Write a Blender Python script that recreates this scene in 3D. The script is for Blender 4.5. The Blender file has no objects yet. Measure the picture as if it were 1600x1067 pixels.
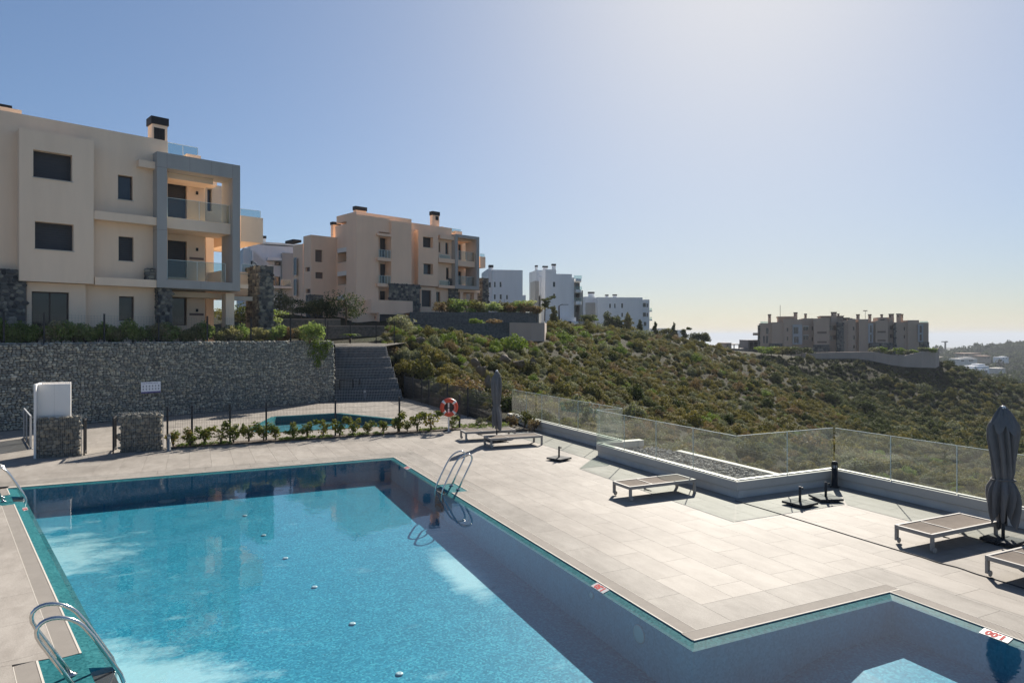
import bpy, bmesh, math, random
import numpy as np
from mathutils import Vector, Matrix

scene = bpy.context.scene
R = math.radians
# ------------------------------------------------------------------ camera, sky, sun, exposure
CAM = (-5.63, -20.46, 3.8)
HEAD = R(25.4)                    # camera heading, clockwise from +Y
HAZE = 0.0002
FPX, CX, HZ = 1046.0, 800.0, 524.0
SUN_AZ, SUN_EL = R(45.1), R(32.5)  # sun azimuth clockwise from +Y, elevation

cam_data = bpy.data.cameras.new('camera')
cam = bpy.data.objects.new('camera', cam_data)
scene.collection.objects.link(cam)
cam.location = CAM
cam.rotation_euler = (R(90), 0, -HEAD)
cam_data.sensor_width = 36
cam_data.lens = 36 * FPX / 1600
cam_data.shift_y = -(533.5 - HZ) / 1600
cam_data.clip_start = 0.1
cam_data.clip_end = 120000
scene.camera = cam

world = bpy.data.worlds.new('World')
scene.world = world
world.use_nodes = True
wn = world.node_tree
sky = wn.nodes.new('ShaderNodeTexSky')
sky.sky_type = 'NISHITA'
sky.sun_disc = False
sky.sun_elevation = SUN_EL
sky.sun_rotation = SUN_AZ
sky.altitude = 150
sky.air_density = 0.7
sky.dust_density = 1.0
sky.ozone_density = 4.0
bg = wn.nodes['Background']
bg.inputs['Strength'].default_value = 0.049
# the sky's own contrast is softened towards its bright end, the same for every direction and ray
bw = wn.nodes.new('ShaderNodeRGBToBW'); wn.links.new(sky.outputs[0], bw.inputs[0])
soft = wn.nodes.new('ShaderNodeMath'); soft.operation = 'MULTIPLY_ADD'
soft.inputs[1].default_value = 2.0 * 0.08; soft.inputs[2].default_value = 1.0
wn.links.new(bw.outputs[0], soft.inputs[0])
inv = wn.nodes.new('ShaderNodeMath'); inv.operation = 'DIVIDE'; inv.inputs[0].default_value = 1.0
wn.links.new(soft.outputs[0], inv.inputs[1])
scl = wn.nodes.new('ShaderNodeVectorMath'); scl.operation = 'SCALE'
wn.links.new(sky.outputs[0], scl.inputs[0]); wn.links.new(inv.outputs[0], scl.inputs['Scale'])
tint = wn.nodes.new('ShaderNodeVectorMath'); tint.operation = 'MULTIPLY'; tint.inputs[1].default_value = (0.98, 1.0, 0.95)
wn.links.new(scl.outputs[0], tint.inputs[0])
wn.links.new(tint.outputs[0], bg.inputs['Color'])

sun_data = bpy.data.lights.new('sun', 'SUN')
sun_data.energy = 3.0
sun_data.angle = R(0.53)
sun_data.color = (1.0, 0.93, 0.83)
sun = bpy.data.objects.new('sun', sun_data)
scene.collection.objects.link(sun)
SUN_DIR = Vector((math.cos(SUN_EL) * math.sin(SUN_AZ), math.cos(SUN_EL) * math.cos(SUN_AZ), math.sin(SUN_EL)))
sun.rotation_euler = SUN_DIR.to_track_quat('Z', 'Y').to_euler()
sun.location = (0, 0, 60)

scene.view_settings.view_transform = 'Standard'
scene.view_settings.look = 'None'
scene.view_settings.gamma = 1
scene.view_settings.use_curve_mapping = False
scene.view_settings.exposure = 1.85
scene.cycles.use_denoising = True
scene.cycles.max_bounces = 8
scene.cycles.transparent_max_bounces = 24
scene.cycles.caustics_reflective = False
scene.cycles.caustics_refractive = False
scene.cycles.volume_bounces = 0

# ------------------------------------------------------------------ coordinates
CH, SH = math.cos(HEAD), math.sin(HEAD)
def W(xc, yc):                    # camera-aligned ground coordinates (right, ahead) to world
    return (CAM[0] + CH * xc + SH * yc, CAM[1] - SH * xc + CH * yc)
def from_world(x, y):
    dx, dy = x - CAM[0], y - CAM[1]
    return (CH * dx - SH * dy, SH * dx + CH * dy)
def ahead(px, yc):                # ground position on the sight line px at a distance ahead
    return W((px - CX) / FPX * yc, yc)
def height(py, yc):
    return CAM[2] - (py - HZ) / FPX * yc
def ground(px, py, z=0.0):        # where the sight line meets the level z
    yc = FPX * (CAM[2] - z) / (py - HZ)
    x, y = ahead(px, yc)
    return Vector((x, y, z))
def project(x, y, z):
    xc, yc = from_world(x, y)
    return (CX + FPX * xc / yc, HZ - (z - CAM[2]) * FPX / yc, yc)

def on_line(px, p, d):            # parameter along p + t*d met by column px
    k = (px - CX) / FPX
    q0 = from_world(*p); q1 = from_world(p[0] + d[0], p[1] + d[1])
    dx, dy = q1[0] - q0[0], q1[1] - q0[1]
    return (k * q0[1] - q0[0]) / (dx - k * dy)

# ------------------------------------------------------------------ object helpers
col = scene.collection
def tag(o, label=None, cat=None, group=None, kind=None):
    if label: o['label'] = label
    if cat: o['category'] = cat
    if group: o['group'] = group
    if kind: o['kind'] = kind
    return o
def empty(name, loc=(0, 0, 0), rz=0.0):
    o = bpy.data.objects.new(name, None)
    o.empty_display_size = 0.2
    o.location = loc
    o.rotation_euler = (0, 0, rz)
    col.objects.link(o)
    return o
def link(name, mesh, parent=None):
    o = bpy.data.objects.new(name, mesh)
    col.objects.link(o)
    if parent is not None: o.parent = parent
    return o
def copy_tree(o, parent=None):
    c = o.copy()
    col.objects.link(c)
    if parent is not None: c.parent = parent
    for ch in list(o.children): copy_tree(ch, c)
    return c

ORD = ['first', 'second', 'third', 'fourth', 'fifth', 'sixth', 'seventh', 'eighth', 'ninth', 'tenth', 'eleventh', 'twelfth', 'thirteenth',
       'fourteenth', 'fifteenth', 'sixteenth', 'seventeenth', 'eighteenth', 'nineteenth', 'twentieth', 'twenty-first', 'twenty-second',
       'twenty-third', 'twenty-fourth', 'twenty-fifth', 'twenty-sixth', 'twenty-seventh', 'twenty-eighth', 'twenty-ninth', 'thirtieth',
       'thirty-first', 'thirty-second', 'thirty-third', 'thirty-fourth', 'thirty-fifth']

class MB:
    """collects shapes; build() links them as one mesh object"""
    def __init__(s):
        s.v, s.f, s.smooth = [], [], []
    def face(s, pts, smooth=False):
        i = len(s.v)
        s.v += [tuple(p) for p in pts]
        s.f.append(tuple(range(i, i + len(pts))))
        s.smooth.append(smooth)
    def box(s, x0, x1, y0, y1, z0, z1, skip=''):
        i = len(s.v)
        s.v += [(x0, y0, z0), (x1, y0, z0), (x1, y1, z0), (x0, y1, z0), (x0, y0, z1), (x1, y0, z1), (x1, y1, z1), (x0, y1, z1)]
        fs = {'b': (0, 3, 2, 1), 't': (4, 5, 6, 7), 'f': (0, 1, 5, 4), 'r': (1, 2, 6, 5), 'k': (2, 3, 7, 6), 'l': (3, 0, 4, 7)}
        for k, q in fs.items():
            if k not in skip:
                s.f.append(tuple(i + n for n in q)); s.smooth.append(False)
        return s
    def rbox(s, cx, cy, cz, sx, sy, sz, rz=0.0):
        i = len(s.v)
        c, n = math.cos(rz), math.sin(rz)
        for z in (-sz / 2, sz / 2):
            for x, y in ((-sx / 2, -sy / 2), (sx / 2, -sy / 2), (sx / 2, sy / 2), (-sx / 2, sy / 2)):
                s.v.append((cx + c * x - n * y, cy + n * x + c * y, cz + z))
        for q in ((0, 3, 2, 1), (4, 5, 6, 7), (0, 1, 5, 4), (1, 2, 6, 5), (2, 3, 7, 6), (3, 0, 4, 7)):
            s.f.append(tuple(i + k for k in q)); s.smooth.append(False)
        return s
    def prism(s, poly, z0, z1):
        n = len(poly); i = len(s.v)
        s.v += [(p[0], p[1], z0) for p in poly] + [(p[0], p[1], z1) for p in poly]
        s.f.append(tuple(i + k for k in reversed(range(n)))); s.smooth.append(False)
        s.f.append(tuple(i + n + k for k in range(n))); s.smooth.append(False)
        for k in range(n):
            s.f.append((i + k, i + (k + 1) % n, i + n + (k + 1) % n, i + n + k)); s.smooth.append(False)
        return s
    def tube(s, pts, r, n=8, cap=True):
        pts = [Vector(p) for p in pts]
        rr = r if isinstance(r, (list, tuple)) else [r] * len(pts)
        rings = []
        ref = None
        for k, p in enumerate(pts):
            d = (pts[min(k + 1, len(pts) - 1)] - pts[max(k - 1, 0)]).normalized()
            if ref is None:
                ref = Vector((1, 0, 0)) if abs(d.x) < 0.8 else Vector((0, 1, 0))
            u = (ref - d * ref.dot(d)).normalized()
            ref = u
            w = d.cross(u)
            i = len(s.v)
            for a in range(n):
                t = 2 * math.pi * a / n
                s.v.append(tuple(p + (u * math.cos(t) + w * math.sin(t)) * rr[k]))
            rings.append(i)
        for a, b in zip(rings, rings[1:]):
            for k in range(n):
                s.f.append((a + k, a + (k + 1) % n, b + (k + 1) % n, b + k)); s.smooth.append(True)
        if cap:
            s.f.append(tuple(rings[0] + k for k in reversed(range(n)))); s.smooth.append(False)
            s.f.append(tuple(rings[-1] + k for k in range(n))); s.smooth.append(False)
        return s
    def lathe(s, prof, cx=0, cy=0, n=20):
        rings = []
        for r, z in prof:
            i = len(s.v)
            for k in range(n):
                t = 2 * math.pi * k / n
                s.v.append((cx + r * math.cos(t), cy + r * math.sin(t), z))
            rings.append(i)
        for a, b in zip(rings, rings[1:]):
            for k in range(n):
                s.f.append((a + k, a + (k + 1) % n, b + (k + 1) % n, b + k)); s.smooth.append(True)
        s.f.append(tuple(rings[0] + k for k in reversed(range(n)))); s.smooth.append(False)
        s.f.append(tuple(rings[-1] + k for k in range(n))); s.smooth.append(False)
        return s
    def mesh(s, name, m):
        me = bpy.data.meshes.new(name)
        me.from_pydata(s.v, [], s.f)
        me.polygons.foreach_set('use_smooth', s.smooth)
        if m: me.materials.append(m)
        me.update()
        return me
    def build(s, name, m, parent=None):
        return link(name, s.mesh(name, m), parent)

def bevel(o, w=0.01, seg=2):
    md = o.modifiers.new('bevel', 'BEVEL')
    md.width, md.segments, md.limit_method = w, seg, 'ANGLE'
    return o

# ------------------------------------------------------------------ materials
def node(nt, t, **kw):
    n = nt.nodes.new(t)
    for k, v in kw.items():
        if k.startswith('i_'):
            n.inputs[k[2:].replace('_', ' ')].default_value = v
        else: setattr(n, k, v)
    return n
def new_mat(name):
    m = bpy.data.materials.new(name)
    m.use_nodes = True
    nt = m.node_tree
    return m, nt, nt.nodes['Principled BSDF']
def rgba(c): return (c[0], c[1], c[2], 1)
def mixc(nt, fac, a, b, mode='MIX'):
    n = nt.nodes.new('ShaderNodeMix')
    n.data_type = 'RGBA'; n.blend_type = mode
    for sock, v in ((n.inputs[0], fac), (n.inputs[6], a), (n.inputs[7], b)):
        if hasattr(v, 'links') or isinstance(v, bpy.types.NodeSocket): nt.links.new(v, sock)
        elif isinstance(v, (int, float)): sock.default_value = v
        else: sock.default_value = rgba(v)
    return n.outputs[2]
def math_node(nt, op, a, b=None, c=None, clamp=False):
    n = nt.nodes.new('ShaderNodeMath'); n.operation = op; n.use_clamp = clamp
    for k, v in enumerate((a, b, c)):
        if v is None: continue
        if isinstance(v, bpy.types.NodeSocket): nt.links.new(v, n.inputs[k])
        else: n.inputs[k].default_value = v
    return n.outputs[0]
def ramp(nt, fac, stops, interp='LINEAR'):
    n = nt.nodes.new('ShaderNodeValToRGB')
    cr = n.color_ramp; cr.interpolation = interp
    while len(cr.elements) < len(stops): cr.elements.new(0.5)
    for e, (p, c) in zip(cr.elements, stops):
        e.position = p; e.color = rgba(c) if len(c) == 3 else c
    nt.links.new(fac, n.inputs[0])
    return n.outputs[0]
def position(nt): return nt.nodes.new('ShaderNodeNewGeometry').outputs['Position']
def noise(nt, vec, scale, detail=3, rough=0.55, out=0):
    n = node(nt, 'ShaderNodeTexNoise'); n.inputs['Scale'].default_value = scale
    n.inputs['Detail'].default_value = detail; n.inputs['Roughness'].default_value = rough
    if vec is not None: nt.links.new(vec, n.inputs['Vector'])
    return n.outputs[out]
def add_bump(nt, bsdf, h, strength, dist=0.02):
    b = node(nt, 'ShaderNodeBump'); b.inputs['Strength'].default_value = strength; b.inputs['Distance'].default_value = dist
    nt.links.new(h, b.inputs['Height']); nt.links.new(b.outputs[0], bsdf.inputs['Normal'])
    return b
def simple(name, c, rough=0.6, metal=0.0, var=0.12, scale=3.0, bump=0.0, bscale=40, spec=0.5, streak=False, world=True):
    m, nt, b = new_mat(name)
    vec = position(nt) if world else nt.nodes.new('ShaderNodeTexCoord').outputs['Object']
    src = vec
    if streak:
        mp = node(nt, 'ShaderNodeMapping'); mp.inputs['Scale'].default_value = (1, 1, 0.15)
        nt.links.new(vec, mp.inputs[0]); src = mp.outputs[0]
    f = noise(nt, src, scale, 5, 0.6)
    r = ramp(nt, f, [(0.25, [x * (1 - var) for x in c]), (0.75, [min(1, x * (1 + var)) for x in c])])
    if streak:                        # rain streaks and patches
        mp2 = node(nt, 'ShaderNodeMapping'); mp2.inputs['Scale'].default_value = (0.55, 0.55, 0.09)
        nt.links.new(vec, mp2.inputs[0])
        r = mixc(nt, 1.0, r, ramp(nt, noise(nt, mp2.outputs[0], 4.5, 4, 0.6), [(0.3, (0.965, 0.962, 0.958)), (0.65, (1, 1, 1))]), 'MULTIPLY')
    nt.links.new(r, b.inputs['Base Color'])
    b.inputs['Roughness'].default_value = rough
    b.inputs['Metallic'].default_value = metal
    b.inputs['Specular IOR Level'].default_value = spec
    if bump: add_bump(nt, b, noise(nt, vec, bscale, 4), bump)
    return m

def stone_mat(name, cols, by_attr, rough=0.85):
    """each stone its own tone: by object random, or by the 'tone' attribute stored on joined stones"""
    m, nt, b = new_mat(name)
    if by_attr:
        a = node(nt, 'ShaderNodeAttribute', attribute_name='tone'); f = a.outputs['Fac']
    else:
        f = node(nt, 'ShaderNodeObjectInfo').outputs['Random']
    n = len(cols)
    c = ramp(nt, f, [((k + 0.0) / n, x) for k, x in enumerate(cols)], 'CONSTANT')
    pos = position(nt)
    g = noise(nt, pos, 14, 5, 0.7)
    c2 = mixc(nt, 0.32, c, ramp(nt, g, [(0.3, (0.25, 0.25, 0.25)), (0.7, (1.0, 1.0, 1.0))]), 'MULTIPLY')
    nt.links.new(c2, b.inputs['Base Color'])
    b.inputs['Roughness'].default_value = rough
    b.inputs['Specular IOR Level'].default_value = 0.25
    add_bump(nt, b, noise(nt, pos, 40, 4), 0.5, 0.02)
    return m

def leaf_mat(name, cols, trans=0.3, vary=0.5):
    m = bpy.data.materials.new(name); m.use_nodes = True
    nt = m.node_tree; nt.nodes.remove(nt.nodes['Principled BSDF'])
    oi = node(nt, 'ShaderNodeObjectInfo')
    pos = position(nt)
    n1 = noise(nt, pos, 2.3, 2)
    wn_ = node(nt, 'ShaderNodeTexWhiteNoise'); wn_.noise_dimensions = '1D'
    at = node(nt, 'ShaderNodeAttribute', attribute_name='tone')
    nt.links.new(at.outputs['Fac'], wn_.inputs['W'])
    f = math_node(nt, 'ADD', math_node(nt, 'MULTIPLY', oi.outputs['Random'], vary), math_node(nt, 'MULTIPLY', at.outputs['Fac'], 1 - vary))
    f = math_node(nt, 'ADD', f, math_node(nt, 'MULTIPLY', math_node(nt, 'SUBTRACT', n1, 0.5), 0.6), clamp=True)
    k = len(cols) - 1
    c = ramp(nt, f, [(j / k, x) for j, x in enumerate(cols)])
    d = node(nt, 'ShaderNodeBsdfPrincipled'); t = node(nt, 'ShaderNodeBsdfTranslucent')
    d.inputs['Roughness'].default_value = 0.75; d.inputs['Specular IOR Level'].default_value = 0.12
    nt.links.new(c, d.inputs['Base Color'])
    nt.links.new(mixc(nt, 1.0, c, (1.0, 1.0, 0.6), 'MULTIPLY'), t.inputs['Color'])
    mx = node(nt, 'ShaderNodeMixShader'); mx.inputs[0].default_value = trans
    nt.links.new(d.outputs[0], mx.inputs[1]); nt.links.new(t.outputs[0], mx.inputs[2])
    nt.links.new(mx.outputs[0], nt.nodes['Material Output'].inputs['Surface'])
    return m

def schlick(nt, normal=None, f0=0.04):
    g = nt.nodes.new('ShaderNodeNewGeometry')
    d = nt.nodes.new('ShaderNodeVectorMath'); d.operation = 'DOT_PRODUCT'
    nt.links.new(normal if normal is not None else g.outputs['Normal'], d.inputs[0]); nt.links.new(g.outputs['Incoming'], d.inputs[1])
    c = math_node(nt, 'SUBTRACT', 1.0, math_node(nt, 'ABSOLUTE', d.outputs['Value']), clamp=True)
    return math_node(nt, 'MULTIPLY_ADD', math_node(nt, 'POWER', c, 5.0), 1 - f0, f0, clamp=True)
def glass_mat(name, tint, refl=1.0, ior=1.5, film=0.0):
    m = bpy.data.materials.new(name); m.use_nodes = True
    nt = m.node_tree; nt.nodes.remove(nt.nodes['Principled BSDF'])
    t = node(nt, 'ShaderNodeBsdfTransparent'); t.inputs[0].default_value = rgba(tint)
    g = node(nt, 'ShaderNodeBsdfGlossy'); g.inputs['Roughness'].default_value = 0.02
    mx = node(nt, 'ShaderNodeMixShader')
    nt.links.new(math_node(nt, 'MULTIPLY', schlick(nt), refl, clamp=True), mx.inputs[0])
    body = t.outputs[0]
    if film:                          # dust and dried spray on the panes
        tr = node(nt, 'ShaderNodeBsdfTranslucent'); tr.inputs[0].default_value = (0.8, 0.8, 0.76, 1)
        fm = node(nt, 'ShaderNodeMixShader')
        nt.links.new(math_node(nt, 'MULTIPLY', ramp(nt, noise(nt, position(nt), 1.7, 5, 0.65), [(0.3, (0.45, 0.45, 0.45)), (0.7, (1, 1, 1))]), film), fm.inputs[0])
        nt.links.new(t.outputs[0], fm.inputs[1]); nt.links.new(tr.outputs[0], fm.inputs[2]); body = fm.outputs[0]
    nt.links.new(body, mx.inputs[1]); nt.links.new(g.outputs[0], mx.inputs[2])
    nt.links.new(mx.outputs[0], nt.nodes['Material Output'].inputs['Surface'])
    return m

M = {}
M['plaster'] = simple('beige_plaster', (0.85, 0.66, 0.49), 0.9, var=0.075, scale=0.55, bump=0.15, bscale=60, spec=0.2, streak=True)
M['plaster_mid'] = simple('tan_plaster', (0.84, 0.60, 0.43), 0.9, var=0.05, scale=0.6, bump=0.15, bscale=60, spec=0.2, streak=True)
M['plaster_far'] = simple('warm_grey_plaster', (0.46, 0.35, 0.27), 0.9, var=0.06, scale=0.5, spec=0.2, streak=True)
M['white_render'] = simple('white_render', (0.74, 0.74, 0.74), 0.9, var=0.05, scale=0.7, spec=0.2, streak=True)
M['white_panel'] = simple('white_panel', (0.78, 0.75, 0.71), 0.6, var=0.03, scale=1.5, spec=0.3, streak=True)
M['grey_clad'] = simple('grey_cladding', (0.38, 0.365, 0.34), 0.7, var=0.08, scale=1.2, streak=True, spec=0.3)
M['dark_clad'] = simple('dark_grey_cladding', (0.20, 0.185, 0.175), 0.7, var=0.08, scale=1.2, streak=True, spec=0.3)
M['light_frame'] = simple('pale_grey_frame', (0.36, 0.37, 0.38), 0.6, var=0.05)
M['black_metal'] = simple('black_metal', (0.022, 0.023, 0.026), 0.6, var=0.1, spec=0.2)
M['shutter'] = simple('dark_shutter', (0.03, 0.031, 0.035), 0.5, var=0.1)
M['bronze'] = simple('bronze_frame', (0.05, 0.034, 0.028), 0.5, var=0.1)
M['dark_glass'] = simple('dark_window_glass', (0.02, 0.024, 0.028), 0.06, var=0.2, spec=0.7)
M['dark_metal'] = simple('anthracite_metal', (0.042, 0.044, 0.048), 0.7, var=0.08, spec=0.15)
M['wire'] = simple('dark_wire', (0.07, 0.07, 0.075), 0.5, var=0.05)
M['zinc'] = simple('zinc_wire', (0.34, 0.34, 0.33), 0.4, metal=0.5, var=0.1)
M['steel'] = simple('polished_steel', (0.62, 0.61, 0.59), 0.16, metal=1.0, var=0.05)
M['aluminium'] = simple('pale_taupe_metal', (0.33, 0.305, 0.275), 0.6, var=0.05, spec=0.25)
M['white_plastic'] = simple('white_plastic', (0.75, 0.74, 0.72), 0.4, var=0.03)
M['sling'] = simple('taupe_sling_fabric', (0.15, 0.125, 0.105), 0.9, var=0.1, scale=6, bump=0.2, bscale=300, spec=0.08)
M['canopy'] = simple('charcoal_canvas', (0.15, 0.148, 0.15), 0.85, var=0.12, scale=5, bump=0.3, bscale=180, spec=0.2)
M['louver'] = simple('brown_louver', (0.17, 0.12, 0.10), 0.6, var=0.08)
M['awning'] = simple('white_awning', (0.72, 0.69, 0.64), 0.7, var=0.04)
M['concrete'] = simple('pale_concrete', (0.62, 0.585, 0.535), 0.85, var=0.1, scale=1.6, bump=0.2, bscale=30, streak=True)
M['coping'] = simple('cream_coping_stone', (0.50, 0.47, 0.42), 0.8, var=0.07, scale=2.5, bump=0.15, bscale=50)
M['grate_trough'] = simple('grating_trough', (0.16, 0.145, 0.125), 0.8, var=0.1)
M['grate_bar'] = simple('white_grating_bar', (0.33, 0.30, 0.265), 0.8, var=0.08, spec=0.1)
M['lip'] = simple('cream_lip', (0.50, 0.465, 0.41), 0.8, var=0.05, spec=0.1)
M['mortar'] = simple('tile_joint_mortar', (0.15, 0.135, 0.12), 0.95, var=0.15)
M['soil'] = simple('brown_soil', (0.095, 0.07, 0.05), 0.95, var=0.35, scale=5, bump=0.8, bscale=18)
M['inlet'] = simple('pale_inlet_plastic', (0.26, 0.37, 0.39), 0.5, var=0.03)
M['sign_white'] = simple('white_sign_board', (0.78, 0.77, 0.80), 0.4, var=0.02)
M['orange'] = simple('orange_red_plastic', (0.66, 0.075, 0.03), 0.4, var=0.06)
M['red_print'] = simple('red_print', (0.40, 0.012, 0.012), 0.8, var=0.03)
M['white_tile'] = simple('white_marker_tile', (0.50, 0.485, 0.47), 0.3, var=0.03)
M['navy_print'] = simple('violet_blue_print', (0.08, 0.07, 0.22), 0.5, var=0.05)
M['grey_print'] = simple('grey_print', (0.2, 0.2, 0.24), 0.5, var=0.05)
M['bark'] = simple('grey_brown_bark', (0.10, 0.075, 0.055), 0.9, var=0.3, scale=6, bump=0.6, bscale=25)
M['stack_dark'] = simple('green_black_mesh_bank', (0.085, 0.094, 0.092), 0.9, var=0.6, scale=5.5, bump=0.9, bscale=9)
M['glass'] = glass_mat('railing_glass', (0.925, 0.955, 0.94), 1.5, 1.45, 0.024)
M['glass_far'] = glass_mat('balcony_glass', (0.74, 0.82, 0.82), 1.3, 1.5)
M['screen'] = glass_mat('smoked_screen', (0.52, 0.54, 0.55), 0.8, 1.45)
M['rust'] = simple('rust_red_paint', (0.32, 0.12, 0.08), 0.7, var=0.1)
M['roof_tile'] = simple('terracotta_roof', (0.33, 0.17, 0.11), 0.8, var=0.15)

# deck tiles: tone of each tile from its cell, blotches and fine grain over it
def tile_mat(name, c, blotch, rough, tone=0.055):
    m, nt, b = new_mat(name)
    pos = position(nt)
    sx = node(nt, 'ShaderNodeSeparateXYZ'); nt.links.new(pos, sx.inputs[0])
    cx = math_node(nt, 'FLOOR', math_node(nt, 'DIVIDE', math_node(nt, 'SUBTRACT', sx.outputs[0], 0.84), 0.6))
    par = math_node(nt, 'MULTIPLY', math_node(nt, 'FRACT', math_node(nt, 'MULTIPLY', cx, 0.5)), 1.2)
    cy = math_node(nt, 'FLOOR', math_node(nt, 'DIVIDE', math_node(nt, 'ADD', sx.outputs[1], par), 1.2))
    cmb = node(nt, 'ShaderNodeCombineXYZ'); nt.links.new(cx, cmb.inputs[0]); nt.links.new(cy, cmb.inputs[1])
    w = node(nt, 'ShaderNodeTexWhiteNoise'); nt.links.new(cmb.outputs[0], w.inputs['Vector'])
    base = ramp(nt, w.outputs['Value'], [(0, [x * (1 - tone) for x in c]), (0.5, c), (1, [min(1, x * (1 + tone)) for x in c])])
    # veining drawn out along the tile
    off = node(nt, 'ShaderNodeVectorMath'); off.operation = 'MULTIPLY_ADD'
    nt.links.new(w.outputs['Color'], off.inputs[0]); off.inputs[1].default_value = (9, 9, 9); nt.links.new(pos, off.inputs[2])
    mp = node(nt, 'ShaderNodeMapping'); mp.inputs['Scale'].default_value = (1.0, 0.4, 1)
    nt.links.new(off.outputs[0], mp.inputs[0])
    v = noise(nt, mp.outputs[0], 3.4, 7, 0.68)
    v2 = ramp(nt, v, [(0.32, (0.74, 0.73, 0.72)), (0.62, (1, 1, 1))])
    c1 = mixc(nt, blotch, base, v2, 'MULTIPLY')
    big = ramp(nt, noise(nt, pos, 0.33, 4, 0.6), [(0.36, (0.78, 0.775, 0.77)), (0.58, (1, 1, 1))])
    c2 = mixc(nt, 0.85, c1, big, 'MULTIPLY')
    gr = ramp(nt, noise(nt, pos, 55, 3, 0.7), [(0.25, (0.70, 0.70, 0.70)), (0.75, (1.2, 1.2, 1.2))])
    c3 = mixc(nt, 0.8, c2, gr, 'MULTIPLY')
    nt.links.new(c3, b.inputs['Base Color'])
    b.inputs['Roughness'].default_value = rough
    b.inputs['Specular IOR Level'].default_value = 0.07
    add_bump(nt, b, noise(nt, pos, 120, 3), 0.25, 0.004)
    return m
M['tile'] = tile_mat('pale_stone_tile', (0.32, 0.293, 0.26), 0.8, 0.62)
M['tile_band'] = tile_mat('greyer_stone_tile', (0.275, 0.255, 0.228), 1.0, 0.64)

M['tile_west'] = tile_mat('streaked_pale_tile', (0.35, 0.32, 0.285), 0.85, 0.72, 0.0)

# pool mosaic
def mosaic(name, cols, wisps=False, rough=0.25, cell=0.027):
    m, nt, b = new_mat(name)
    pos = position(nt)
    wob = node(nt, 'ShaderNodeVectorMath'); wob.operation = 'MULTIPLY_ADD'
    nz = noise(nt, pos, 7, 2, out=1)
    nt.links.new(nz, wob.inputs[0]); wob.inputs[1].default_value = (0.10, 0.10, 0.0); nt.links.new(pos, wob.inputs[2])
    sn = node(nt, 'ShaderNodeVectorMath'); sn.operation = 'SNAP'
    nt.links.new(wob.outputs[0], sn.inputs[0]); sn.inputs[1].default_value = (cell, cell, cell)
    w = node(nt, 'ShaderNodeTexWhiteNoise'); nt.links.new(sn.outputs[0], w.inputs['Vector'])
    k = len(cols) - 1
    c = ramp(nt, w.outputs['Value'], [(j / k, x) for j, x in enumerate(cols)])
    soft = noise(nt, pos, 2.2, 4, 0.6)
    c = mixc(nt, 0.6, c, ramp(nt, soft, [(0.3, (0.78, 0.80, 0.82)), (0.7, (1.1, 1.1, 1.08))]), 'MULTIPLY')
    if wisps:                                       # pale wisps mixed into the floor colour along the left wall and in one patch by the right wall
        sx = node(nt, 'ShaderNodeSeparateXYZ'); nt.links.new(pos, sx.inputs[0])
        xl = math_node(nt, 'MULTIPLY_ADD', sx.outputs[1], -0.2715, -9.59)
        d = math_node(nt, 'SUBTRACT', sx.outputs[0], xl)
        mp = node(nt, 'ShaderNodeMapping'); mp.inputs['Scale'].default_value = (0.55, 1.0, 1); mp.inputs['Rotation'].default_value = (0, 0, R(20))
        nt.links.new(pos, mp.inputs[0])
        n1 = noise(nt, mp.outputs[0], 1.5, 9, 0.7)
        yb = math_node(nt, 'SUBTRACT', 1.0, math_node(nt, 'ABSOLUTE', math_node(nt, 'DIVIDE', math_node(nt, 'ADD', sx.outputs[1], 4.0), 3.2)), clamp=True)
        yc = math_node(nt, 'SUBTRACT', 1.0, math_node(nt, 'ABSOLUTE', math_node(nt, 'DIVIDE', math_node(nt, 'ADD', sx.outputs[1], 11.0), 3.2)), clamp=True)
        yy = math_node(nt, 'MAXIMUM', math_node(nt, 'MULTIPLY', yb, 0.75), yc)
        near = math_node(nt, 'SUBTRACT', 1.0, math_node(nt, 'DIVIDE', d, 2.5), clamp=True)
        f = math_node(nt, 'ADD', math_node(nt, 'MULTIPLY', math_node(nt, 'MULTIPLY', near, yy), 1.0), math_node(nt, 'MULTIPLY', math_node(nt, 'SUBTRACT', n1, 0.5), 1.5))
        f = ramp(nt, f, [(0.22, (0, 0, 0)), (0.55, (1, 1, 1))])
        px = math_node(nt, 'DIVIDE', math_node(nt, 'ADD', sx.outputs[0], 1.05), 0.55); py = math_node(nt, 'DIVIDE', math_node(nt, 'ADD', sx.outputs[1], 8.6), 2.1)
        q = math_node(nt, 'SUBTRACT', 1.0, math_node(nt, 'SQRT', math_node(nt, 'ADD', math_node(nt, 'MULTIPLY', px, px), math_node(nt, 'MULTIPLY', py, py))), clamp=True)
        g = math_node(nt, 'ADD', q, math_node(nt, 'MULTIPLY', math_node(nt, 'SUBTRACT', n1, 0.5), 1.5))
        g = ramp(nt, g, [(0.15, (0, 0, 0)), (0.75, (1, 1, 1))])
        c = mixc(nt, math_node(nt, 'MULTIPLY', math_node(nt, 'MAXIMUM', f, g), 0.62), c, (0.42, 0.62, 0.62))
    nt.links.new(c, b.inputs['Base Color'])
    b.inputs['Roughness'].default_value = rough
    b.inputs['Specular IOR Level'].default_value = 0.04
    return m
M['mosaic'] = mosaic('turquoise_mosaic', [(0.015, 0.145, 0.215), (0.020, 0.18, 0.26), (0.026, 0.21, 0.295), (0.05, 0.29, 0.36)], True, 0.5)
M['mosaic_wall'] = mosaic('deep_teal_mosaic', [(0.05, 0.21, 0.29), (0.065, 0.25, 0.34), (0.085, 0.29, 0.39)], False, 0.5)
M['mosaic_rim'] = mosaic('teal_rim_mosaic', [(0.012, 0.085, 0.10), (0.022, 0.125, 0.14), (0.035, 0.16, 0.175)], False, 0.55)

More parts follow.
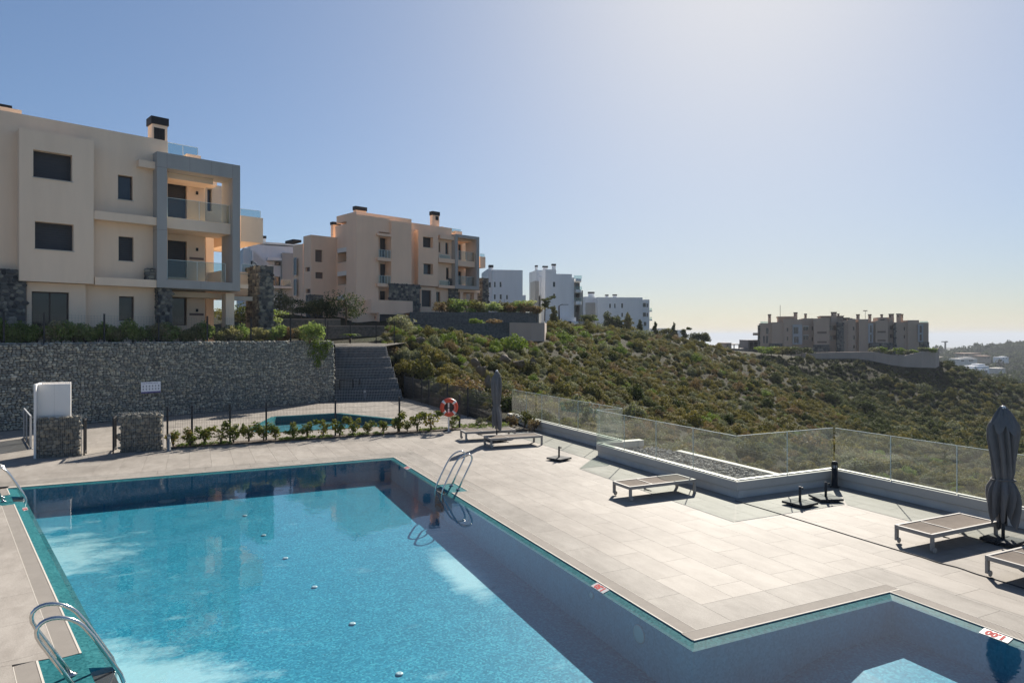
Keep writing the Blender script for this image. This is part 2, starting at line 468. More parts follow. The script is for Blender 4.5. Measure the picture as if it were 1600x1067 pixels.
M['mosaic_pale'] = mosaic('pale_turquoise_mosaic', [(0.05, 0.22, 0.28), (0.07, 0.28, 0.34), (0.10, 0.34, 0.40)], False, 0.5)
def water_mat(name, scale, strength, tint):
    m = bpy.data.materials.new(name); m.use_nodes = True
    nt = m.node_tree; nt.nodes.remove(nt.nodes['Principled BSDF'])
    pos = position(nt)
    mp = node(nt, 'ShaderNodeMapping'); mp.inputs['Scale'].default_value = (1.0, 0.7, 1); mp.inputs['Rotation'].default_value = (0, 0, R(35))
    nt.links.new(pos, mp.inputs[0])
    h = math_node(nt, 'ADD', noise(nt, mp.outputs[0], scale, 3, 0.5), math_node(nt, 'MULTIPLY', noise(nt, mp.outputs[0], scale * 3.1, 2, 0.5), 0.35))
    calm = ramp(nt, noise(nt, pos, 0.35, 2), [(0.4, (0.25, 0.25, 0.25)), (0.62, (1, 1, 1))])
    h = math_node(nt, 'MULTIPLY', h, calm)
    bp = node(nt, 'ShaderNodeBump'); bp.inputs['Strength'].default_value = strength; bp.inputs['Distance'].default_value = 0.02
    nt.links.new(h, bp.inputs['Height'])
    t = node(nt, 'ShaderNodeBsdfTransparent'); t.inputs[0].default_value = rgba(tint)
    g = node(nt, 'ShaderNodeBsdfGlossy'); g.inputs['Roughness'].default_value = 0.015
    nt.links.new(bp.outputs[0], g.inputs['Normal'])
    mx = node(nt, 'ShaderNodeMixShader')
    nt.links.new(schlick(nt, bp.outputs[0], 0.045), mx.inputs[0]); nt.links.new(t.outputs[0], mx.inputs[1]); nt.links.new(g.outputs[0], mx.inputs[2])
    nt.links.new(mx.outputs[0], nt.nodes['Material Output'].inputs['Surface'])
    return m
M['water'] = water_mat('pool_water', 5.0, 0.10, (0.93, 0.98, 1.0))
GAB = [(0.26, 0.265, 0.24), (0.34, 0.345, 0.31), (0.42, 0.425, 0.37), (0.30, 0.315, 0.295), (0.50, 0.485, 0.41), (0.37, 0.39, 0.355), (0.58, 0.53, 0.41),
       (0.28, 0.285, 0.265), (0.45, 0.42, 0.35), (0.66, 0.63, 0.53)]
M['gabion'] = stone_mat('gabion_stone', [(r * 0.62, g * 0.58, b * 0.54) for r, g, b in GAB], False)
M['gabion_joined'] = stone_mat('gabion_stone_joined', GAB, True)
CLAD = [(0.08, 0.085, 0.088), (0.14, 0.14, 0.13), (0.055, 0.057, 0.062), (0.20, 0.19, 0.165), (0.10, 0.10, 0.10), (0.28, 0.265, 0.22)]
M['clad_stone'] = stone_mat('dark_cladding_stone', CLAD, True)
M['rock'] = stone_mat('grey_rock', [(0.16, 0.132, 0.098), (0.20, 0.165, 0.125)], False, 0.9)
M['gravel'] = stone_mat('grey_gravel', [(0.16, 0.16, 0.155), (0.24, 0.235, 0.225), (0.32, 0.31, 0.295), (0.12, 0.12, 0.12)], True)
M['gap'] = simple('dark_stone_gaps', (0.12, 0.12, 0.112), 0.95, var=0.2)
# ------------------------------------------------------------------ sea and terrain
def struct(o, **k): return tag(o, kind='structure', **k)

def sea_material():
    m, nt, b = new_mat('sea_water')
    pos = position(nt)
    b.inputs['Base Color'].default_value = (0.05, 0.075, 0.095, 1)
    b.inputs['Roughness'].default_value = 0.7
    b.inputs['Specular IOR Level'].default_value = 0.08
    return m
mb = MB()
mb.face([(-40000, -3000, -100), (40000, -3000, -100), (40000, 40000, -100), (-40000, 40000, -100)])
struct(mb.build('sea', sea_material()))

# heights of the near hillside, read on sight lines: (px, py, metres ahead)
HILL = [(640, 604, 39.5), (626, 585, 41.3), (613, 560, 43.2), (604, 546, 45), (650, 527, 49), (700, 528, 55), (780, 530, 61), (850, 530, 66), (890, 512, 95), (750, 640, 31), (790, 640, 30.5), (740, 595, 40), (740, 555, 50),
        (850, 652, 32), (850, 605, 44), (850, 565, 57), (950, 664, 34), (950, 620, 48), (950, 575, 70), (950, 522, 105), (1040, 532, 125), (1050, 690, 32),
        (1050, 645, 48), (1050, 590, 78), (1110, 545, 140), (1150, 735, 30), (1150, 685, 44), (1150, 625, 70), (1150, 580, 105), (1160, 552, 160),
        (1250, 755, 31), (1250, 705, 47), (1250, 650, 75), (1240, 615, 105), (1225, 585, 130), (1230, 556, 160), (1350, 772, 33), (1350, 725, 52), (1350, 690, 75), (1340, 660, 105),
        (1320, 594, 145), (1400, 598, 143), (1250, 580, 148), (1340, 568, 152), (1450, 785, 35), (1450, 728, 60), (1450, 690, 90), (1450, 640, 130), (1450, 572, 158), (1480, 566, 165), (1600, 795, 38), (1600, 745, 58),
        (1600, 695, 95), (1600, 656, 140), (1530, 590, 168), (1565, 602, 174), (1600, 618, 182), (1650, 634, 188), (1750, 800, 42), (1750, 710, 100), (1750, 645, 190)]
pts = []
for px, py, yc in HILL:
    x, y = ahead(px, yc)
    pts.append((x, y, height(py, yc)))
def camz(xc, yc, z): pts.append((*W(xc, yc), z))
for xc, yc, z in [(25, 15, -4), (45, 20, -8), (80, 40, -15), (15, -20, -5), (60, -30, -12), (120, 100, -22), (180, 200, -32), (200, 330, -60), (100, 330, -60), (100, 240, -32),
                  (30, 230, -22), (0, 330, -50), (-30, 180, -4), (-10, 140, 1), (-60, 110, 6.5), (-25, 95, 6.5), (-100, 200, 3), (-120, 100, 7), (-110, 40, 5), (-60, 60, 5.0), (-22, 66, 5.4),
                  (-12, 52, 3.6), (-80, 330, -20), (150, 270, -50), (20, 125, 2.5), (46, 158, -0.6), (75, 162, -2.0), (108, 190, -9)]:
    camz(xc, yc, z)
P0 = np.array(pts)
def tps(P, Q):
    def U(d2): return 0.5 * d2 * np.log(d2 + 1e-9)
    n = len(P); c = P[:, :2] / 100.0
    K = U(((c[:, None] - c[None]) ** 2).sum(-1)) + np.eye(n) * 2e-3
    A = np.zeros((n + 3, n + 3)); A[:n, :n] = K; A[:n, n:] = np.c_[np.ones(n), c]; A[n:, :n] = A[:n, n:].T
    w = np.linalg.solve(A, np.r_[P[:, 2], 0, 0, 0])
    q = Q / 100.0
    return U(((q[:, None] - c[None]) ** 2).sum(-1)) @ w[:n] + np.c_[np.ones(len(q)), q] @ w[n:]
rng = np.random.default_rng(7)
def wavy(x, y, s, seed):
    r = np.random.default_rng(seed); o = np.zeros(np.shape(x))
    for k in range(7):
        a = r.uniform(0, 6.28); f = s * r.uniform(0.6, 1.9)
        o += np.sin((x * math.cos(a) + y * math.sin(a)) * f + r.uniform(0, 6.28))
    return o / 7
def site_mask(x, y):              # inside the built pool terrace
    return ((x < 5.75) & (y < 18.9)) | ((x < 6.3 - 0.3 * (y - 18.6)) & (y > 18.5) & (y < 22.2)) | ((x < 8.9) & (y < -8.6)) | ((x < 6.5) & (y < 5.5)) | (x < 2.2) & (y < 19.6)
def terrain_z(x, y):
    z = tps(P0, np.c_[x, y])
    d = np.hypot(x - CAM[0], y - CAM[1])
    z = z + wavy(x, y, 0.35, 3) * 0.5 + wavy(x, y, 0.11, 4) * np.clip(d / 60, 0, 1.4)
    z = np.maximum(z, -99)
    near = site_mask(x, y)
    return np.where(near, np.minimum(z, -2.6), z)
gx = np.r_[np.arange(-130, -10, 3), np.arange(-10, 45, 0.6), np.arange(45, 262, 2)]; gy = np.r_[np.arange(-60, -32, 3), np.arange(-32, 62, 0.6), np.arange(62, 350, 2)]
GX, GY = np.meshgrid(gx, gy)
GZ = np.concatenate([terrain_z(GX[i], GY[i])[None] for i in range(len(gy))])
nx, ny = len(gx), len(gy)
me = bpy.data.meshes.new('hillside_terrain')
ii = np.arange(nx * ny).reshape(ny, nx)
quads = np.stack([ii[:-1, :-1], ii[:-1, 1:], ii[1:, 1:], ii[1:, :-1]], -1).reshape(-1, 4)
me.from_pydata(np.c_[GX.ravel(), GY.ravel(), GZ.ravel()].tolist(), [], quads.tolist())
me.polygons.foreach_set('use_smooth', [True] * len(me.polygons))
def hill_material():
    m, nt, b = new_mat('scrub_soil')
    pos = position(nt)
    n1 = noise(nt, pos, 0.25, 6, 0.65); n2 = noise(nt, pos, 3.0, 5, 0.7)
    c = ramp(nt, n1, [(0.3, (0.024, 0.028, 0.011)), (0.5, (0.037, 0.033, 0.017)), (0.68, (0.038, 0.048, 0.016)), (0.8, (0.055, 0.047, 0.032))])
    c = mixc(nt, 0.7, c, ramp(nt, n2, [(0.3, (0.35, 0.35, 0.35)), (0.7, (1, 1, 1))]), 'MULTIPLY')
    nt.links.new(c, b.inputs['Base Color']); b.inputs['Roughness'].default_value = 0.95; b.inputs['Specular IOR Level'].default_value = 0.1
    add_bump(nt, b, n2, 0.9, 0.3)
    return m
M['hill'] = hill_material()
me.materials.append(M['hill'])
struct(link('hillside_terrain', me))

# far hills to the right, with the coast beyond
def far_sheet(name, x0, x1, y0, y1, step, fn, m):
    xs = np.arange(x0, x1, step); ys = np.arange(y0, y1, step)
    X, Y = np.meshgrid(xs, ys)            # camera-aligned
    Z = fn(X, Y)
    wx = CAM[0] + CH * X + SH * Y; wy = CAM[1] - SH * X + CH * Y
    n = len(xs); k = np.arange(X.size).reshape(X.shape)
    q = np.stack([k[:-1, :-1], k[:-1, 1:], k[1:, 1:], k[1:, :-1]], -1).reshape(-1, 4)
    m_ = bpy.data.meshes.new(name); m_.from_pydata(np.c_[wx.ravel(), wy.ravel(), Z.ravel()].tolist(), [], q.tolist())
    m_.polygons.foreach_set('use_smooth', [True] * len(m_.polygons)); m_.materials.append(m)
    return struct(link(name, m_))
def far_z(X, Y):                  # a long wooded hill: crest about 900 m ahead, dropping to the left
    px = CX + FPX * X / np.maximum(Y, 1)
    crest = np.interp(px, [1380, 1440, 1490, 1530, 1570, 1600, 1700, 1900], [562, 559, 554, 550, 544, 541, 537, 530])
    low = np.interp(px, [1380, 1500, 1600, 1900], [590, 600, 620, 640])
    t = np.clip((Y - 420) / 480, 0, 1); s = t * t * (3 - 2 * t) * 0.4 + t * 0.6
    py = low + (crest - low) * s
    z = CAM[2] - (py - HZ) / FPX * Y
    back = np.clip((Y - 900) / 500, 0, 1)
    z = z * (1 - back) + (-110) * back
    return np.maximum(z + wavy(X, Y, 0.03, 9) * 4 + wavy(X, Y, 0.08, 10) * 1.5, -101)
def coast_z(X, Y):
    px = CX + FPX * X / np.maximum(Y, 1)
    crest = np.interp(px, [1400, 1450, 1470, 1500, 1560, 1700], [549, 545, 543.5, 543, 543, 541])
    z = CAM[2] - (crest - HZ) / FPX * 2600
    bump_ = 1 - np.clip(np.abs(Y - 2600) / 550, 0, 1)
    z = -101 + (z + 101) * bump_ + wavy(X, Y, 0.02, 12) * 3 * bump_
    return np.where((px < 1400), -101, z)
far_sheet('far_hill', 150, 1150, 330, 1500, 9, far_z, M['hill'])
far_sheet('coast_hill', 1300, 2700, 2000, 3300, 40, coast_z, M['hill'])

# ------------------------------------------------------------------ pool terrace
XL = lambda y: -9.08 - 0.2715 * (y + 2.77)     # left pool edge
GR = 0.24                                       # grating width
YS = -27.0
P_E, P_A, P_B, P_C = (XL(0), 0), (0, 0), (0, -13.9), (3.68, -13.9)
NX, NY = 0.965, 0.262                           # inward normal of the left edge
def left_off(d): return lambda y: XL(y) + d / NX
NICHES = [('left', -11.0, -13.3), ('left', -0.85, -2.0), ('right', -4.25, -5.2)]
def clip(poly, a, b, c):                        # keep a*x + b*y <= c
    out = []
    for i in range(len(poly)):
        p, q = poly[i], poly[(i + 1) % len(poly)]
        dp, dq = a * p[0] + b * p[1] - c, a * q[0] + b * q[1] - c
        if dp <= 0: out.append(p)
        if dp * dq < 0:
            t = dp / (dp - dq); out.append((p[0] + (q[0] - p[0]) * t, p[1] + (q[1] - p[1]) * t))
    return out
def area(p): return 0.5 * abs(sum(p[i][0] * p[(i + 1) % len(p)][1] - p[(i + 1) % len(p)][0] * p[i][1] for i in range(len(p))))

# deck regions (convex): list of half planes bounding box + optional slant
WALL_P, WALL_D = (-2.05, 17.1), (0.905, 0.425)  # foot of the gabion wall
WALL_N = (0.425, -0.905)                        # towards the pool
wc = WALL_N[0] * WALL_P[0] + WALL_N[1] * WALL_P[1]
KP = [(-2.2, 12.3), (0.6, 12.5), (2.5, 9.0), (2.0, 7.4), (-3.2, 7.4), (-3.4, 8.6)]   # children's pool outline
B = 0.60
west = [(-34, 0.24), (left_off(-GR)(0.24), 0.24), (left_off(-GR)(YS), YS), (-34, YS)]
regions = [
    ('plain', [(-34, GR + B), (5.95, GR + B), (5.95, 5.0), (-34, 5.0)]),
    ('kids', [(-34, 5.0), (-3.4, 5.0), (-3.4, 22), (-34, 22)]),
    ('kids', [(-3.4, 5.0), (2.5, 5.0), (2.5, 7.4), (-3.4, 7.4)]),
    ('kids', [(-3.4, 12.5), (2.5, 12.5), (2.5, 22), (-3.4, 22)]),
    ('kids', [(2.5, 5.0), (6.0, 5.0), (6.0, 22), (2.5, 22)]),
    ('kids', [(-3.4, 8.6), (-2.2, 12.3), (-2.2, 12.5), (-3.4, 12.5)]),
    ('kids', [(-2.2, 12.3), (0.6, 12.5), (-2.2, 12.5)]),
    ('kids', [(0.6, 12.5), (2.5, 9.0), (2.5, 12.5)]),
    ('kids', [(2.5, 7.4), (2.5, 9.0), (2.0, 7.4)]),
    ('kids', [(-3.4, 7.4), (-3.2, 7.4), (-3.4, 8.6)]),
    ('plain', [(5.95, -2.55), (6.8, -2.55), (6.8, 5.0), (5.95, 5.0)]),
    ('band', [(left_off(-GR)(0.24), GR), (GR + B, GR), (GR + B, GR + B), (left_off(-GR)(0.24), GR + B)]),
    ('band', [(GR, -13.9 + GR), (GR + B, -13.9 + GR), (GR + B, GR), (GR, GR)]),
    ('band', [(GR + B, -13.9 + GR), (3.68 + GR, -13.9 + GR), (3.68 + GR, -13.9 + GR + B), (GR + B, -13.9 + GR + B)]),
    ('plain', [(GR + B, -13.9 + GR + B), (5.82, -13.9 + GR + B), (5.82, -2.55), (GR + B, -2.55)]),
    ('plain', [(GR + B, -2.55), (5.95, -2.55), (5.95, GR + B), (GR + B, GR + B)]),
    ('band', [(3.68 + GR, YS), (3.68 + GR + B, YS), (3.68 + GR + B, -13.9 + GR + B), (3.68 + GR, -13.9 + GR + B)]),
    ('plain', [(3.68 + GR + B, YS), (9.1, YS), (9.1, -13.9 + GR + B), (3.68 + GR + B, -13.9 + GR + B)]),
    ('plain', [(5.82, -13.9 + GR + B), (9.1, -13.9 + GR + B), (9.1, -8.6), (5.82, -8.6)]),
    ('west', west),
    ('west', [(-34, 0.24), (left_off(-GR)(0.24), 0.24), (left_off(-GR)(0.24), 0.84), (-34, 0.84)]),
]
def ccw(p):
    s = sum(p[i][0] * p[(i + 1) % len(p)][1] - p[(i + 1) % len(p)][0] * p[i][1] for i in range(len(p)))
    return p if s > 0 else p[::-1]
niche_rects = [[(0.0, -5.2), (0.42, -5.2), (0.42, -4.25), (0.0, -4.25)]]
for y0, y1 in ((-11.0, -13.3), (-0.85, -2.0)):
    niche_rects.append([(left_off(-0.42)(y1), y1), (XL(y1), y1), (XL(y0), y0), (left_off(-0.42)(y0), y0)])
cutouts = [[(GR, -5.2), (0.42 + GR, -5.2), (0.42 + GR, -4.25), (GR, -4.25)]]
for y0, y1 in ((-11.0, -13.3), (-0.85, -2.0)):
    cutouts.append([(left_off(-0.42 - GR)(y1), y1), (left_off(-GR)(y1), y1), (left_off(-GR)(y0), y0), (left_off(-0.42 - GR)(y0), y0)])
def minus(t, hole):
    out, rem = [], t
    hole = ccw(hole)
    order = sorted(range(len(hole)), key=lambda i: abs(hole[i][1] - hole[(i + 1) % len(hole)][1]))
    for i in order:
        p, q = hole[i], hole[(i + 1) % len(hole)]
        a, b_ = (q[1] - p[1]), -(q[0] - p[0]); c = a * p[0] + b_ * p[1]
        o = clip(rem, -a, -b_, -c)
        if len(o) >= 3 and area(o) > 1e-4: out.append(o)
        rem = clip(rem, a, b_, c)
        if len(rem) < 3 or area(rem) < 1e-4: return out if out else []
    return out
def carve(t):
    ts = [t]
    for h in cutouts:
        hx0, hx1 = min(p[0] for p in h), max(p[0] for p in h); hy0, hy1 = min(p[1] for p in h), max(p[1] for p in h)
        nxt = []
        for u in ts:
            if max(p[0] for p in u) <= hx0 or min(p[0] for p in u) >= hx1 or max(p[1] for p in u) <= hy0 or min(p[1] for p in u) >= hy1: nxt.append(u)
            else: nxt += minus(u, h)
        ts = nxt
    return ts
base = MB(); pieces = []
for kind, poly in regions:
    poly = ccw(poly)
    if kind == 'kids':
        poly = clip(poly, -WALL_N[0], -WALL_N[1], -wc)
        if len(poly) < 3: continue
    for part_ in carve(poly): base.face([(x, y, -0.022) for x, y in part_])
    if kind == 'west':
        ox, oy = left_off(-GR)(0.24), 0.24
        loc = lambda p: ((p[0] - ox) * NX + (p[1] - oy) * NY, -(p[0] - ox) * NY + (p[1] - oy) * NX)
        glo = lambda p: (ox + p[0] * NX - p[1] * NY, oy + p[0] * NY + p[1] * NX)
        lp = [loc(p) for p in poly]
        for i in range(math.floor(min(p[0] for p in lp) / 0.6) - 1, 1):
            for j in range(math.floor(min(p[1] for p in lp) / 1.2) - 2, math.ceil(max(p[1] for p in lp) / 1.2) + 2):
                tx, ty = i * 0.6, j * 1.2 - (0.6 if i % 2 else 0)
                t = [glo(p) for p in ((tx, ty), (tx + 0.6, ty), (tx + 0.6, ty + 1.2), (tx, ty + 1.2))]
                for k in range(len(poly)):
                    p, q = poly[k], poly[(k + 1) % len(poly)]
                    a, b_ = (q[1] - p[1]), -(q[0] - p[0])
                    t = clip(t, a, b_, a * p[0] + b_ * p[1])
                    if len(t) < 3: break
                if len(t) >= 3 and area(t) > 0.003: pieces += [(kind, u) for u in carve(t)]
        continue
    x0, x1 = min(p[0] for p in poly), max(p[0] for p in poly); y0, y1 = min(p[1] for p in poly), max(p[1] for p in poly)
    edges = [(poly[i], poly[(i + 1) % len(poly)]) for i in range(len(poly))]
    for i in range(math.floor((x0 - 0.84) / 0.6) - 1, math.floor((x1 - 0.84) / 0.6) + 2):
        off = 0.6 if i % 2 else 0.0
        for j in range(math.floor(y0 / 1.2) - 2, math.floor(y1 / 1.2) + 2):
            tx, ty = 0.84 + i * 0.6, j * 1.2 - off
            if kind == 'band' and poly[0][1] > 0 - 14 and (y1 - y0) < 0.7:      # bands along x: tiles laid lengthwise
                break
            t = [(tx, ty), (tx + 0.6, ty), (tx + 0.6, ty + 1.2), (tx, ty + 1.2)]
            for p, q in edges:
                a, b_ = (q[1] - p[1]), -(q[0] - p[0])
                t = clip(t, a, b_, a * p[0] + b_ * p[1])
                if len(t) < 3: break
            if len(t) >= 3 and area(t) > 0.003: pieces += [(kind, u) for u in carve(t)]
    if kind == 'band' and (y1 - y0) < 0.7:
        for j in range(int((x1 - x0) / 1.2) + 1):
            t = [(x0 + j * 1.2, y0), (min(x1, x0 + j * 1.2 + 1.2), y0), (min(x1, x0 + j * 1.2 + 1.2), y1), (x0 + j * 1.2, y1)]
            for p, q in edges:
                a, b_ = (q[1] - p[1]), -(q[0] - p[0])
                t = clip(t, a, b_, a * p[0] + b_ * p[1])
                if len(t) < 3: break
            if len(t) >= 3 and area(t) > 0.003: pieces += [(kind, u) for u in carve(t)]
deck = struct(base.build('pool_deck', M['mortar']))
def inset(poly, d):
    poly = ccw(poly); n = len(poly); out = []
    for i in range(n):
        p0, p1, p2 = Vector(poly[i - 1]), Vector(poly[i]), Vector(poly[(i + 1) % n])
        e1, e2 = (p1 - p0), (p2 - p1)
        if e1.length < 1e-4 or e2.length < 1e-4: continue
        e1.normalize(); e2.normalize()
        n1, n2 = Vector((-e1.y, e1.x)), Vector((-e2.y, e2.x))
        den = max(0.35, 1 + n1.dot(n2))
        out.append(tuple(p1 + (n1 + n2) * (d / den)))
    return out
def centre(t): return (sum(p[0] for p in t) / len(t), sum(p[1] for p in t) / len(t))
ranked = []
for kind, t in pieces:
    cx_, cy_ = centre(t)
    xc, yc = from_world(cx_, cy_)
    vis = 0
    if yc > 5:
        px, py, _ = project(cx_, cy_, 0)
        if -60 < px < 1660 and py < 1110: vis = area(t) * FPX * FPX * 3.8 / yc ** 3
    ranked.append((vis, kind, t))
ranked.sort(key=lambda r: -r[0])
joined = {'tile': MB(), 'tile_band': MB(), 'tile_west': MB()}
MK = {'band': 'tile_band', 'west': 'tile_west'}
tile_meshes = {}
for n, (vis, kind, t) in enumerate(ranked):
    m = M[MK.get(kind, 'tile')]
    cx_, cy_ = centre(t)
    q = inset(t, 0.0022)
    if len(q) < 3: continue
    if n < 296 and vis > 20:
        key = (MK.get(kind), tuple((round(x - cx_, 3), round(y - cy_, 3)) for x, y in q))
        if key not in tile_meshes:
            tile_meshes[key] = MB().prism([(x - cx_, y - cy_) for x, y in q], -0.02, 0).mesh('tile', m)
        o = link('tile', tile_meshes[key], deck); o.location = (cx_, cy_, 0)
    else:
        joined[MK.get(kind, 'tile')].prism(q, -0.02, 0)
for k, b_ in joined.items():
    if b_.v: tag(b_.build('joined_tiles', M[k], deck), kind='stuff')

# overflow gratings: trough, cream lip, cross bars
trough, lip, bars = MB(), MB(), MB()
def strip(mb_, quad, z): mb_.face([(x, y, z) for x, y in ccw(quad)])
def grating(p, q, n, pitch=0.022, skip=()):     # p->q along the pool edge, n unit normal away from the water
    p, q = Vector(p), Vector(q); n = Vector(n); L = (q - p).length; d = (q - p) / L
    strip(trough, [p, q, q + n * GR, p + n * GR], -0.05)
    k = 0.0
    while k < L:
        a = p + d * k
        if not any(s0 < k < s1 for s0, s1 in skip):
            c = a + n * (GR * 0.5 + 0.012)
            bars.rbox(c.x, c.y, -0.012, 0.0145, GR - 0.032, 0.022, math.atan2(d.y, d.x))
        k += pitch
    for s0, s1 in zip([0] + [s[1] for s in skip], [s[0] for s in skip] + [L]):
        c = p + d * ((s0 + s1) / 2) + n * 0.012
        lip.rbox(c.x, c.y, -0.012, s1 - s0, 0.022, 0.028, math.atan2(d.y, d.x))
        c = p + d * ((s0 + s1) / 2) + n * (GR - 0.004)
        lip.rbox(c.x, c.y, -0.012, s1 - s0, 0.008, 0.026, math.atan2(d.y, d.x))
grating((XL(0), 0), (GR, 0), (0, 1))
grating((0, 0), (0, -13.9 + GR), (1, 0), skip=[(4.25, 5.2)])
grating((0, -13.9), (3.68 + GR, -13.9), (0, 1))
grating((3.68, -13.9), (3.68, YS), (1, 0))
Lw = 1 / NX
grating((XL(0), 0), (XL(YS), YS), (-NX, -NY), skip=[(0.85 * 1.036, 2.0 * 1.036), (11.0 * 1.036, 13.3 * 1.036)])
# the grating steps outwards round each ladder recess
grating((0.42, -4.25), (0.42, -5.2), (1, 0))
for y0, y1 in ((-11.0, -13.3), (-0.85, -2.0)):
    grating((left_off(-0.42)(y0), y0), (left_off(-0.42)(y1), y1), (-NX, -NY))
gt = struct(trough.build('overflow_grating', M['grate_trough']))
lip.build('grating_edge', M['lip'], gt)
tag(bars.build('grating_bars', M['grate_bar'], gt), kind='stuff')

# rim, basin and water of the main pool
RI, LI = 0.14, 0.25
def ring_points(off_r, off_l):
    return [(XL(-off_r) + off_l / NX, -off_r), (-off_r, -off_r), (-off_r, -13.9 - off_r), (3.68 - off_r, -13.9 - off_r), (3.68 - off_r, YS), (XL(YS) + off_l / NX, YS)]
outer, inner = ring_points(0, 0), ring_points(RI, LI)
rim = MB(); basin = MB()
LADDERS = {1: [-4.72], 5: [-11.75, -1.35]}       # edge of the ring -> y of the ladder recesses in it
RW = 0.31
def at_y(p, q, y):
    t = (y - p[1]) / (q[1] - p[1]); return (p[0] + (q[0] - p[0]) * t, y)
for i in range(6):
    if i == 4: continue
    o0, o1, i0, i1 = outer[i], outer[(i + 1) % 6], inner[i], inner[(i + 1) % 6]
    cuts = LADDERS.get(i, [])
    spans = []
    if not cuts: spans = [(o0, o1, i0, i1)]
    else:
        up = o1[1] > o0[1]
        ys = sorted(((y - RW, y + RW) for y in cuts), reverse=not up)
        po, pi_ = o0, i0
        for lo_, hi_ in ys:
            ya, yb_ = (lo_, hi_) if up else (hi_, lo_)
            spans.append((po, at_y(o0, o1, ya), pi_, at_y(i0, i1, ya)))
            po, pi_ = at_y(o0, o1, yb_), at_y(i0, i1, yb_)
            A0, A1, B0_, B1_ = at_y(o0, o1, ya), po, at_y(i0, i1, ya), pi_
            basin.face([(*A0, -0.012), (*A1, -0.012), (*A1, -1.0), (*A0, -1.0)])
            basin.face([(*A0, -0.012), (*A0, -1.0), (*B0_, -1.0), (*B0_, -0.052)])
            basin.face([(*A1, -0.012), (*B1_, -0.052), (*B1_, -1.0), (*A1, -1.0)])
            basin.face([(*A0, -0.60), (*A1, -0.60), (*B1_, -0.60), (*B0_, -0.60)])
        spans.append((po, o1, pi_, i1))
    for a_, b_, c_, d_ in spans:
        rim.face([(*a_, -0.010), (*b_, -0.010), (*d_, -0.052), (*c_, -0.052)][::-1])
        basin.face([(*c_, -0.052), (*d_, -0.052), (*d_, -1.0), (*c_, -1.0)])
for r in niche_rects:
    strip(rim, r, -0.0085)
rim_o = struct(rim.build('pool_rim', M['mosaic_rim']))
def fz(x, y): return -0.54 if x > 1.2 else -(0.645 + 0.0075 * -y)
fl = MB()
fi = inner
fl.face([(fi[0][0], fi[0][1], fz(*fi[0])), (fi[5][0], YS, fz(0, YS)), (-RI + 1.2, YS, fz(0, YS)), (-RI + 1.2, -13.9, fz(0, -13.9)), (-RI, -13.9, fz(0, -13.9)), (fi[1][0], fi[1][1], fz(*fi[1]))])
fl.face([(-RI + 1.2, -14.0, fz(0, -14)), (-RI + 1.2, YS, fz(0, YS)), (2.2, YS, -0.54), (2.2, -14.0, -0.54)])
fl.face([(2.2, -14.0, -0.54), (2.2, YS, -0.54), (3.7, YS, -0.54), (3.7, -14.0, -0.54)])
bas = struct(basin.build('pool_basin', M['mosaic_wall']))
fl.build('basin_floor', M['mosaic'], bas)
# floor inlets and wall lights
def disc(name, r, parent, loc, rot=(0, 0, 0), m='white_plastic'):
    o = MB().lathe([(r, 0), (r, 0.012), (r * 0.8, 0.02), (r * 0.3, 0.022), (0.005, 0.018)], n=18).build(name, M[m], parent)
    o.location = loc; o.rotation_euler = rot
    return o
for px, py in [(624, 1049.5), (550.6, 973), (491.4, 917), (446, 873), (412, 838), (382.6, 808), (360, 783)]:
    p = ground(px, py, -0.70)
    disc('floor_inlet', 0.052, bas, (p.x, p.y, fz(p.x, p.y) + 0.002), m='inlet')
for px, py in [(261, 783.6), (361, 774), (455, 766)]:
    p = ground(px, py, -0.66)
    disc('floor_lamp', 0.22, bas, (p.x, p.y, fz(p.x, p.y) + 0.002), m='inlet')
for y, z, r in ((-12.95, -0.27, 0.125), (-11.75, -0.16, 0.05), (-1.75, -0.2, 0.1), (-6.6, -0.22, 0.1)):
    disc('wall_lamp', r, bas, (-RI - 0.002, y, z), (0, R(-90), 0), m='inlet')
wat = MB()
wp = ring_points(0.004, 0.004)
wat.face([(*wp[0], -0.04), (*wp[5], -0.04), (wp[2][0], YS, -0.04), (*wp[2], -0.04), (*wp[1], -0.04)])
wat.face([(*wp[2], -0.04), (wp[2][0], YS, -0.04), (*wp[4], -0.04), (*wp[3], -0.04)])
struct(wat.build('pool_water', M['water']))

# children's pool
kb = MB(); ko = ccw(KP)
n = len(ko)
for i in range(n):
    a, b_ = ko[i], ko[(i + 1) % n]
    kb.face([(*b_, 0.0), (*a, 0.0), (*a, -0.6), (*b_, -0.6)])
kids_pool = struct(kb.build('wading_pool_basin', M['mosaic_rim']))
kf = MB(); kf.face([(x, y, -0.34) for x, y in ko]); kf.build('basin_floor', M['mosaic_pale'], kids_pool)
kr = MB()
for i in range(n):
    a, b_ = Vector(ko[i]), Vector(ko[(i + 1) % n]); d = (b_ - a).normalized(); nn = Vector((d.y, -d.x))
    c = (a + b_) / 2 + nn * 0.11
    kr.rbox(c.x, c.y, 0.012, (b_ - a).length + 0.1, 0.22, 0.024, math.atan2(d.y, d.x))
kr.build('pool_rim', M['mosaic_rim'], kids_pool)
kw = MB(); kw.face([(x, y, -0.17) for x, y in ko])
M['water_still'] = water_mat('wading_water', 6.0, 0.1, (0.93, 0.98, 1.0))
struct(kw.build('wading_pool_water', M['water_still']))

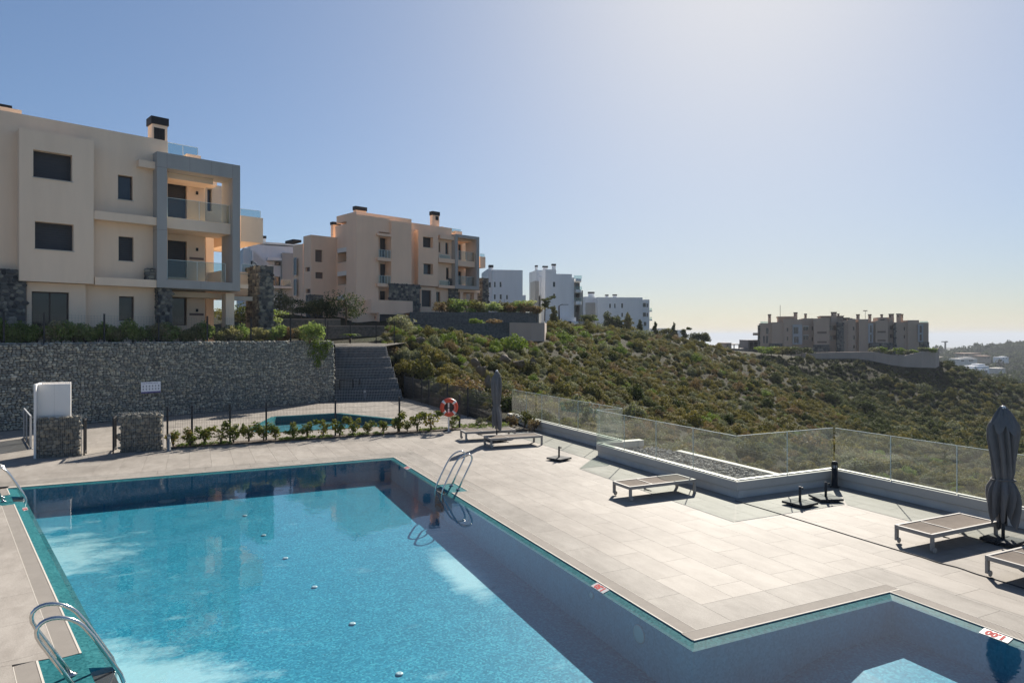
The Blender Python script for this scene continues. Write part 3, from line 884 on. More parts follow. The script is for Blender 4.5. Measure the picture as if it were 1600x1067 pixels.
# ------------------------------------------------------------------ stones
_ico = {}
def ico_base(sub, seed, jit):
    key = (sub, seed)
    if key not in _ico:
        bm = bmesh.new(); bmesh.ops.create_icosphere(bm, subdivisions=sub, radius=0.5)
        r = random.Random(seed)
        for v in bm.verts:
            v.co *= 1 + r.uniform(-jit, jit * 0.6)
        # flatten a few sides so the stone reads as broken rock
        for _ in range(3):
            d = Vector((r.uniform(-1, 1), r.uniform(-1, 1), r.uniform(-1, 1))).normalized(); lim = r.uniform(0.26, 0.4)
            for v in bm.verts:
                k = v.co.dot(d)
                if k > lim: v.co -= d * (k - lim)
        V = np.array([v.co[:] for v in bm.verts]); F = [tuple(v.index for v in f.verts) for f in bm.faces]
        bm.free(); _ico[key] = (V, F)
    return _ico[key]
def joined_stones(name, items, m, parent, sub=1, jit=0.2):
    """items: (centre xyz, size xyz, rotation z); one mesh, a 'tone' per stone"""
    vs, fs, tones, off = [], [], [], 0
    r = random.Random(len(items))
    for c, s, rz in items:
        V, F = ico_base(sub, r.randrange(8), jit)
        a = r.uniform(-0.6, 0.6); ca, sa = math.cos(a), math.sin(a)
        q = V.copy(); x, z = q[:, 0] * ca - q[:, 2] * sa, q[:, 0] * sa + q[:, 2] * ca
        q[:, 0], q[:, 2] = x, z
        q *= np.array(s)
        cz, sz = math.cos(rz), math.sin(rz)
        q = np.c_[q[:, 0] * cz - q[:, 1] * sz, q[:, 0] * sz + q[:, 1] * cz, q[:, 2]] + np.array(c)
        vs.append(q); fs += [tuple(k + off for k in f) for f in F]; off += len(q)
        tones += [r.random()] * len(F)
    me_ = bpy.data.meshes.new(name)
    me_.from_pydata(np.concatenate(vs).tolist(), [], fs)
    at = me_.attributes.new('tone', 'FLOAT', 'FACE'); at.data.foreach_set('value', tones)
    me_.materials.append(m)
    return tag(link(name, me_, parent), kind='stuff')
def pack(w, h, s, rnd, asp=0.72):
    """stones filling a w x h rectangle: (u, v, su, sv)"""
    out = []; v = 0
    while v < h:
        rh = s * asp * rnd.uniform(0.8, 1.25); u = -rnd.uniform(0, s)
        while u < w:
            rw = s * rnd.choice((0.7, 0.9, 1.0, 1.2, 1.5)); hh = rh * rnd.uniform(0.85, 1.3)
            uu, vv = u + rw / 2, v + rh / 2 + rnd.uniform(-0.15, 0.15) * s
            if 0 < uu < w and vv - hh * 0.4 > -0.02 and vv + hh * 0.3 < h: out.append((uu, vv, rw * 1.22, hh * 1.22))
            u += rw
        v += rh
    return out

# tall gabion wall behind the children's area: local x along the wall from its right end to the left, face at y = 0
rnd = random.Random(5)
we_ = on_line(523.5, WALL_P, WALL_D)
wall_end = Vector((WALL_P[0] + WALL_D[0] * we_, WALL_P[1] + WALL_D[1] * we_))
gw = empty('gabion_wall', (wall_end.x, wall_end.y, 0), math.atan2(-WALL_D[1], -WALL_D[0]))
tag(gw, 'tall grey gabion wall of wire-caged stones behind the wading pool', 'retaining wall')
GWL, GWH = 34.0, 3.5
mb = MB(); mb.box(0, GWL, -1.0, -0.10, -0.3, GWH - 0.05); mb.build('core', M['gap'], gw)
it = [((u, -0.075 + rnd.uniform(-0.03, 0.02), v), (su, 0.17, sv), 0) for u, v, su, sv in pack(GWL, GWH, 0.13, rnd)]
it += [((rnd.uniform(0, GWL), rnd.uniform(-0.9, -0.1), GWH - 0.05), (0.2, 0.2, 0.12), rnd.uniform(0, 3)) for _ in range(700)]
joined_stones('stones', it, M['gabion_joined'], gw)
wm = MB()
for k in range(int(GWL / 0.5)): wm.box(k * 0.5, k * 0.5 + 0.006, 0.025, 0.031, 0, GWH)
for k in range(8): wm.box(0, GWL, 0.032, 0.038, k * 0.49 + 0.03, k * 0.49 + 0.036)
tag(wm.build('wire_cage', M['wire'], gw), kind='stuff')

# terrace above the gabion wall
tp = []
a = Vector(WALL_P); d = Vector(WALL_D); nrm = Vector(WALL_N)
e0 = wall_end - nrm * 0.12
mb = MB()
left_end = wall_end - d * 60 - nrm * 0.12
br = Vector(W(-8.4, 45.5)); br2 = Vector(W(-11.0, 47)); bl = Vector(W(-22, 62)); bl2 = left_end - nrm * 45
ycl = from_world(wall_end.x - 0.05, wall_end.y - 0.15)[1]; tlp, trp = ahead(524, ycl + 3.15), ahead(601, ycl + 3.85)
for tri in ([(*e0, 3.42), (*tlp, 3.12), (*bl, 3.42)], [(*tlp, 3.12), (*trp, 3.12), (*W(-7.4, 47.5), 3.3)], [(*tlp, 3.12), (*W(-7.4, 47.5), 3.3), (*bl, 3.42)], [(*e0, 3.42), (*bl, 3.42), (*bl2, 3.42), (*left_end, 3.42)]):
    mb.face(tri)
M['lawn_soil'] = simple('dry_terrace_ground', (0.04, 0.031, 0.02), 0.95, var=0.35, scale=1.5, bump=0.6, bscale=12)
struct(mb.build('terrace_ground', M['lawn_soil']))

# sloping bank of stacked mesh tiers right of the gabion wall
bank = empty('tiered_bank', (0, 0, 0))
tag(bank, 'sloping bank of five dark green mesh tiers at the right end of the gabion wall', 'retaining bank')
bl_ = Vector((wall_end.x - 0.05, wall_end.y - 0.15, 0)); ycl = from_world(*bl_.xy)[1]
br_ = Vector((*ahead(629, ycl + 0.6), 0))
tl_ = Vector((*ahead(524, ycl + 3.2), 0)); tr_ = Vector((*ahead(601, ycl + 3.9), 0))
NT = 5
for k in range(NT):
    t0, t1 = k / NT, (k + 1) / NT
    z0, z1 = 3.1 * t0, 3.1 * t1
    L0, R0 = bl_.lerp(tl_, t0), br_.lerp(tr_, t0); L1, R1 = bl_.lerp(tl_, t1 - 0.08), br_.lerp(tr_, t1 - 0.08)
    L2, R2 = bl_.lerp(tl_, t1), br_.lerp(tr_, t1)
    mb = MB()
    mb.face([(*L0.xy, z0), (*R0.xy, z0), (*R1.xy, z1), (*L1.xy, z1)])
    mb.face([(*L1.xy, z1), (*R1.xy, z1), (*R2.xy, z1), (*L2.xy, z1)])
    mb.face([(*R0.xy, z0), (*R2.xy, z0 - 0.1), (*R2.xy, z1), (*R1.xy, z1)])
    tier = mb.build('tier', M['stack_dark'], bank)
    wb = MB()
    nv = 42
    for i in range(nv + 1):
        p = L0.lerp(R0, i / nv); q = L1.lerp(R1, i / nv)
        wb.tube([(p.x, p.y - 0.02, z0 + 0.02), (q.x, q.y - 0.02, z1 + 0.02)], 0.012, 4, False)
    for j in range(4):
        s = j / 4 + 0.1
        p, q = L0.lerp(L1, s), R0.lerp(R1, s)
        wb.tube([(p.x, p.y - 0.03, z0 + (z1 - z0) * s + 0.02), (q.x, q.y - 0.03, z0 + (z1 - z0) * s + 0.02)], 0.012, 4, False)
    tag(wb.build('wire_mesh', M['zinc'], tier), kind='stuff')

# low gabion blocks by the gate: every stone its own part
stone_mesh = []
for k in range(8):
    V, F = ico_base(1, k, 0.2)
    m_ = bpy.data.meshes.new('stone'); m_.from_pydata(V.tolist(), [], F); m_.materials.append(M['gabion']); stone_mesh.append(m_)
def gabion_block(x0, x1, yf, h, depth, label, seed):
    r = random.Random(seed)
    g = empty('gabion_block', (x0, yf, 0)); tag(g, label, 'gabion', 'low gabion blocks beside the gate')
    w = x1 - x0
    MB().box(0.06, w - 0.06, 0.09, depth - 0.06, 0, h - 0.07).build('core', M['gap'], g)
    def put(c, s):
        o = link('stone', r.choice(stone_mesh), g); o.location = c; o.scale = s
        o.rotation_euler = (r.uniform(-0.3, 0.3), r.uniform(-0.5, 0.5), r.uniform(-0.3, 0.3))
    for u, v, su, sv in pack(w, h - 0.02, 0.125, r, 0.78): put((u, 0.075 + r.uniform(-0.01, 0.02), v), (su, 0.15, sv))
    for u, v, su, sv in pack(depth - 0.08, h - 0.02, 0.16, r, 0.78): put((w - 0.075, 0.1 + u, v), (0.14, su, sv))
    for k in range(26): put((r.uniform(0.05, w - 0.05), r.uniform(0.1, depth - 0.05), h - 0.06), (r.uniform(0.1, 0.2), r.uniform(0.1, 0.2), 0.09))
    wr = MB()
    nw = int(w / 0.05)
    for k in range(nw + 1):
        x = w * k / nw
        wr.box(x - 0.002, x + 0.002, -0.012, -0.008, 0, h + 0.025); wr.box(x - 0.002, x + 0.002, -0.008, depth, h + 0.008, h + 0.012)
    for k in range(6): wr.box(0, w, -0.016, -0.012, k * h / 5.2 + 0.02, k * h / 5.2 + 0.024)
    for k in range(int(depth / 0.05) + 1): wr.box(w + 0.004, w + 0.008, k * 0.05 - 0.002, k * 0.05 + 0.002, 0, h + 0.03)
    tag(wr.build('wire_cage', M['zinc'], g), kind='stuff')
    return g
gabion_block(-10.02, -8.86, 4.45, 1.28, 0.24, 'low gabion block in front of the white shower screen', 11)
gabion_block(-7.84, -6.57, 4.47, 1.27, 0.40, 'low gabion block standing alone right of the gate gap', 12)

# ------------------------------------------------------------------ parapets with glass railings
def parapet(name, x0, x1, y0, y1, side, label):
    """side: which way the deck lies ('l','f'); low plinth with an overhanging cream coping"""
    t = empty(name, ((x0 + x1) / 2, (y0 + y1) / 2, 0)); tag(t, label, 'parapet', 'low parapets round the terrace')
    ox, oy = t.location.x, t.location.y
    a0, a1, b0, b1 = x0 - ox, x1 - ox, y0 - oy, y1 - oy
    MB().box(a0 + (0.05 if side == 'l' else 0), a1, b0 + (0.05 if side == 'f' else 0), b1, -4.2, 0.17).build('plinth', M['concrete'], t)
    bevel(MB().box(a0, a1 + 0.02, b0, b1 + 0.02, 0.173, 0.38).build('coping', M['coping'], t), 0.012)
    return t
parapet('parapet', 6.8, 7.08, -2.25, 6.2, 'l', 'far parapet behind the two loungers, ending at the shrubs')
parapet('parapet', 5.82, 6.10, -8.6, -2.55, 'l', 'parapet beside the gravel bed and the lone lounger')
parapet('parapet', 6.104, 9.10, -8.6, -8.32, 'f', 'short parapet run behind the pair of empty parasol bases')
parapet('parapet', 9.103, 9.38, YS, -8.3, 'l', 'long parapet behind the near parasol on the right')
parapet('parapet', 6.104, 7.65, -2.53, -2.27, 'f', 'short return parapet at the far end of the gravel bed')
def railing(p, q, label, zb=0.38, h=1.05, pane=1.52):
    p, q = Vector(p), Vector(q); L = (q - p).length; d = (q - p) / L
    t = empty('glass_railing', (p.x, p.y, zb), math.atan2(d.y, d.x)); tag(t, label, 'glass railing', 'frameless glass railings round the terrace')
    n_ = max(1, round(L / pane)); w = L / n_
    for k in range(n_):
        MB().box(k * w + 0.008, (k + 1) * w - 0.008, -0.008, 0.008, -0.04, h).build('pane', M['glass'], t)
        MB().box(k * w + 0.02, (k + 1) * w - 0.02, -0.018, 0.018, 0.001, 0.025).build('clamp_strip', M['zinc'], t)
        if k < n_ - 1: MB().box((k + 1) * w - 0.0076, (k + 1) * w + 0.0076, -0.0085, 0.0085, 0.03, h - 0.001).build('joint_edge', M['pane_edge'], t)
        MB().box(k * w + 0.010, (k + 1) * w - 0.010, -0.0085, 0.0085, h + 0.0005, h + 0.009).build('pane_edge', M['pane_edge'], t)
M['pane_edge'] = simple('pale_green_glass_edge', (0.66, 0.74, 0.70), 0.2, var=0.05)
railing((6.93, 6.0), (6.93, -2.38), 'glass railing on the far parapet behind the two loungers')
railing((5.9, -2.42), (5.9, -8.5), 'glass railing between the lone lounger and the gravel bed')
railing((5.93, -8.48), (9.18, -8.48), 'glass railing behind the two empty parasol bases')
railing((9.2, -8.52), (9.2, -25.2), 'glass railing behind the near closed parasol')
railing((5.93, -2.40), (6.9, -2.40), 'short glass return at the far end of the gravel bed')

# gravel bed
mb = MB(); mb.box(6.10, 8.1, -8.31, -2.54, -1.5, 0.10)
gb = struct(mb.build('gravel_bed', M['soil']))
it = [((rnd.uniform(6.15, 8.05), rnd.uniform(-8.27, -2.6), 0.11 + rnd.uniform(-0.03, 0.04)), (rnd.uniform(0.07, 0.16), rnd.uniform(0.07, 0.15), rnd.uniform(0.06, 0.11)), rnd.uniform(0, 3)) for _ in range(2300)]
joined_stones('gravel', it, M['gravel'], gb)
MB().box(8.1, 8.3, -8.3, -3.6, -2, 0.17).build('kerb', M['coping'], gb)
# ------------------------------------------------------------------ buildings
class Frame:
    """local axes of a facade: a along it (to the right, away), b into the building, z up"""
    def __init__(s, px, yc, head):
        s.X, s.Y, s.h = (px - CX) / FPX * yc, yc, R(head)
        s.s, s.c = math.sin(s.h), math.cos(s.h)
        s.loc = (*W(s.X, s.Y), 0); s.rz = R(90) - HEAD - s.h
    def a(s, px, b=0.0):
        k = (px - CX) / FPX
        return (k * (s.Y + b * s.s) - s.X + b * s.c) / (s.s - k * s.c)
    def b(s, px, a):
        k = (px - CX) / FPX
        return (k * (s.Y + a * s.c) - s.X - a * s.s) / (-s.c - k * s.s)
    def z(s, px, py, b=0.0):
        a = s.a(px, b)
        return CAM[2] - (py - HZ) / FPX * (s.Y + a * s.c + b * s.s)
    def za(s, a, b, py): return CAM[2] - (py - HZ) / FPX * (s.Y + a * s.c + b * s.s)
    def root(s, name): return empty(name, s.loc, s.rz)

def holed(mb, o, u, v, n, uu, vv, holes, depth):
    """wall face from corner o along u and v (unit vectors), holes (u0,u1,v0,v1) with reveals going in against n"""
    o, u, v, n = Vector(o), Vector(u), Vector(v), Vector(n)
    us = sorted({uu[0], uu[1], *[min(max(h[k], uu[0]), uu[1]) for h in holes for k in (0, 1)]})
    vs = sorted({vv[0], vv[1], *[min(max(h[k], vv[0]), vv[1]) for h in holes for k in (2, 3)]})
    P = lambda a, b, d=0: o + u * a + v * b - n * d
    for a0, a1 in zip(us, us[1:]):
        for b0, b1 in zip(vs, vs[1:]):
            ca, cb = (a0 + a1) / 2, (b0 + b1) / 2
            if any(h[0] < ca < h[1] and h[2] < cb < h[3] for h in holes): continue
            mb.face([P(a0, b0), P(a1, b0), P(a1, b1), P(a0, b1)])
    for h0, h1, k0, k1 in holes:
        mb.face([P(h0, k0), P(h0, k0, depth), P(h1, k0, depth), P(h1, k0)][::-1])
        mb.face([P(h0, k1), P(h1, k1), P(h1, k1, depth), P(h0, k1, depth)][::-1])
        mb.face([P(h0, k0), P(h0, k1), P(h0, k1, depth), P(h0, k0, depth)][::-1])
        mb.face([P(h1, k0), P(h1, k0, depth), P(h1, k1, depth), P(h1, k1)][::-1])

def window(root, a0, a1, z0, z1, y, kind, rot=None, out=0.2):
    """window in the plane y (facing -y): frame, and a shutter, pane or louvre inside it. rot: (x,y) pivot, turned to face -x"""
    w, h = a1 - a0, z1 - z0
    fw = min(0.06, w * 0.12)
    fm = {'shutter': 'shutter', 'door': 'bronze', 'glass': 'bronze', 'louver': 'louver', 'roller': 'shutter', 'pale': 'light_frame'}[kind]
    fr = MB()
    fr.box(0, w, 0.0, 0.06, 0, fw).box(0, w, 0.0, 0.06, h - fw, h).box(0, fw, 0.0, 0.06, fw, h - fw).box(w - fw, w, 0.0, 0.06, fw, h - fw)
    if kind in ('door', 'pale') and w > 0.9: fr.box(w / 2 - fw / 2, w / 2 + fw / 2, 0.001, 0.059, fw, h - fw)
    t = fr.build('window' if kind not in ('roller', 'louver') else ('garage_door' if kind == 'roller' else 'louver_panel'), M[fm], root)
    if rot is None: t.location = (a0, y, z0)
    else: t.location = (y, a1, z0); t.rotation_euler = (0, 0, R(-90))
    if kind in ('shutter', 'glass') and h < 2.0:
        MB().box(-0.04, w + 0.04, -out - 0.035, 0.0, -0.035, -0.002).build('sill', M['coping'], t)
    if kind in ('shutter', 'roller'):
        s = MB(); nsl = max(3, int((h - 2 * fw) / 0.10)); p = (h - 2 * fw) / nsl
        for k in range(nsl):
            z = fw + k * p
            s.face([(fw, 0.022, z), (w - fw, 0.022, z), (w - fw, 0.03, z + p * 0.88), (fw, 0.03, z + p * 0.88)])
            s.face([(fw, 0.03, z + p * 0.88), (w - fw, 0.03, z + p * 0.88), (w - fw, 0.022, z + p), (fw, 0.022, z + p)])
        s.build('shutter', M['shutter'], t)
    elif kind == 'louver':
        s = MB(); nsl = max(3, int(h / 0.12)); p = (h - 2 * fw) / nsl
        for k in range(nsl): s.box(fw, w - fw, 0.02, 0.04, fw + k * p, fw + k * p + p * 0.6)
        s.face([(fw, 0.058, fw), (w - fw, 0.058, fw), (w - fw, 0.058, h - fw), (fw, 0.058, h - fw)])
        s.build('slats', M['louver'], t)
    else:
        MB().box(fw, w - fw, 0.025, 0.035, fw, h - fw).build('pane', M['dark_glass'], t)
    return t

class Bld:
    def __init__(s, F, name, label, cat='apartment building', group=None, wall='plaster'):
        s.F, s.wall = F, wall
        s.root = F.root(name); tag(s.root, label, cat, group)
    def vol(s, p0, p1, yt, yb, b, depth, m=None, wins=(), name='wall', zref=None, left=(), rec=0.2, zb=None, coping=False):
        """front spans columns p0..p1 in the plane b; yt and yb are rows read at column zref (default p0)"""
        F = s.F; m = M[m or s.wall]
        a0, a1 = F.a(p0, b), F.a(p1, b)
        zr = p0 if zref is None else zref
        z1 = F.z(zr, yt, b); z0 = F.z(zr, yb, b) if zb is None else zb
        hs = []
        for w in wins:
            q0, q1, r0, r1, kind = w
            hs.append((F.a(q0, b), F.a(q1, b), F.z(q0, r1, b), F.z(q0, r0, b), kind))
        ls = []
        for w in left:                                         # openings in the left side: columns q0 (back) .. q1 (front)
            q0, q1, r0, r1, kind = w
            bb1, bb0 = F.b(q0, a0), F.b(q1, a0)
            ls.append((bb0, bb1, F.za(a0, bb0, r1), F.za(a0, bb0, r0), kind))
        mb = MB()
        holed(mb, (0, b, 0), (1, 0, 0), (0, 0, 1), (0, -1, 0), (a0, a1), (z0, z1), [h[:4] for h in hs], rec + 0.07)
        holed(mb, (a0, 0, 0), (0, -1, 0), (0, 0, 1), (-1, 0, 0), (-(b + depth), -b), (z0, z1), [(-h[1], -h[0], h[2], h[3]) for h in ls], rec + 0.07)
        B1 = b + depth
        mb.face([(a1, b, z0), (a1, B1, z0), (a1, B1, z1), (a1, b, z1)])
        mb.face([(a0, B1, z0), (a0, B1, z1), (a1, B1, z1), (a1, B1, z0)])
        mb.face([(a0, b, z1), (a1, b, z1), (a1, B1, z1), (a0, B1, z1)])
        mb.face([(a0, b, z0), (a0, B1, z0), (a1, B1, z0), (a1, b, z0)])
        o = mb.build(name, m, s.root)
        for h in hs: window(s.root, h[0], h[1], h[2], h[3], b + rec, h[4], out=rec)
        for h in ls: window(s.root, h[0], h[1], h[2], h[3], a0 + rec, h[4], rot=True, out=rec)
        return a0, a1, z0, z1
    def box(s, p0, p1, yt, yb, b, depth, m=None, name='slab', zref=None):
        F = s.F; a0, a1 = F.a(p0, b), F.a(p1, b); zr = p0 if zref is None else zref
        z1, z0 = F.z(zr, yt, b), F.z(zr, yb, b)
        return MB().box(a0, a1, b, b + depth, z0, z1).build(name, M[m or s.wall], s.root)
    def glass(s, p0, p1, yt, yb, b, name='balcony_glass', posts=3, zref=None):
        F = s.F; a0, a1 = F.a(p0, b), F.a(p1, b); zr = p0 if zref is None else zref
        z1, z0 = F.z(zr, yt, b), F.z(zr, yb, b)
        o = MB().box(a0, a1, b, b + 0.015, z0, z1).build(name, M['glass_far'], s.root)
        e = MB().box(a0, a1, b - 0.004, b + 0.019, z1 + 0.002, z1 + 0.02)
        for k in range(posts): x = a0 + (a1 - a0) * k / max(1, posts - 1); e.box(x - 0.012, x + 0.012, b - 0.006, b - 0.002, z0, z1)
        e.build('glass_edge', M['pane_edge'], o)
    def chimney(s, p0, pm, p1, yt, yc, yb, b, vent=None, m=None):
        """left edge p0, front corner pm, right edge p1; cap from yt to yc"""
        F = s.F; a0, a1 = F.a(pm, b), F.a(p1, b); d = max(0.5, F.b(p0, a0) - b)
        z1, zc, z0 = F.z(pm, yt, b), F.z(pm, yc, b), F.z(pm, yb, b)
        sh = MB().box(a0, a1, b, b + d, z0 - 0.6, zc - 0.002).build('chimney', M[m or s.wall], s.root)
        MB().box(a0 - 0.06, a1 + 0.06, b - 0.06, b + d + 0.06, zc, z1).build('chimney_cap', M['black_metal'], sh)
        if vent:
            q0, q1, r0, r1 = vent
            x0, x1, y0, y1 = F.a(q0, b), F.a(q1, b), F.z(q0, r1, b), F.z(q0, r0, b)
            v = MB().box(x0, x1, b - 0.015, b - 0.003, y0, y1)
            for k in range(4): v.box(x0 + (x1 - x0) * k / 4, x0 + (x1 - x0) * k / 4 + 0.03, b - 0.03, b - 0.016, y0, y1)
            v.build('vent', M['black_metal'], sh)
    def cladding(s, p0, p1, yt, yb, b, depth, size=0.21, left=True, zref=None, zb=None):
        """wall faced with dark irregular stones on its front and left side"""
        F = s.F; a0, a1 = F.a(p0, b), F.a(p1, b); zr = p0 if zref is None else zref
        z1 = F.z(zr, yt, b); z0 = F.z(zr, yb, b) if zb is None else zb
        core = MB().box(a0 + 0.03, a1 - 0.0, b + 0.05, b + depth, z0, z1 - 0.02).build('stone_wall', M['gap'], s.root)
        r = random.Random(int(p0 * 7 + p1))
        it = [((a0 + u, b + 0.045, z0 + v), (su, 0.10, sv), 0) for u, v, su, sv in pack(a1 - a0, z1 - z0, size, r, 0.8)]
        if left: it += [((a0 + 0.04, b + 0.05 + u, z0 + v), (0.13, su, sv), 0) for u, v, su, sv in pack(depth - 0.05, z1 - z0, size, r, 0.8)]
        it += [((a0 + r.uniform(0, a1 - a0), b + r.uniform(0.05, depth), z1 - 0.03), (size, size, 0.1), 0) for _ in range(int((a1 - a0) * depth / size / size * 1.6))]
        joined_stones('cladding_stones', it, M['clad_stone'], core)

# ---- the near apartment block on the left
F1 = Frame(245.5, 33.0, 46.4)
b1 = Bld(F1, 'apartment_building', 'nearest beige apartment block, large at far left above the gabion wall')
G1 = 3.4
b1.vol(-70, 262, 196.5, 0, 0.7, 9, zref=131, zb=G1, wins=[(184.3, 207.4, 272.9, 311, 'glass'), (185.3, 208.7, 369, 407, 'shutter'), (186, 209.7, 462.7, 501, 'glass')])
b1.vol(-70, 34, 172, 215, 2.2, 6, zref=30, name='roof_block')
b1.box(-30, 19, 164, 172, 2.6, 1.5, 'black_metal', 'roof_vent', zref=10)
b1.vol(30, 146.5, 199.9, 438.6, 0.0, 0.697, zref=32, name='bay', rec=0.32,
       wins=[(52, 112.9, 233.5, 276.3, 'shutter'), (54.6, 115, 345.5, 388.3, 'shutter')])
b1.vol(41.5, 134, 440.5, 0, 0.4, 0.297, zb=G1, name='bay_base', wins=[(49.5, 108, 455, 515, 'door')])
b1.cladding(-70, 41, 420, 0, 0.15, 0.545, zref=10, zb=G1, left=False)
b1.box(147, 245, 329, 342, 0.08, 0.617, zref=147)
b1.box(148, 245, 432.7, 445, 0.08, 0.617, zref=148)
b1.box(217, 244, 249, 260, 0.3, 0.397, zref=217)
PIL = F1.b(229.5, 0.0)
zt, zb_ = F1.z(246, 236.6, 0), F1.z(246, 449, 0)
aR0, aR1 = F1.a(363.5, 0), F1.a(375.3, 0); aL1 = F1.a(261, 0)
beam_z = F1.z(262, 262, 0); low_z = F1.z(262, 436.5, 0)
pd_ = 1.55
MB().box(0, aL1, 0.0, pd_, zb_, zt - 0.755).build('frame_pillar', M['grey_clad'], b1.root)
MB().box(aR0, aR1, 0.0, pd_, zb_, zt - 0.755).build('frame_pillar', M['grey_clad'], b1.root)
MB().box(0, aR1, 0.0, pd_, zt - 0.75, zt).build('frame_beam', M['grey_clad'], b1.root)
MB().box(aL1 + 0.004, aR0 - 0.004, 0.003, pd_, zb_, low_z).build('frame_beam', M['grey_clad'], b1.root)
b1.cladding(247, 269.5, 440, 0, 0.12, 1.4, zref=250, zb=G1)
b1.cladding(229, 247, 420, 448, 0.16, 0.5, zref=247, left=True)
jn = MB()
for z_ in (zt - 0.75 - 0.004, zt - 0.75 - 3.1): jn.box(-0.003, aL1 + 0.001, -0.003, -0.0005, z_, z_ + 0.014); jn.box(-0.003, -0.0005, 0, pd_, z_, z_ + 0.014)
for a_ in (aL1, aL1 + (aR0 - aL1) / 3, aL1 + 2 * (aR0 - aL1) / 3, aR0): jn.box(a_ - 0.006, a_ + 0.006, -0.003, -0.0005, zt - 0.75, zt)
for a_ in (aL1 + (aR0 - aL1) / 2,): jn.box(a_ - 0.006, a_ + 0.006, -0.001, 0.002, zb_, low_z)
jn.build('panel_joint', M['dark_clad'], b1.root)
# balconies inside the frame
BW = 2.3
b1.vol(255, 320.5, 262, 0, BW, 6, zref=262, zb=G1, name='balcony_wall', wins=[(258, 292, 283.3, 341, 'shutter'), (258, 292, 374.4, 432, 'shutter'), (268, 292, 464, 508, 'door')])
mz = F1.z(262, 339, 0.3); mz0 = F1.z(262, 356.5, 0.3)
MB().box(aL1 - 0.02, F1.a(362, 0.3), 0.3, BW - 0.005, mz0, mz).build('balcony_slab', M['plaster'], b1.root)
MB().box(aL1 - 0.02, aR1 + 0.6, 0.42, BW - 0.005, low_z - 0.25, low_z - 0.02).build('balcony_slab', M['plaster'], b1.root)
MB().box(aL1 - 0.03, F1.a(333, 0.9), 0.9, BW - 0.005, F1.z(262, 278, 0.9), F1.z(262, 263, 0.9)).build('balcony_roof', M['plaster'], b1.root)
MB().box(0.05, F1.a(345, 1.6), 1.6, BW - 0.005, zb_ - 0.35, zb_ - 0.06).build('balcony_slab', M['plaster'], b1.root)
b1.glass(261.5, 358, 309, 338.8, 0.42)
b1.glass(261.5, 352, 406, 436, 0.42)
for yy in (302, 390, 485):
    a_ = F1.a(307.5, BW); z_ = F1.z(307.5, yy, BW)
    MB().box(a_ - 0.05, a_ + 0.05, BW - 0.09, BW - 0.002, z_ - 0.08, z_ + 0.08).build('wall_light', M['dark_metal'], b1.root)
for yy in (403.5, 491):
    a_ = F1.a(296, BW); a2 = F1.a(318, BW); z_ = F1.z(296, yy, BW)
    MB().box(a_, a2, BW - 0.03, BW - 0.002, z_ - 0.06, z_ + 0.06).build('wall_vent', M['louver'], b1.root)
b1.vol(320.8, 352, 288, 346, 5.0, 4, 'grey_clad', zref=326, name='side_wall', wins=[(324, 331, 295, 330, 'glass')])
b1.vol(319, 339, 279, 288.5, 4.2, 5, zref=320, name='roof_block')
b1.vol(322, 334, 346.5, 0, 4.6, 4, zref=326, zb=G1, name='side_wall')
b1.vol(376, 411, 337, 377, 2.6, 6, zref=378, name='side_terrace')
b1.glass(376, 407, 326.5, 337, 2.7, posts=2)
b1.vol(345, 399, 425, 462, 2.6, 6, zref=378, name='side_terrace')
b1.glass(378, 400, 413, 425, 2.7, posts=2)
b1.box(341, 396, 462.5, 469, 1.9, 0.5, 'awning', 'awning', zref=366)
b1.vol(353, 366, 458, 0, 0.6, 0.6, zref=355, zb=G1, name='porch_post')
b1.box(376, 409, 427, 428.5, 2.55, 0.1, 'coping', 'sill', zref=378)
b1.cladding(406, 428, 414, 0, 0.9, 2.0, zref=407, zb=G1, size=0.24)
b1.chimney(231, 237.8, 261.5, 181.3, 193, 240, 1.5, vent=(240.5, 257.5, 199, 217))
b1.glass(262, 309, 223, 240, 3.2)
b1.box(292, 314, 240.5, 250, 3.0, 1.5, name='roof_block', zref=294)
b1.glass(220, 231, 217, 234, 2.6, posts=2)

# ---- the second beige block, up the slope
F2 = Frame(711.5, 76.0, 46.4)
BF = -1.3
b2 = Bld(F2, 'apartment_building', 'middle beige apartment block above the dark terraced retaining wall', wall='plaster_mid')
G2 = F2.z(690, 492, 0)
b2.vol(643, 706, 348, 0, 0.7, 10, zref=643, zb=G2, wins=[(696, 701, 379, 397, 'shutter'), (685.5, 688, 378, 394, 'glass'), (697, 702, 418, 437, 'glass'), (681.5, 688, 456, 473, 'door')])
b2.vol(653.5, 684.5, 358.8, 446, 0.0, 0.697, zref=654, name='bay', rec=0.5, wins=[(661, 676.6, 369.6, 386, 'shutter'), (661.8, 676.8, 411.5, 428, 'glass')])
b2.vol(657, 681, 448, 0, 0.3, 0.397, zb=G2, name='bay_base', wins=[(659, 673.6, 453, 479, 'roller')])
z4, z3 = F2.z(713, 365.8, 0), F2.z(713, 451, 0)
zb4, zl3 = F2.z(715, 370.5, 0), F2.z(715, 445.5, 0)
c0, c1, c2, c3 = 0.0, F2.a(715.5, 0), F2.a(744.5, 0), F2.a(749, 0)
MB().box(c0, c1, 0, 2.0, z3, z4 - 0.353).build('frame_pillar', M['grey_clad'], b2.root)
MB().box(c2, c3, 0, 2.0, z3, z4 - 0.353).build('frame_pillar', M['grey_clad'], b2.root)
MB().box(c0, c3, 0, 2.0, z4 - 0.35, z4).build('frame_beam', M['grey_clad'], b2.root)
MB().box(c1 + 0.004, c2 - 0.004, 0.003, 2.0, z3, zl3).build('frame_beam', M['grey_clad'], b2.root)
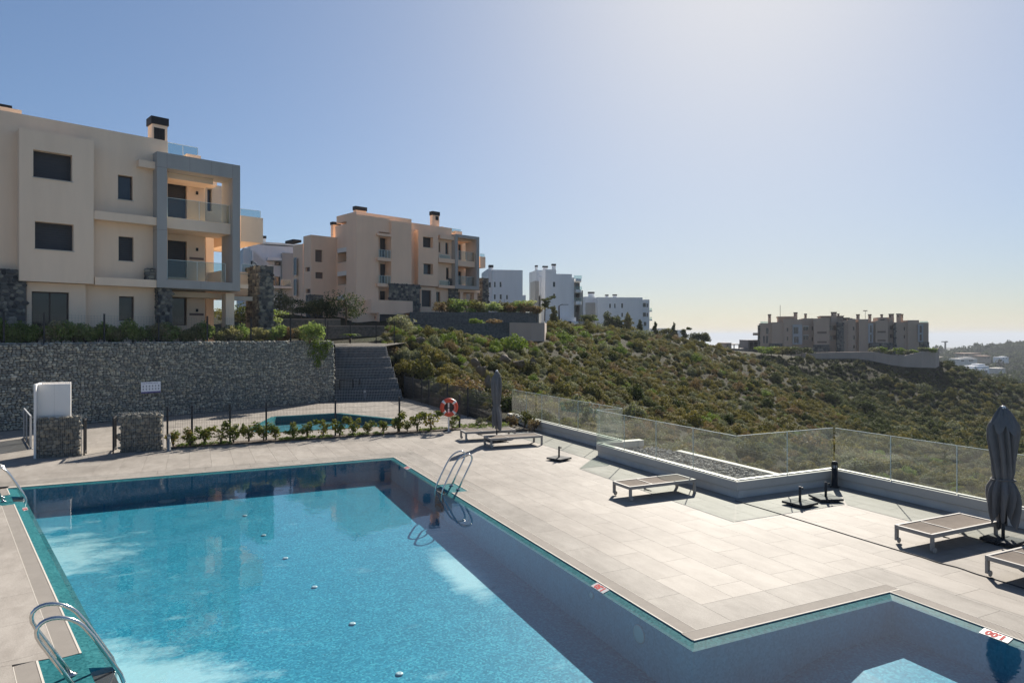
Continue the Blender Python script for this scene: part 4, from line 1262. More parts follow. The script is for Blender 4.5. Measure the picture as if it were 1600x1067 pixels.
b2.vol(713, 728.5, 373, 0, 2.6, 6, zref=716, zb=G2, name='balcony_wall', wins=[(716, 721, 382, 406, 'shutter'), (716, 721, 424, 445, 'shutter')])
b2.box(715, 745, 406.5, 415.4, 0.3, 2.3, name='balcony_slab', zref=716)
b2.box(714, 737, 372, 376, 0.9, 1.7, name='balcony_roof', zref=716)
b2.box(712, 750, 452, 456, 0.6, 2.0, name='balcony_slab', zref=716)
b2.glass(716, 741, 392, 406.3, 0.4); b2.glass(716, 742.5, 431.5, 445, 0.4)
b2.box(685.4, 711, 403, 409.5, 0.08, 0.617, zref=686)
b2.box(685.4, 711, 445, 449.5, 0.08, 0.617, zref=686)
b2.box(688, 711, 367, 373, 0.2, 0.49, zref=690)
b2.glass(686.5, 703, 398, 403, 0.15, posts=2); b2.glass(686.5, 702, 438.5, 445, 0.15, posts=2)
b2.vol(750, 758.5, 401, 418, 3.0, 6, zref=751, name='side_terrace'); b2.glass(750, 757, 396.5, 401, 3.1, posts=2)
b2.vol(750, 757, 437, 453, 3.0, 6, zref=751, name='side_terrace')
b2.vol(722, 745, 420, 0, 6.5, 3, 'grey_clad', zref=724, zb=G2, name='side_wall', wins=[(724, 729, 424, 434, 'pale')])
for q in (719, 741):
    b2.vol(q, q + 5, 456, 0, 0.7, 0.5, zref=q, zb=G2, name='porch_post')
b2.cladding(702, 716, 435, 0, 0.5, 2.2, zref=704, zb=G2, size=0.3)
b2.cladding(754, 764, 434, 0, 2.4, 2.4, zref=755, zb=G2, size=0.3)
b2.cladding(609, 656.5, 442.5, 0, BF - 0.55, 0.24, zref=612, zb=G2 - 0.4, size=0.3, left=False)
b2.chimney(674, 676, 686.4, 330, 336, 358, 1.5, vent=(680.5, 685, 338, 344))
b2.glass(692, 720, 355, 362, 3.0)
b2.box(690, 693, 354, 362, 2.8, 2, name='roof_block'); b2.box(712, 722, 361, 366, 2.8, 2, name='roof_block', zref=714)
A_L = F2.a(557, BF)
b2.vol(557, 591.5, 337.5, 0, BF, 1.95, zref=575, zb=G2 - 2.3, name='wall')
b2.vol(591.5, 611.5, 344, 0, BF + 0.75, 1.2, zref=600, zb=G2 - 2.3, name='recessed_wall', rec=0.12,
       wins=[(593.8, 606.5, 371.5, 400.6, 'shutter'), (594, 606.5, 412, 442, 'shutter'), (594, 607, 454.5, 469.5, 'shutter')])
b2.vol(591.5, 612, 341, 363, BF + 0.02, 0.72, zref=600, name='lintel_wall')
b2.vol(611.5, 643, 345, 0, BF - 0.3, 2.25, zref=613, zb=G2 - 2.3, name='wall')
b2.vol(557, 643, 336.5, 348, BF + 1.2, 4, zref=600, name='roof_block')
for yt in (402, 442.5):
    b2.box(590, 611, yt, yt + 5, BF - 0.35, 0.345, name='balcony_lip', zref=592)
    b2.glass(592, 610, yt - 12, yt, BF - 0.3, posts=5)
b2.box(590, 612, 364, 368, BF - 0.3, 0.295, name='slab', zref=592)
# left side of that volume, stepped back in balconies
bD = F2.b(526, F2.a(549.5, 0.66))
dD = F2.b(474, F2.a(486, bD)) - bD
aD = F2.a(525, bD)
side = MB()
za = lambda py, b_: F2.za(A_L, b_, py)
zs_top = F2.z(549, 352, 3.0)
b2.vol(549.5, 600, 348, 0, 0.66, bD + 0.3 - 0.66, zref=552, zb=G2 - 2.3, name='wall',
       left=[(527.5, 546, 388, 408, 'glass'), (527.5, 546, 426.5, 443.5, 'glass'), (529, 546, 464, 481, 'door')], rec=1.2)
for yt in (386, 423, 460.5):
    aS = F2.a(549.5, 0.66); b0_, b1_ = F2.b(545.5, aS), F2.b(529, aS)
    zz = F2.za(aS, b0_, yt)
    MB().box(aS - 0.15, aS - 0.004, b0_, b1_, zz - 0.45, zz).build('awning', M['awning'], b2.root)
b2.vol(486, 526, 367, 0, bD, dD, zref=487, zb=G2 - 0.8, name='wall', wins=[(492.7, 504, 390, 409, 'louver'), (493, 505, 425, 435, 'louver')],
       left=[(477, 484, 417, 424, 'louver'), (477.5, 485, 451, 458, 'louver')])
b2.cladding(486, 504.5, 460, 0, bD - 0.25, 1.2, zref=487, zb=G2 - 0.8, size=0.3)
b2.vol(473.5, 486, 381, 0, bD + dD + 0.3, F2.b(458, F2.a(473.5, bD + dD + 0.3)) - bD - dD - 0.3, zref=474, zb=G2 - 0.8, name='wall')
aE = F2.a(473.5, bD + dD + 0.3)
e0, e1 = F2.b(473.2, aE), F2.b(461, aE)
for q0, q1, r0, r1 in ((463, 467, 403, 430), (463, 467, 436, 462)):
    f0, f1 = F2.b(q1, aE), F2.b(q0, aE)
    window(b2.root, f0, f1, F2.za(aE, f0, r1), F2.za(aE, f0, r0), aE - 0.3, 'pale', rot=True)
b2.chimney(519, 520.5, 532, 346.5, 351, 372, bD + 1.5)
b2.chimney(538, 540, 551, 358, 363, 378, 6.0)
b2.chimney(554.5, 556, 572.5, 322, 328, 346, 2.5)
b2.box(553, 568, 340, 344, 1.2, 1.5, 'black_metal', 'roof_vent', zref=555)
b2.box(458, 471, 374, 378, bD + 8, 2, 'black_metal', 'roof_vent', zref=460)
# garage level below
b2.vol(580, 645, 468.5, 489.5, -2.6, 1.297, zref=592, name='terrace_wall')
b2.vol(557, 592, 489, 0, -2.2, 0.9, zref=558, zb=3.2, name='garage_wall')
b2.vol(592, 647, 488, 0, -2.9, 1.5, zref=593, zb=3.2, name='garage_wall', wins=[(593, 622.5, 491, 516, 'roller')])
b2.box(586, 589, 494, 498, -2.3, 0.09, 'rust', 'alarm_box'); b2.box(586, 588.5, 501, 506, -2.3, 0.09, 'white_plastic', 'meter_box')

# ---- white block between the first two
F3 = Frame(391, 84, 62)
b3 = Bld(F3, 'apartment_building', 'white apartment block glimpsed behind the stone pier, outside stair on its side', wall='white_render')
b3.vol(391, 470, 382, 0, 0, 9, zref=392, zb=5.5, wins=[(424.5, 438.6, 431.5, 446.5, 'pale'), (429, 438.6, 408.5, 414.5, 'glass'), (391.8, 394.5, 407, 414, 'glass')])
b3.vol(380, 391, 387.5, 0, 0.6, 8, zref=381, zb=5.5)
b3.vol(441, 459, 395, 0, -1.2, 1.195, 'grey_clad', zref=443, zb=5.5, name='clad_wall')
b3.box(418, 442, 402, 406.5, -1.0, 0.99, zref=420, name='slab')
b3.box(422, 456, 446.5, 450, -1.9, 1.89, 'concrete', 'balcony_slab', zref=424)
b3.glass(438.6, 454.5, 437, 446.5, -1.85, posts=2)
st = MB()
for k in range(9):
    a = F3.a(394 + k * 2.6, -0.9)
    z = F3.z(394 + k * 2.6, 391 + k * 2.4, -0.9)
    st.box(a, a + 0.34, -0.9, -0.01, z - 1.3, z)
st.build('stair', M['white_render'], b3.root)
b3.box(408, 470, 378, 381, 1.0, 4, 'concrete', 'pergola_roof', zref=410)
b3.chimney(410.5, 411.3, 415.5, 368.5, 372.5, 383, 2.0)

# ---- white blocks along the ridge
F4 = Frame(764, 118, 80)
b4 = Bld(F4, 'apartment_building', 'plain white block directly right of the middle beige block', wall='white_render')
b4.vol(770, 816.6, 421.5, 0, 0, 12, zref=771, zb=4, wins=[(772, 774.5, 440.5, 448.5, 'glass'), (780.8, 783.6, 440.5, 448.5, 'glass'), (772, 774.5, 460, 467.5, 'glass'), (781, 784, 460, 467.5, 'glass'), (791, 793.5, 461, 467.5, 'glass')])
b4.vol(762.5, 770, 420, 0, 1.5, 9, zref=764, zb=4, wins=[(764, 767, 441, 449, 'glass')])
b4.vol(816.6, 821.5, 461, 0, 0.3, 8, zref=817, zb=4)
b4.chimney(763.5, 764.5, 770.5, 414, 418, 424, 2.0)
F5 = Frame(852, 128, 78)
b5 = Bld(F5, 'apartment_building', 'tall white block with curved balconies and a garage beneath, right of the retaining wall', wall='white_render')
b5.vol(852, 869, 421, 0, 0, 10, zref=853, zb=3.0, wins=[(864, 867.8, 440.5, 448, 'glass'), (864.3, 867.8, 459, 466, 'glass')])
b5.vol(869, 893.5, 428, 0, 0.004, 10, zref=870, zb=3.0)
b5.vol(893.5, 897, 433.5, 0, 0.5, 8, zref=894, zb=3.0, name='wall')
b5.vol(838, 852, 422, 0, 5.0, 6, zref=840, zb=3.0, name='wall', left=[])
b5.vol(836, 842, 439, 0, 3.5, 4, 'grey_clad', zref=837, zb=3.0, name='clad_wall')
b5.vol(843, 849.5, 432, 462, 3.0, 2, zref=844, name='wall')
for yt, yb in ((436, 440), (453, 457), (471, 476)):
    zz, z0_ = F5.z(897, yt, 1.5), F5.z(897, yb, 1.5)
    ac = F5.a(897, 1.5); w = F5.a(911, 1.5) - ac
    m = MB(); poly = [(ac, 0.3)] + [(ac + w * math.sin(t * math.pi / 16), 3.2 - 2.9 * math.cos(t * math.pi / 16)) for t in range(0, 17)] + [(ac, 6.1)]
    m.prism(poly, z0_, zz); m.build('balcony_slab', M['white_render'], b5.root)
    b5.glass(897, 909, yt - 5.5, yt, 0.6, posts=3)
b5.vol(897, 906, 437, 0, 4.5, 5, 'dark_clad', zref=898, zb=3.0, name='balcony_wall', wins=[(898.5, 905, 442, 452, 'glass'), (898.5, 905, 459, 470, 'glass'), (898.5, 905, 478, 488, 'glass')])
b5.vol(906, 911, 454, 0, 3.5, 5, 'grey_clad', zref=907, zb=3.0, name='clad_wall')
b5.vol(876, 900, 495.6, 0, -3.5, 3.4, zref=877, zb=2.0, name='garage_wall', wins=[(878, 895, 502, 509, 'roller')])
b5.vol(895, 904, 502, 0, -4.5, 0.995, zref=896, zb=2.0, name='garage_wall')
b5.chimney(836.6, 837, 840, 414.6, 417, 432, 6.0); b5.chimney(848, 848.8, 855.8, 415.5, 418, 424, 5.0); b5.chimney(862.5, 863, 868.3, 412.3, 415, 423, 1.5)
F6 = Frame(934, 152, 84)
b6 = Bld(F6, 'apartment_building', 'long low white block behind the dark conifers on the ridge', wall='white_render')
b6.vol(934, 1004, 464.5, 0, 0, 14, zref=950, zb=1.5, wins=[(952, 954.5, 474.6, 481, 'glass'), (959.8, 962, 474.6, 481, 'glass'), (970.8, 973.5, 474, 481, 'glass'), (971, 973.5, 489, 495, 'glass')])
b6.vol(1004, 1014.7, 468, 0, 0.5, 10, zref=1005, zb=1.5, wins=[(1004.6, 1009.5, 473.5, 479.5, 'glass'), (1004.6, 1009.5, 488.5, 494.5, 'glass'), (1010.5, 1012.5, 474, 480, 'glass'), (1010.5, 1012.5, 489, 495, 'glass'), (1006, 1010, 503, 509, 'glass')])
for yt in (485, 499):
    b6.box(1014.7, 1019, yt, yt + 2, 1.0, 5, 'white_render', 'balcony_slab'); b6.glass(1015, 1018.5, yt - 3.5, yt, 1.1, posts=2)
b6.vol(914, 930, 463.5, 0, 4, 8, zref=915, zb=1.5, wins=[(915, 919, 474, 481, 'glass')])
b6.vol(917, 934.5, 473, 0, 2.5, 2, 'grey_clad', zref=918, zb=1.5, name='clad_wall')
b6.chimney(919, 919.5, 928.5, 456, 458.5, 467, 6); b6.chimney(946, 946.4, 950.5, 460.3, 462.4, 466, 3); b6.chimney(957.5, 958, 963.8, 460, 462, 466, 4)
F7 = Frame(1028, 172, 84)
b7 = Bld(F7, 'house', 'small flat-roofed white house among trees on the ridge, right of the long white block', cat='house', wall='white_render')
b7.vol(1030, 1052, 513, 0, 0, 8, zref=1031, zb=-3, wins=[(1035, 1040, 519, 526, 'glass'), (1044, 1046, 519, 525, 'glass')]); b7.vol(1052, 1067.5, 515.5, 0, 0.4, 8, zref=1053, zb=-3, wins=[(1056, 1060, 521, 527, 'glass')])
F7b = Frame(1056, 160, 84)
b7b = Bld(F7b, 'transformer_hut', 'small grey concrete hut below the white ridge house', cat='hut', wall='concrete')
b7b.vol(1056, 1070.5, 527.5, 0, 0, 3, zref=1057, zb=-2, wins=[(1059, 1062, 532, 541, 'roller')]); b7b.box(1055, 1071.5, 526, 527.4, -0.3, 3.6, 'concrete', 'roof', zref=1057)
F8 = Frame(1133, 185, 86)
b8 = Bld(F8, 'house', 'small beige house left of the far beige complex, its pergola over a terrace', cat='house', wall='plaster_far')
b8.vol(1134, 1143, 535.5, 0, 0, 6, zref=1135, zb=-4, wins=[(1135.5, 1137.5, 539, 543, 'glass')]); b8.box(1143, 1156, 537.5, 539, 0.5, 4, 'plaster_far', 'pergola_roof', zref=1144)
for q in (1147, 1154.5): b8.box(q, q + 0.8, 539, 549, 0.6, 0.4, 'dark_clad', 'pergola_post')
b8.vol(1143, 1168, 544.5, 0, 0.2, 4, 'dark_clad', zref=1144, zb=-4, name='clad_wall')
b8.vol(1169, 1184.5, 531, 0, 1.5, 6, 'dark_clad', zref=1170, zb=-4, name='clad_wall', wins=[(1171, 1177, 534, 546, 'glass'), (1178.5, 1184, 534, 546, 'glass')])

# ---- the far beige complex on its own spur
F9 = Frame(1187, 178, 108)
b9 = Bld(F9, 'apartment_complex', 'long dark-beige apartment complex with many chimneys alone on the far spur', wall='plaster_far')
Z9 = -6.0
V = lambda *a, **k: b9.vol(*a, zb=Z9, **k)
b9.cladding(1185.6, 1190, 508, 0, 1.6, 8, zref=1186, zb=Z9, size=0.5)
V(1188, 1206, 505, 0, 1.0, 10, zref=1189, wins=[(1197, 1200.8, 512, 522, 'pale'), (1192, 1195.5, 524.5, 536.5, 'pale'), (1196.5, 1200.5, 524.5, 536.5, 'pale')])
V(1206, 1224, 503.5, 0, 0.3, 11, zref=1207); b9.cladding(1202, 1222.5, 536.5, 0, -0.1, 0.395, zref=1203, zb=Z9, size=0.5)
V(1224, 1238.5, 499.3, 0, 0.0, 11, zref=1225, wins=[(1229.2, 1231.6, 512, 518, 'glass'), (1229.2, 1231.6, 526, 532, 'glass'), (1229.7, 1232, 541, 545, 'glass')])
V(1238.5, 1254, 499.3, 0, 0.15, 11, zref=1239)
b9.vol(1238.5, 1253.5, 507.2, 538.3, -0.6, 0.745, 'light_frame', zref=1239, name='grey_frame', wins=[(1240, 1247.5, 511, 521.7, 'pale'), (1240.5, 1248, 526, 536.3, 'pale')])
b9.vol(1241, 1247, 541, 546.5, 0.1, 0.045, 'dark_clad', zref=1242, name='low_wall')
V(1254, 1271.5, 497.5, 0, 2.0, 9, zref=1255, wins=[(1255.5, 1263, 510, 516, 'pale'), (1255.5, 1263, 524, 531, 'pale'), (1268.5, 1271, 510, 516, 'glass'), (1268.5, 1271, 527, 533, 'glass')])
for yt in (509, 523): b9.box(1255, 1264, yt, yt + 1.6, 1.2, 0.79, 'concrete', 'awning', zref=1256)
V(1271.5, 1296, 497.6, 0, 0.0, 11, zref=1272, wins=[(1277, 1292, 518, 521.3, 'louver'), (1277, 1292, 533, 536, 'louver')]); b9.cladding(1270.5, 1296, 538.3, 0, -0.4, 0.395, zref=1271, zb=Z9, size=0.5)
V(1296, 1308, 503.5, 0, 1.5, 9, zref=1297, wins=[(1296.5, 1301.5, 509, 516, 'pale'), (1301.8, 1307, 509, 516, 'louver'), (1296.5, 1301.5, 524, 530.5, 'pale'), (1301.8, 1307, 523.5, 530.5, 'louver')])
b9.cladding(1308, 1318.3, 503.4, 0, -0.6, 2.5, zref=1309, zb=Z9, size=0.5)
V(1318.3, 1325, 500.5, 0, 0.3, 10, zref=1319)
V(1325, 1337, 498, 0, 0.1, 10, zref=1326, wins=[(1332.5, 1335, 510.5, 516, 'glass'), (1333, 1335.5, 524, 530, 'glass'), (1333.3, 1335.8, 539, 544, 'glass')])
V(1337, 1342, 503, 0, 0.9, 10, zref=1338)
V(1342, 1356.5, 498.7, 0, -0.2, 11, zref=1343)
V(1356.5, 1368, 503, 0, 0.6, 10, zref=1357)
b9.vol(1356.6, 1364, 505.5, 536.3, -0.3, 0.895, 'light_frame', zref=1357, name='grey_frame', wins=[(1359.5, 1362.3, 508, 520, 'pale'), (1359.5, 1362.3, 522.5, 534.5, 'pale')])
V(1368, 1387.5, 501.3, 0, 0.0, 11, zref=1369, wins=[(1371, 1384, 517.3, 520, 'louver'), (1371.3, 1384, 530.8, 533, 'louver')]); b9.cladding(1358.5, 1396, 535.5, 0, -0.5, 0.49, zref=1359, zb=Z9, size=0.5)
V(1387.5, 1397, 503.5, 0, 1.4, 9, zref=1388, wins=[(1390.5, 1396.5, 509, 515, 'louver'), (1390.5, 1396.5, 522, 528, 'louver')])
b9.cladding(1397, 1400, 507, 0, 0.2, 2, zref=1398, zb=Z9, size=0.5)
V(1400, 1414.5, 503.5, 0, 0.4, 10, zref=1401, wins=[(1412.3, 1414, 511, 516, 'glass'), (1412.3, 1414, 523.5, 528.5, 'glass')])
V(1414.5, 1418.5, 502.5, 0, 0.2, 10, zref=1415)
V(1418.5, 1436, 500.3, 0, -0.3, 11, zref=1419)
V(1436, 1451, 504, 0, 0.2, 9, zref=1437)
b9.vol(1434.8, 1442.5, 506.8, 534.3, -0.9, 0.595, 'light_frame', zref=1435, name='grey_frame', wins=[(1437, 1440.3, 509, 520, 'louver'), (1437, 1440.3, 522.5, 532.5, 'louver')])
b9.cladding(1436.5, 1452, 534.2, 0, -0.3, 0.49, zref=1437, zb=Z9, size=0.5)
b9.vol(1216, 1240, 496.5, 505, 4, 5, zref=1217, name='roof_block'); b9.box(1215, 1241, 494.4, 496.2, 3.6, 6, 'plaster_far', 'pergola_roof', zref=1217)
b9.vol(1282, 1318, 495, 506, 4, 6, zref=1283, name='roof_block'); b9.box(1281.5, 1319, 493.6, 494.9, 3.6, 7, 'louver', 'roof', zref=1283)
b9.vol(1318, 1332, 497, 505, 3.5, 6, zref=1319, name='roof_block'); b9.vol(1371.5, 1397, 496, 506, 4, 6, zref=1372, name='roof_block')
b9.box(1318, 1328, 496.2, 498.3, 3.2, 1, 'black_metal', 'roof_vent', zref=1319); b9.box(1376, 1382, 499, 500.3, 2.2, 1, 'black_metal', 'roof_vent', zref=1377)
for q0, q1, yt, yb, b_ in ((1200, 1204.8, 491, 506, 4), (1240, 1246, 488, 503, 3.5), (1256.6, 1260.6, 490, 500, 5), (1298.5, 1307.3, 487.5, 503, 3), (1308.5, 1311.5, 490, 500, 5), (1338, 1343.3, 491, 502, 4),
                           (1356.8, 1361.5, 491, 502, 4), (1376, 1379.6, 491, 499, 5), (1389, 1396.6, 490.3, 505, 3.2), (1401, 1407.8, 490, 506, 2.5), (1408, 1411.2, 490.6, 502, 4)):
    b9.chimney(q0, q0 + 0.3, q1, yt, yt + 1.7, yb, b_, vent=(q0 + 1.4, q0 + 3, yt + 3, yt + 5.5))
b9.glass(1188, 1200, 502.5, 505, 1.2, posts=4); b9.glass(1437, 1450, 502, 504, 0.4, posts=4)
b9.box(1177, 1186, 520, 524, 3.0, 4, 'plaster_far', 'balcony_slab', zref=1178)
aer = MB(); a_ = F9.a(1219, 5); aer.tube([(a_, 5, 8), (a_, 5, F9.z(1219, 477, 5))], 0.06, 5)
aer.build('aerial_mast', M['dark_metal'], b9.root)
aer = MB(); a_ = F9.a(1352, 5); zz = F9.z(1352, 485.5, 5); aer.tube([(a_, 5, 7.5), (a_, 5, zz)], 0.05, 5); aer.box(a_ - 0.5, a_ + 0.5, 4.97, 5.03, zz - 0.1, zz + 0.1)
aer.build('aerial_mast', M['dark_metal'], b9.root)

# curved rendered retaining wall under the far complex
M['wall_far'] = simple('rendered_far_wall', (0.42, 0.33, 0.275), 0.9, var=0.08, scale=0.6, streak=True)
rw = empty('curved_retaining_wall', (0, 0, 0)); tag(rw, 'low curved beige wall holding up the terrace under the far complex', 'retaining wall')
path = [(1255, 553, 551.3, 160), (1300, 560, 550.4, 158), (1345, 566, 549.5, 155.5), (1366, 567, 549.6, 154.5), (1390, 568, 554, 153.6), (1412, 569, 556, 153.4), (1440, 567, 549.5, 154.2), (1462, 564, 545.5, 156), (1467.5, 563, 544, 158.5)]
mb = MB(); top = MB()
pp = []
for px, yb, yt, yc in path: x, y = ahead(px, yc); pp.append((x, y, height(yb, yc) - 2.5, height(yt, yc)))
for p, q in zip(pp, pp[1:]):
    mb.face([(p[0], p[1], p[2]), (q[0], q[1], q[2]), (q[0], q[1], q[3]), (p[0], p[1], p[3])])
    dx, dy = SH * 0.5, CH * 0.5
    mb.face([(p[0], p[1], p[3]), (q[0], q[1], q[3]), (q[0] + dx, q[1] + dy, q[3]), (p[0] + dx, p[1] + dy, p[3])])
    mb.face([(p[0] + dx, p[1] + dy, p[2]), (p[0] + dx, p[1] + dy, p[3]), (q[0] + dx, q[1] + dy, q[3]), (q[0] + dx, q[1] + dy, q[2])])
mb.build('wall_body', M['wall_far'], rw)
mb = MB()
mb.face([(p[0] + SH * 0.4, p[1] + CH * 0.4, -1.6) for p in pp] + [(*ahead(1475, 172), -1.6), (*ahead(1250, 172), -1.6)])
struct(mb.build('spur_terrace_ground', M['lawn_soil']))

# dark tiered retaining wall below the middle block
tw = empty('tiered_retaining_wall', (0, 0, 0)); tag(tw, 'dark green tiered retaining wall below the middle beige block', 'retaining wall')
def tier(parent, path, lean, m, name='tier'):
    mb = MB(); P_ = []
    for px, yb, yt, yc in path:
        x, y = ahead(px, yc); x2, y2 = ahead(px, yc + lean); P_.append(((x, y, height(yb, yc)), (x2, y2, height(yt, yc + lean))))
    k = 4
    for (p, p2), (q, q2) in zip(P_, P_[1:]):
        for j in range(k):                         # courses, each set back a little
            t0, t1 = j / k, (j + 1) / k
            A0, B0_ = Vector(p).lerp(Vector(p2), t0), Vector(q).lerp(Vector(q2), t0)
            A1, B1_ = Vector(p).lerp(Vector(p2), t1), Vector(q).lerp(Vector(q2), t1)
            A1.x, A1.y = A1.x * 0.2 + A0.x * 0.8, A1.y * 0.2 + A0.y * 0.8; B1_.x, B1_.y = B1_.x * 0.2 + B0_.x * 0.8, B1_.y * 0.2 + B0_.y * 0.8
            mb.face([A0, B0_, B1_, A1])
            A2, B2_ = Vector(p).lerp(Vector(p2), t1), Vector(q).lerp(Vector(q2), t1)
            mb.face([A1, B1_, B2_, A2])
        d = Vector((SH * 3, CH * 3, 0))
        mb.face([p2, q2, Vector(q2) + d, Vector(p2) + d])
    return mb.build(name, m, parent)
tier(tw, [(640, 520, 487.5, 64), (662, 522, 487.8, 64), (720, 524, 488, 65), (780, 522, 488, 66.5), (825, 520, 488.5, 68.5), (842, 518, 489, 71), (846, 515, 489, 75)], 1.6, M['stack_dark'])
tier(tw, [(643, 532, 508, 59.5), (700, 533, 508, 60), (760, 533, 505, 60.8), (798, 533, 504, 61.5), (806, 533, 504, 63)], 1.4, M['stack_dark'])
lo = MB(); P_ = []
for px, yb, yt, yc in [(796, 534, 504, 61.8), (830, 533, 504.5, 63.2), (851, 532, 504.5, 65), (854, 531, 505, 69)]:
    x, y = ahead(px, yc); P_.append((x, y, height(yb, yc) - 1, height(yt, yc)))
for p, q in zip(P_, P_[1:]):
    d = (SH * 4, CH * 4)
    lo.face([(p[0], p[1], p[2]), (q[0], q[1], q[2]), (q[0], q[1], q[3]), (p[0], p[1], p[3])]); lo.face([(p[0], p[1], p[3]), (q[0], q[1], q[3]), (q[0] + d[0], q[1] + d[1], q[3]), (p[0] + d[0], p[1] + d[1], p[3])])
lo.build('rendered_base', M['wall_far'], tw)
mb = MB()
mb.face([(*ahead(640, 66.5), 6.05), (*ahead(780, 68), 6.05), (*ahead(840, 72.5), 6.05), (*ahead(846, 79), 6.05), (*ahead(800, 100), 6.05), (*ahead(600, 100), 6.05), (*ahead(560, 78), 6.05)])
struct(mb.build('upper_terrace_ground', M['lawn_soil']))
# low dark garden walls on the slope left of the middle block
for k, (q0, q1, yb, yt, yc, lab) in enumerate([(380, 532, 520, 499, 52, 'low dark garden wall behind the hedge, below the white block'), (470, 600, 521, 510, 50, 'lower dark garden wall beside the young cycad')]):
    w_ = empty('garden_wall', (0, 0, 0)); tag(w_, lab, 'garden wall', 'dark garden walls below the middle block')
    p, q = ahead(q0, yc), ahead(q1, yc + 2)
    d = Vector((q[0] - p[0], q[1] - p[1]))
    mb = MB(); mb.rbox((p[0] + q[0]) / 2, (p[1] + q[1]) / 2, (height(yb, yc) + height(yt, yc)) / 2 - 0.4, d.length, 0.4, height(yt, yc) - height(yb, yc) + 0.8, math.atan2(d.y, d.x))
    mb.build('wall_body', M['stack_dark'], w_)
    mb = MB(); mb.rbox((p[0] + q[0]) / 2, (p[1] + q[1]) / 2, height(yt, yc) + 0.045, d.length, 0.46, 0.08, math.atan2(d.y, d.x)); mb.build('coping', M['dark_clad'], w_)

# houses on the far wooded hill
def far_house(px0, px1, yt, yb, yc, label, m='white_render', roof=None):
    F = Frame(px0, yc, 80); b = Bld(F, 'house', label, cat='house', wall=m)
    w = px1 - px0; hh = yb - yt
    b.vol(px0, px1, yt, yb + 5, 0, 10, zref=px0, wins=[(px0 + w * 0.12, px0 + w * 0.3, yt + hh * 0.3, yt + hh * 0.6, 'glass'), (px0 + w * 0.55, px0 + w * 0.8, yt + hh * 0.3, yt + hh * 0.6, 'glass')])
    b.vol(px0 + w * 0.3, px0 + w * 0.75, yt - hh * 0.3, yt, 3, 6, zref=px0, name='upper_floor')
    if roof: b.box(px0 - 0.6, px1 + 0.6, yt - 1.2, yt - 0.05, -1, 12, 'roof_tile', 'roof', zref=px0)
    return b
hb = far_house(1522, 1545, 572, 583, 470, 'stepped white villa just above the near hill on the right')
hb.vol(1519, 1524, 575, 588, -1.5, 8, zref=1520, name='wing'); hb.vol(1528, 1546, 577, 588, -4, 3.99, zref=1530, name='terrace', wins=[(1531, 1536, 579, 582, 'glass'), (1538, 1543, 579, 582, 'glass')])
far_house(1498, 1527, 560.5, 567, 560, 'long low grey-white building left of the stepped white villa', 'concrete')
far_house(1505, 1533, 553, 558, 680, 'long beige house below the wooded crest', 'plaster_far', True)
far_house(1566, 1576, 558, 562, 640, 'small bright white house in the trees near the right edge')
far_house(1559, 1571, 575.5, 579, 500, 'low cream flat roof among trees right of the stepped white villa', 'coping')
far_house(1537, 1548, 557, 562, 620, 'ochre house half hidden by trees below the crest', 'plaster_far', True)
cr = empty('tower_crane', (*ahead(1477, 1000), 0)); tag(cr, 'thin tower crane in the distance right of the far complex', 'crane')
zc = height(534.5, 1000)
MB().box(-0.9, 0.9, -0.9, 0.9, -60, zc).build('mast', M['dark_metal'], cr)
jb = MB(); jb.rbox(-1.5, 0, zc + 0.6, 9.5, 1.0, 1.3, R(-25)); jb.box(1.5, 3.5, -0.8, 0.8, zc - 0.6, zc + 1.6); jb.build('jib', M['dark_metal'], cr)
# ------------------------------------------------------------------ fences
def mesh_fence(name, p, q, stops, h, label, z=0.0, pitch=0.05, rows=7, m='dark_metal', wire=0.006, group=None):
    p, q = Vector(p), Vector(q); d = (q - p).normalized(); L = (q - p).length
    t = empty(name, (p.x, p.y, z), math.atan2(d.y, d.x)); tag(t, label, 'fence', group)
    for s in stops:
        o = MB().box(s - 0.03, s + 0.03, -0.03, 0.03, -0.05, h + 0.06).box(s - 0.036, s + 0.036, -0.036, 0.036, h + 0.062, h + 0.085).build('post', M[m], t)
    for a, b_ in zip(stops, stops[1:]):
        w = MB(); n = max(2, int((b_ - a - 0.06) / pitch)); 
        for k in range(n + 1):
            x = a + 0.03 + (b_ - a - 0.06) * k / n
            w.box(x - wire / 2, x + wire / 2, -wire / 2, wire / 2, 0.04, h + 0.02)
        for k in range(rows):
            zz = 0.06 + (h - 0.08) * k / (rows - 1)
            w.box(a + 0.03, b_ - 0.03, -wire * 1.4, -wire * 0.55, zz, zz + wire)
        tag(w.build('wire_panel', M['wire'], t), kind='stuff')
    return t
FY = 5.1
st = [on_line(px, (-6.5, FY), (1, 0)) for px in (264, 300, 416, 524, 624, 718)]
st = [0.05, st[1], (st[1] + st[2]) / 2, st[2], st[3], st[4], st[5]]
mesh_fence('wire_mesh_fence', (-6.5, FY), (8, FY), st, 1.3, 'dark wire mesh fence with posts in front of the wading pool')
KX = 5.9
st = sorted(on_line(px, (KX, 5.6), (0, 1)) for px in (632, 645, 659, 670, 699, 731))
mesh_fence('wire_mesh_fence', (KX, 5.6), (KX, 19), [0.1] + st, 1.3, 'dark wire mesh fence between the wading pool terrace and the scrub slope')
wd = (-WALL_D[0], -WALL_D[1])
wp0 = (wall_end.x - WALL_N[0] * 0.35, wall_end.y - WALL_N[1] * 0.35)
st = sorted(on_line(px, wp0, wd) for px in (6, 69, 163, 248, 324, 392, 454, 508))
mesh_fence('wire_mesh_fence', wp0, (wp0[0] + wd[0], wp0[1] + wd[1]), st, 1.25, 'chain-link fence with dark posts in front of the hedge on the gabion wall', z=3.42, pitch=0.12, rows=12, wire=0.003)
p, q = ground(542, 623.5), ground(600, 617)
st = [0, 0.55, 3.4]
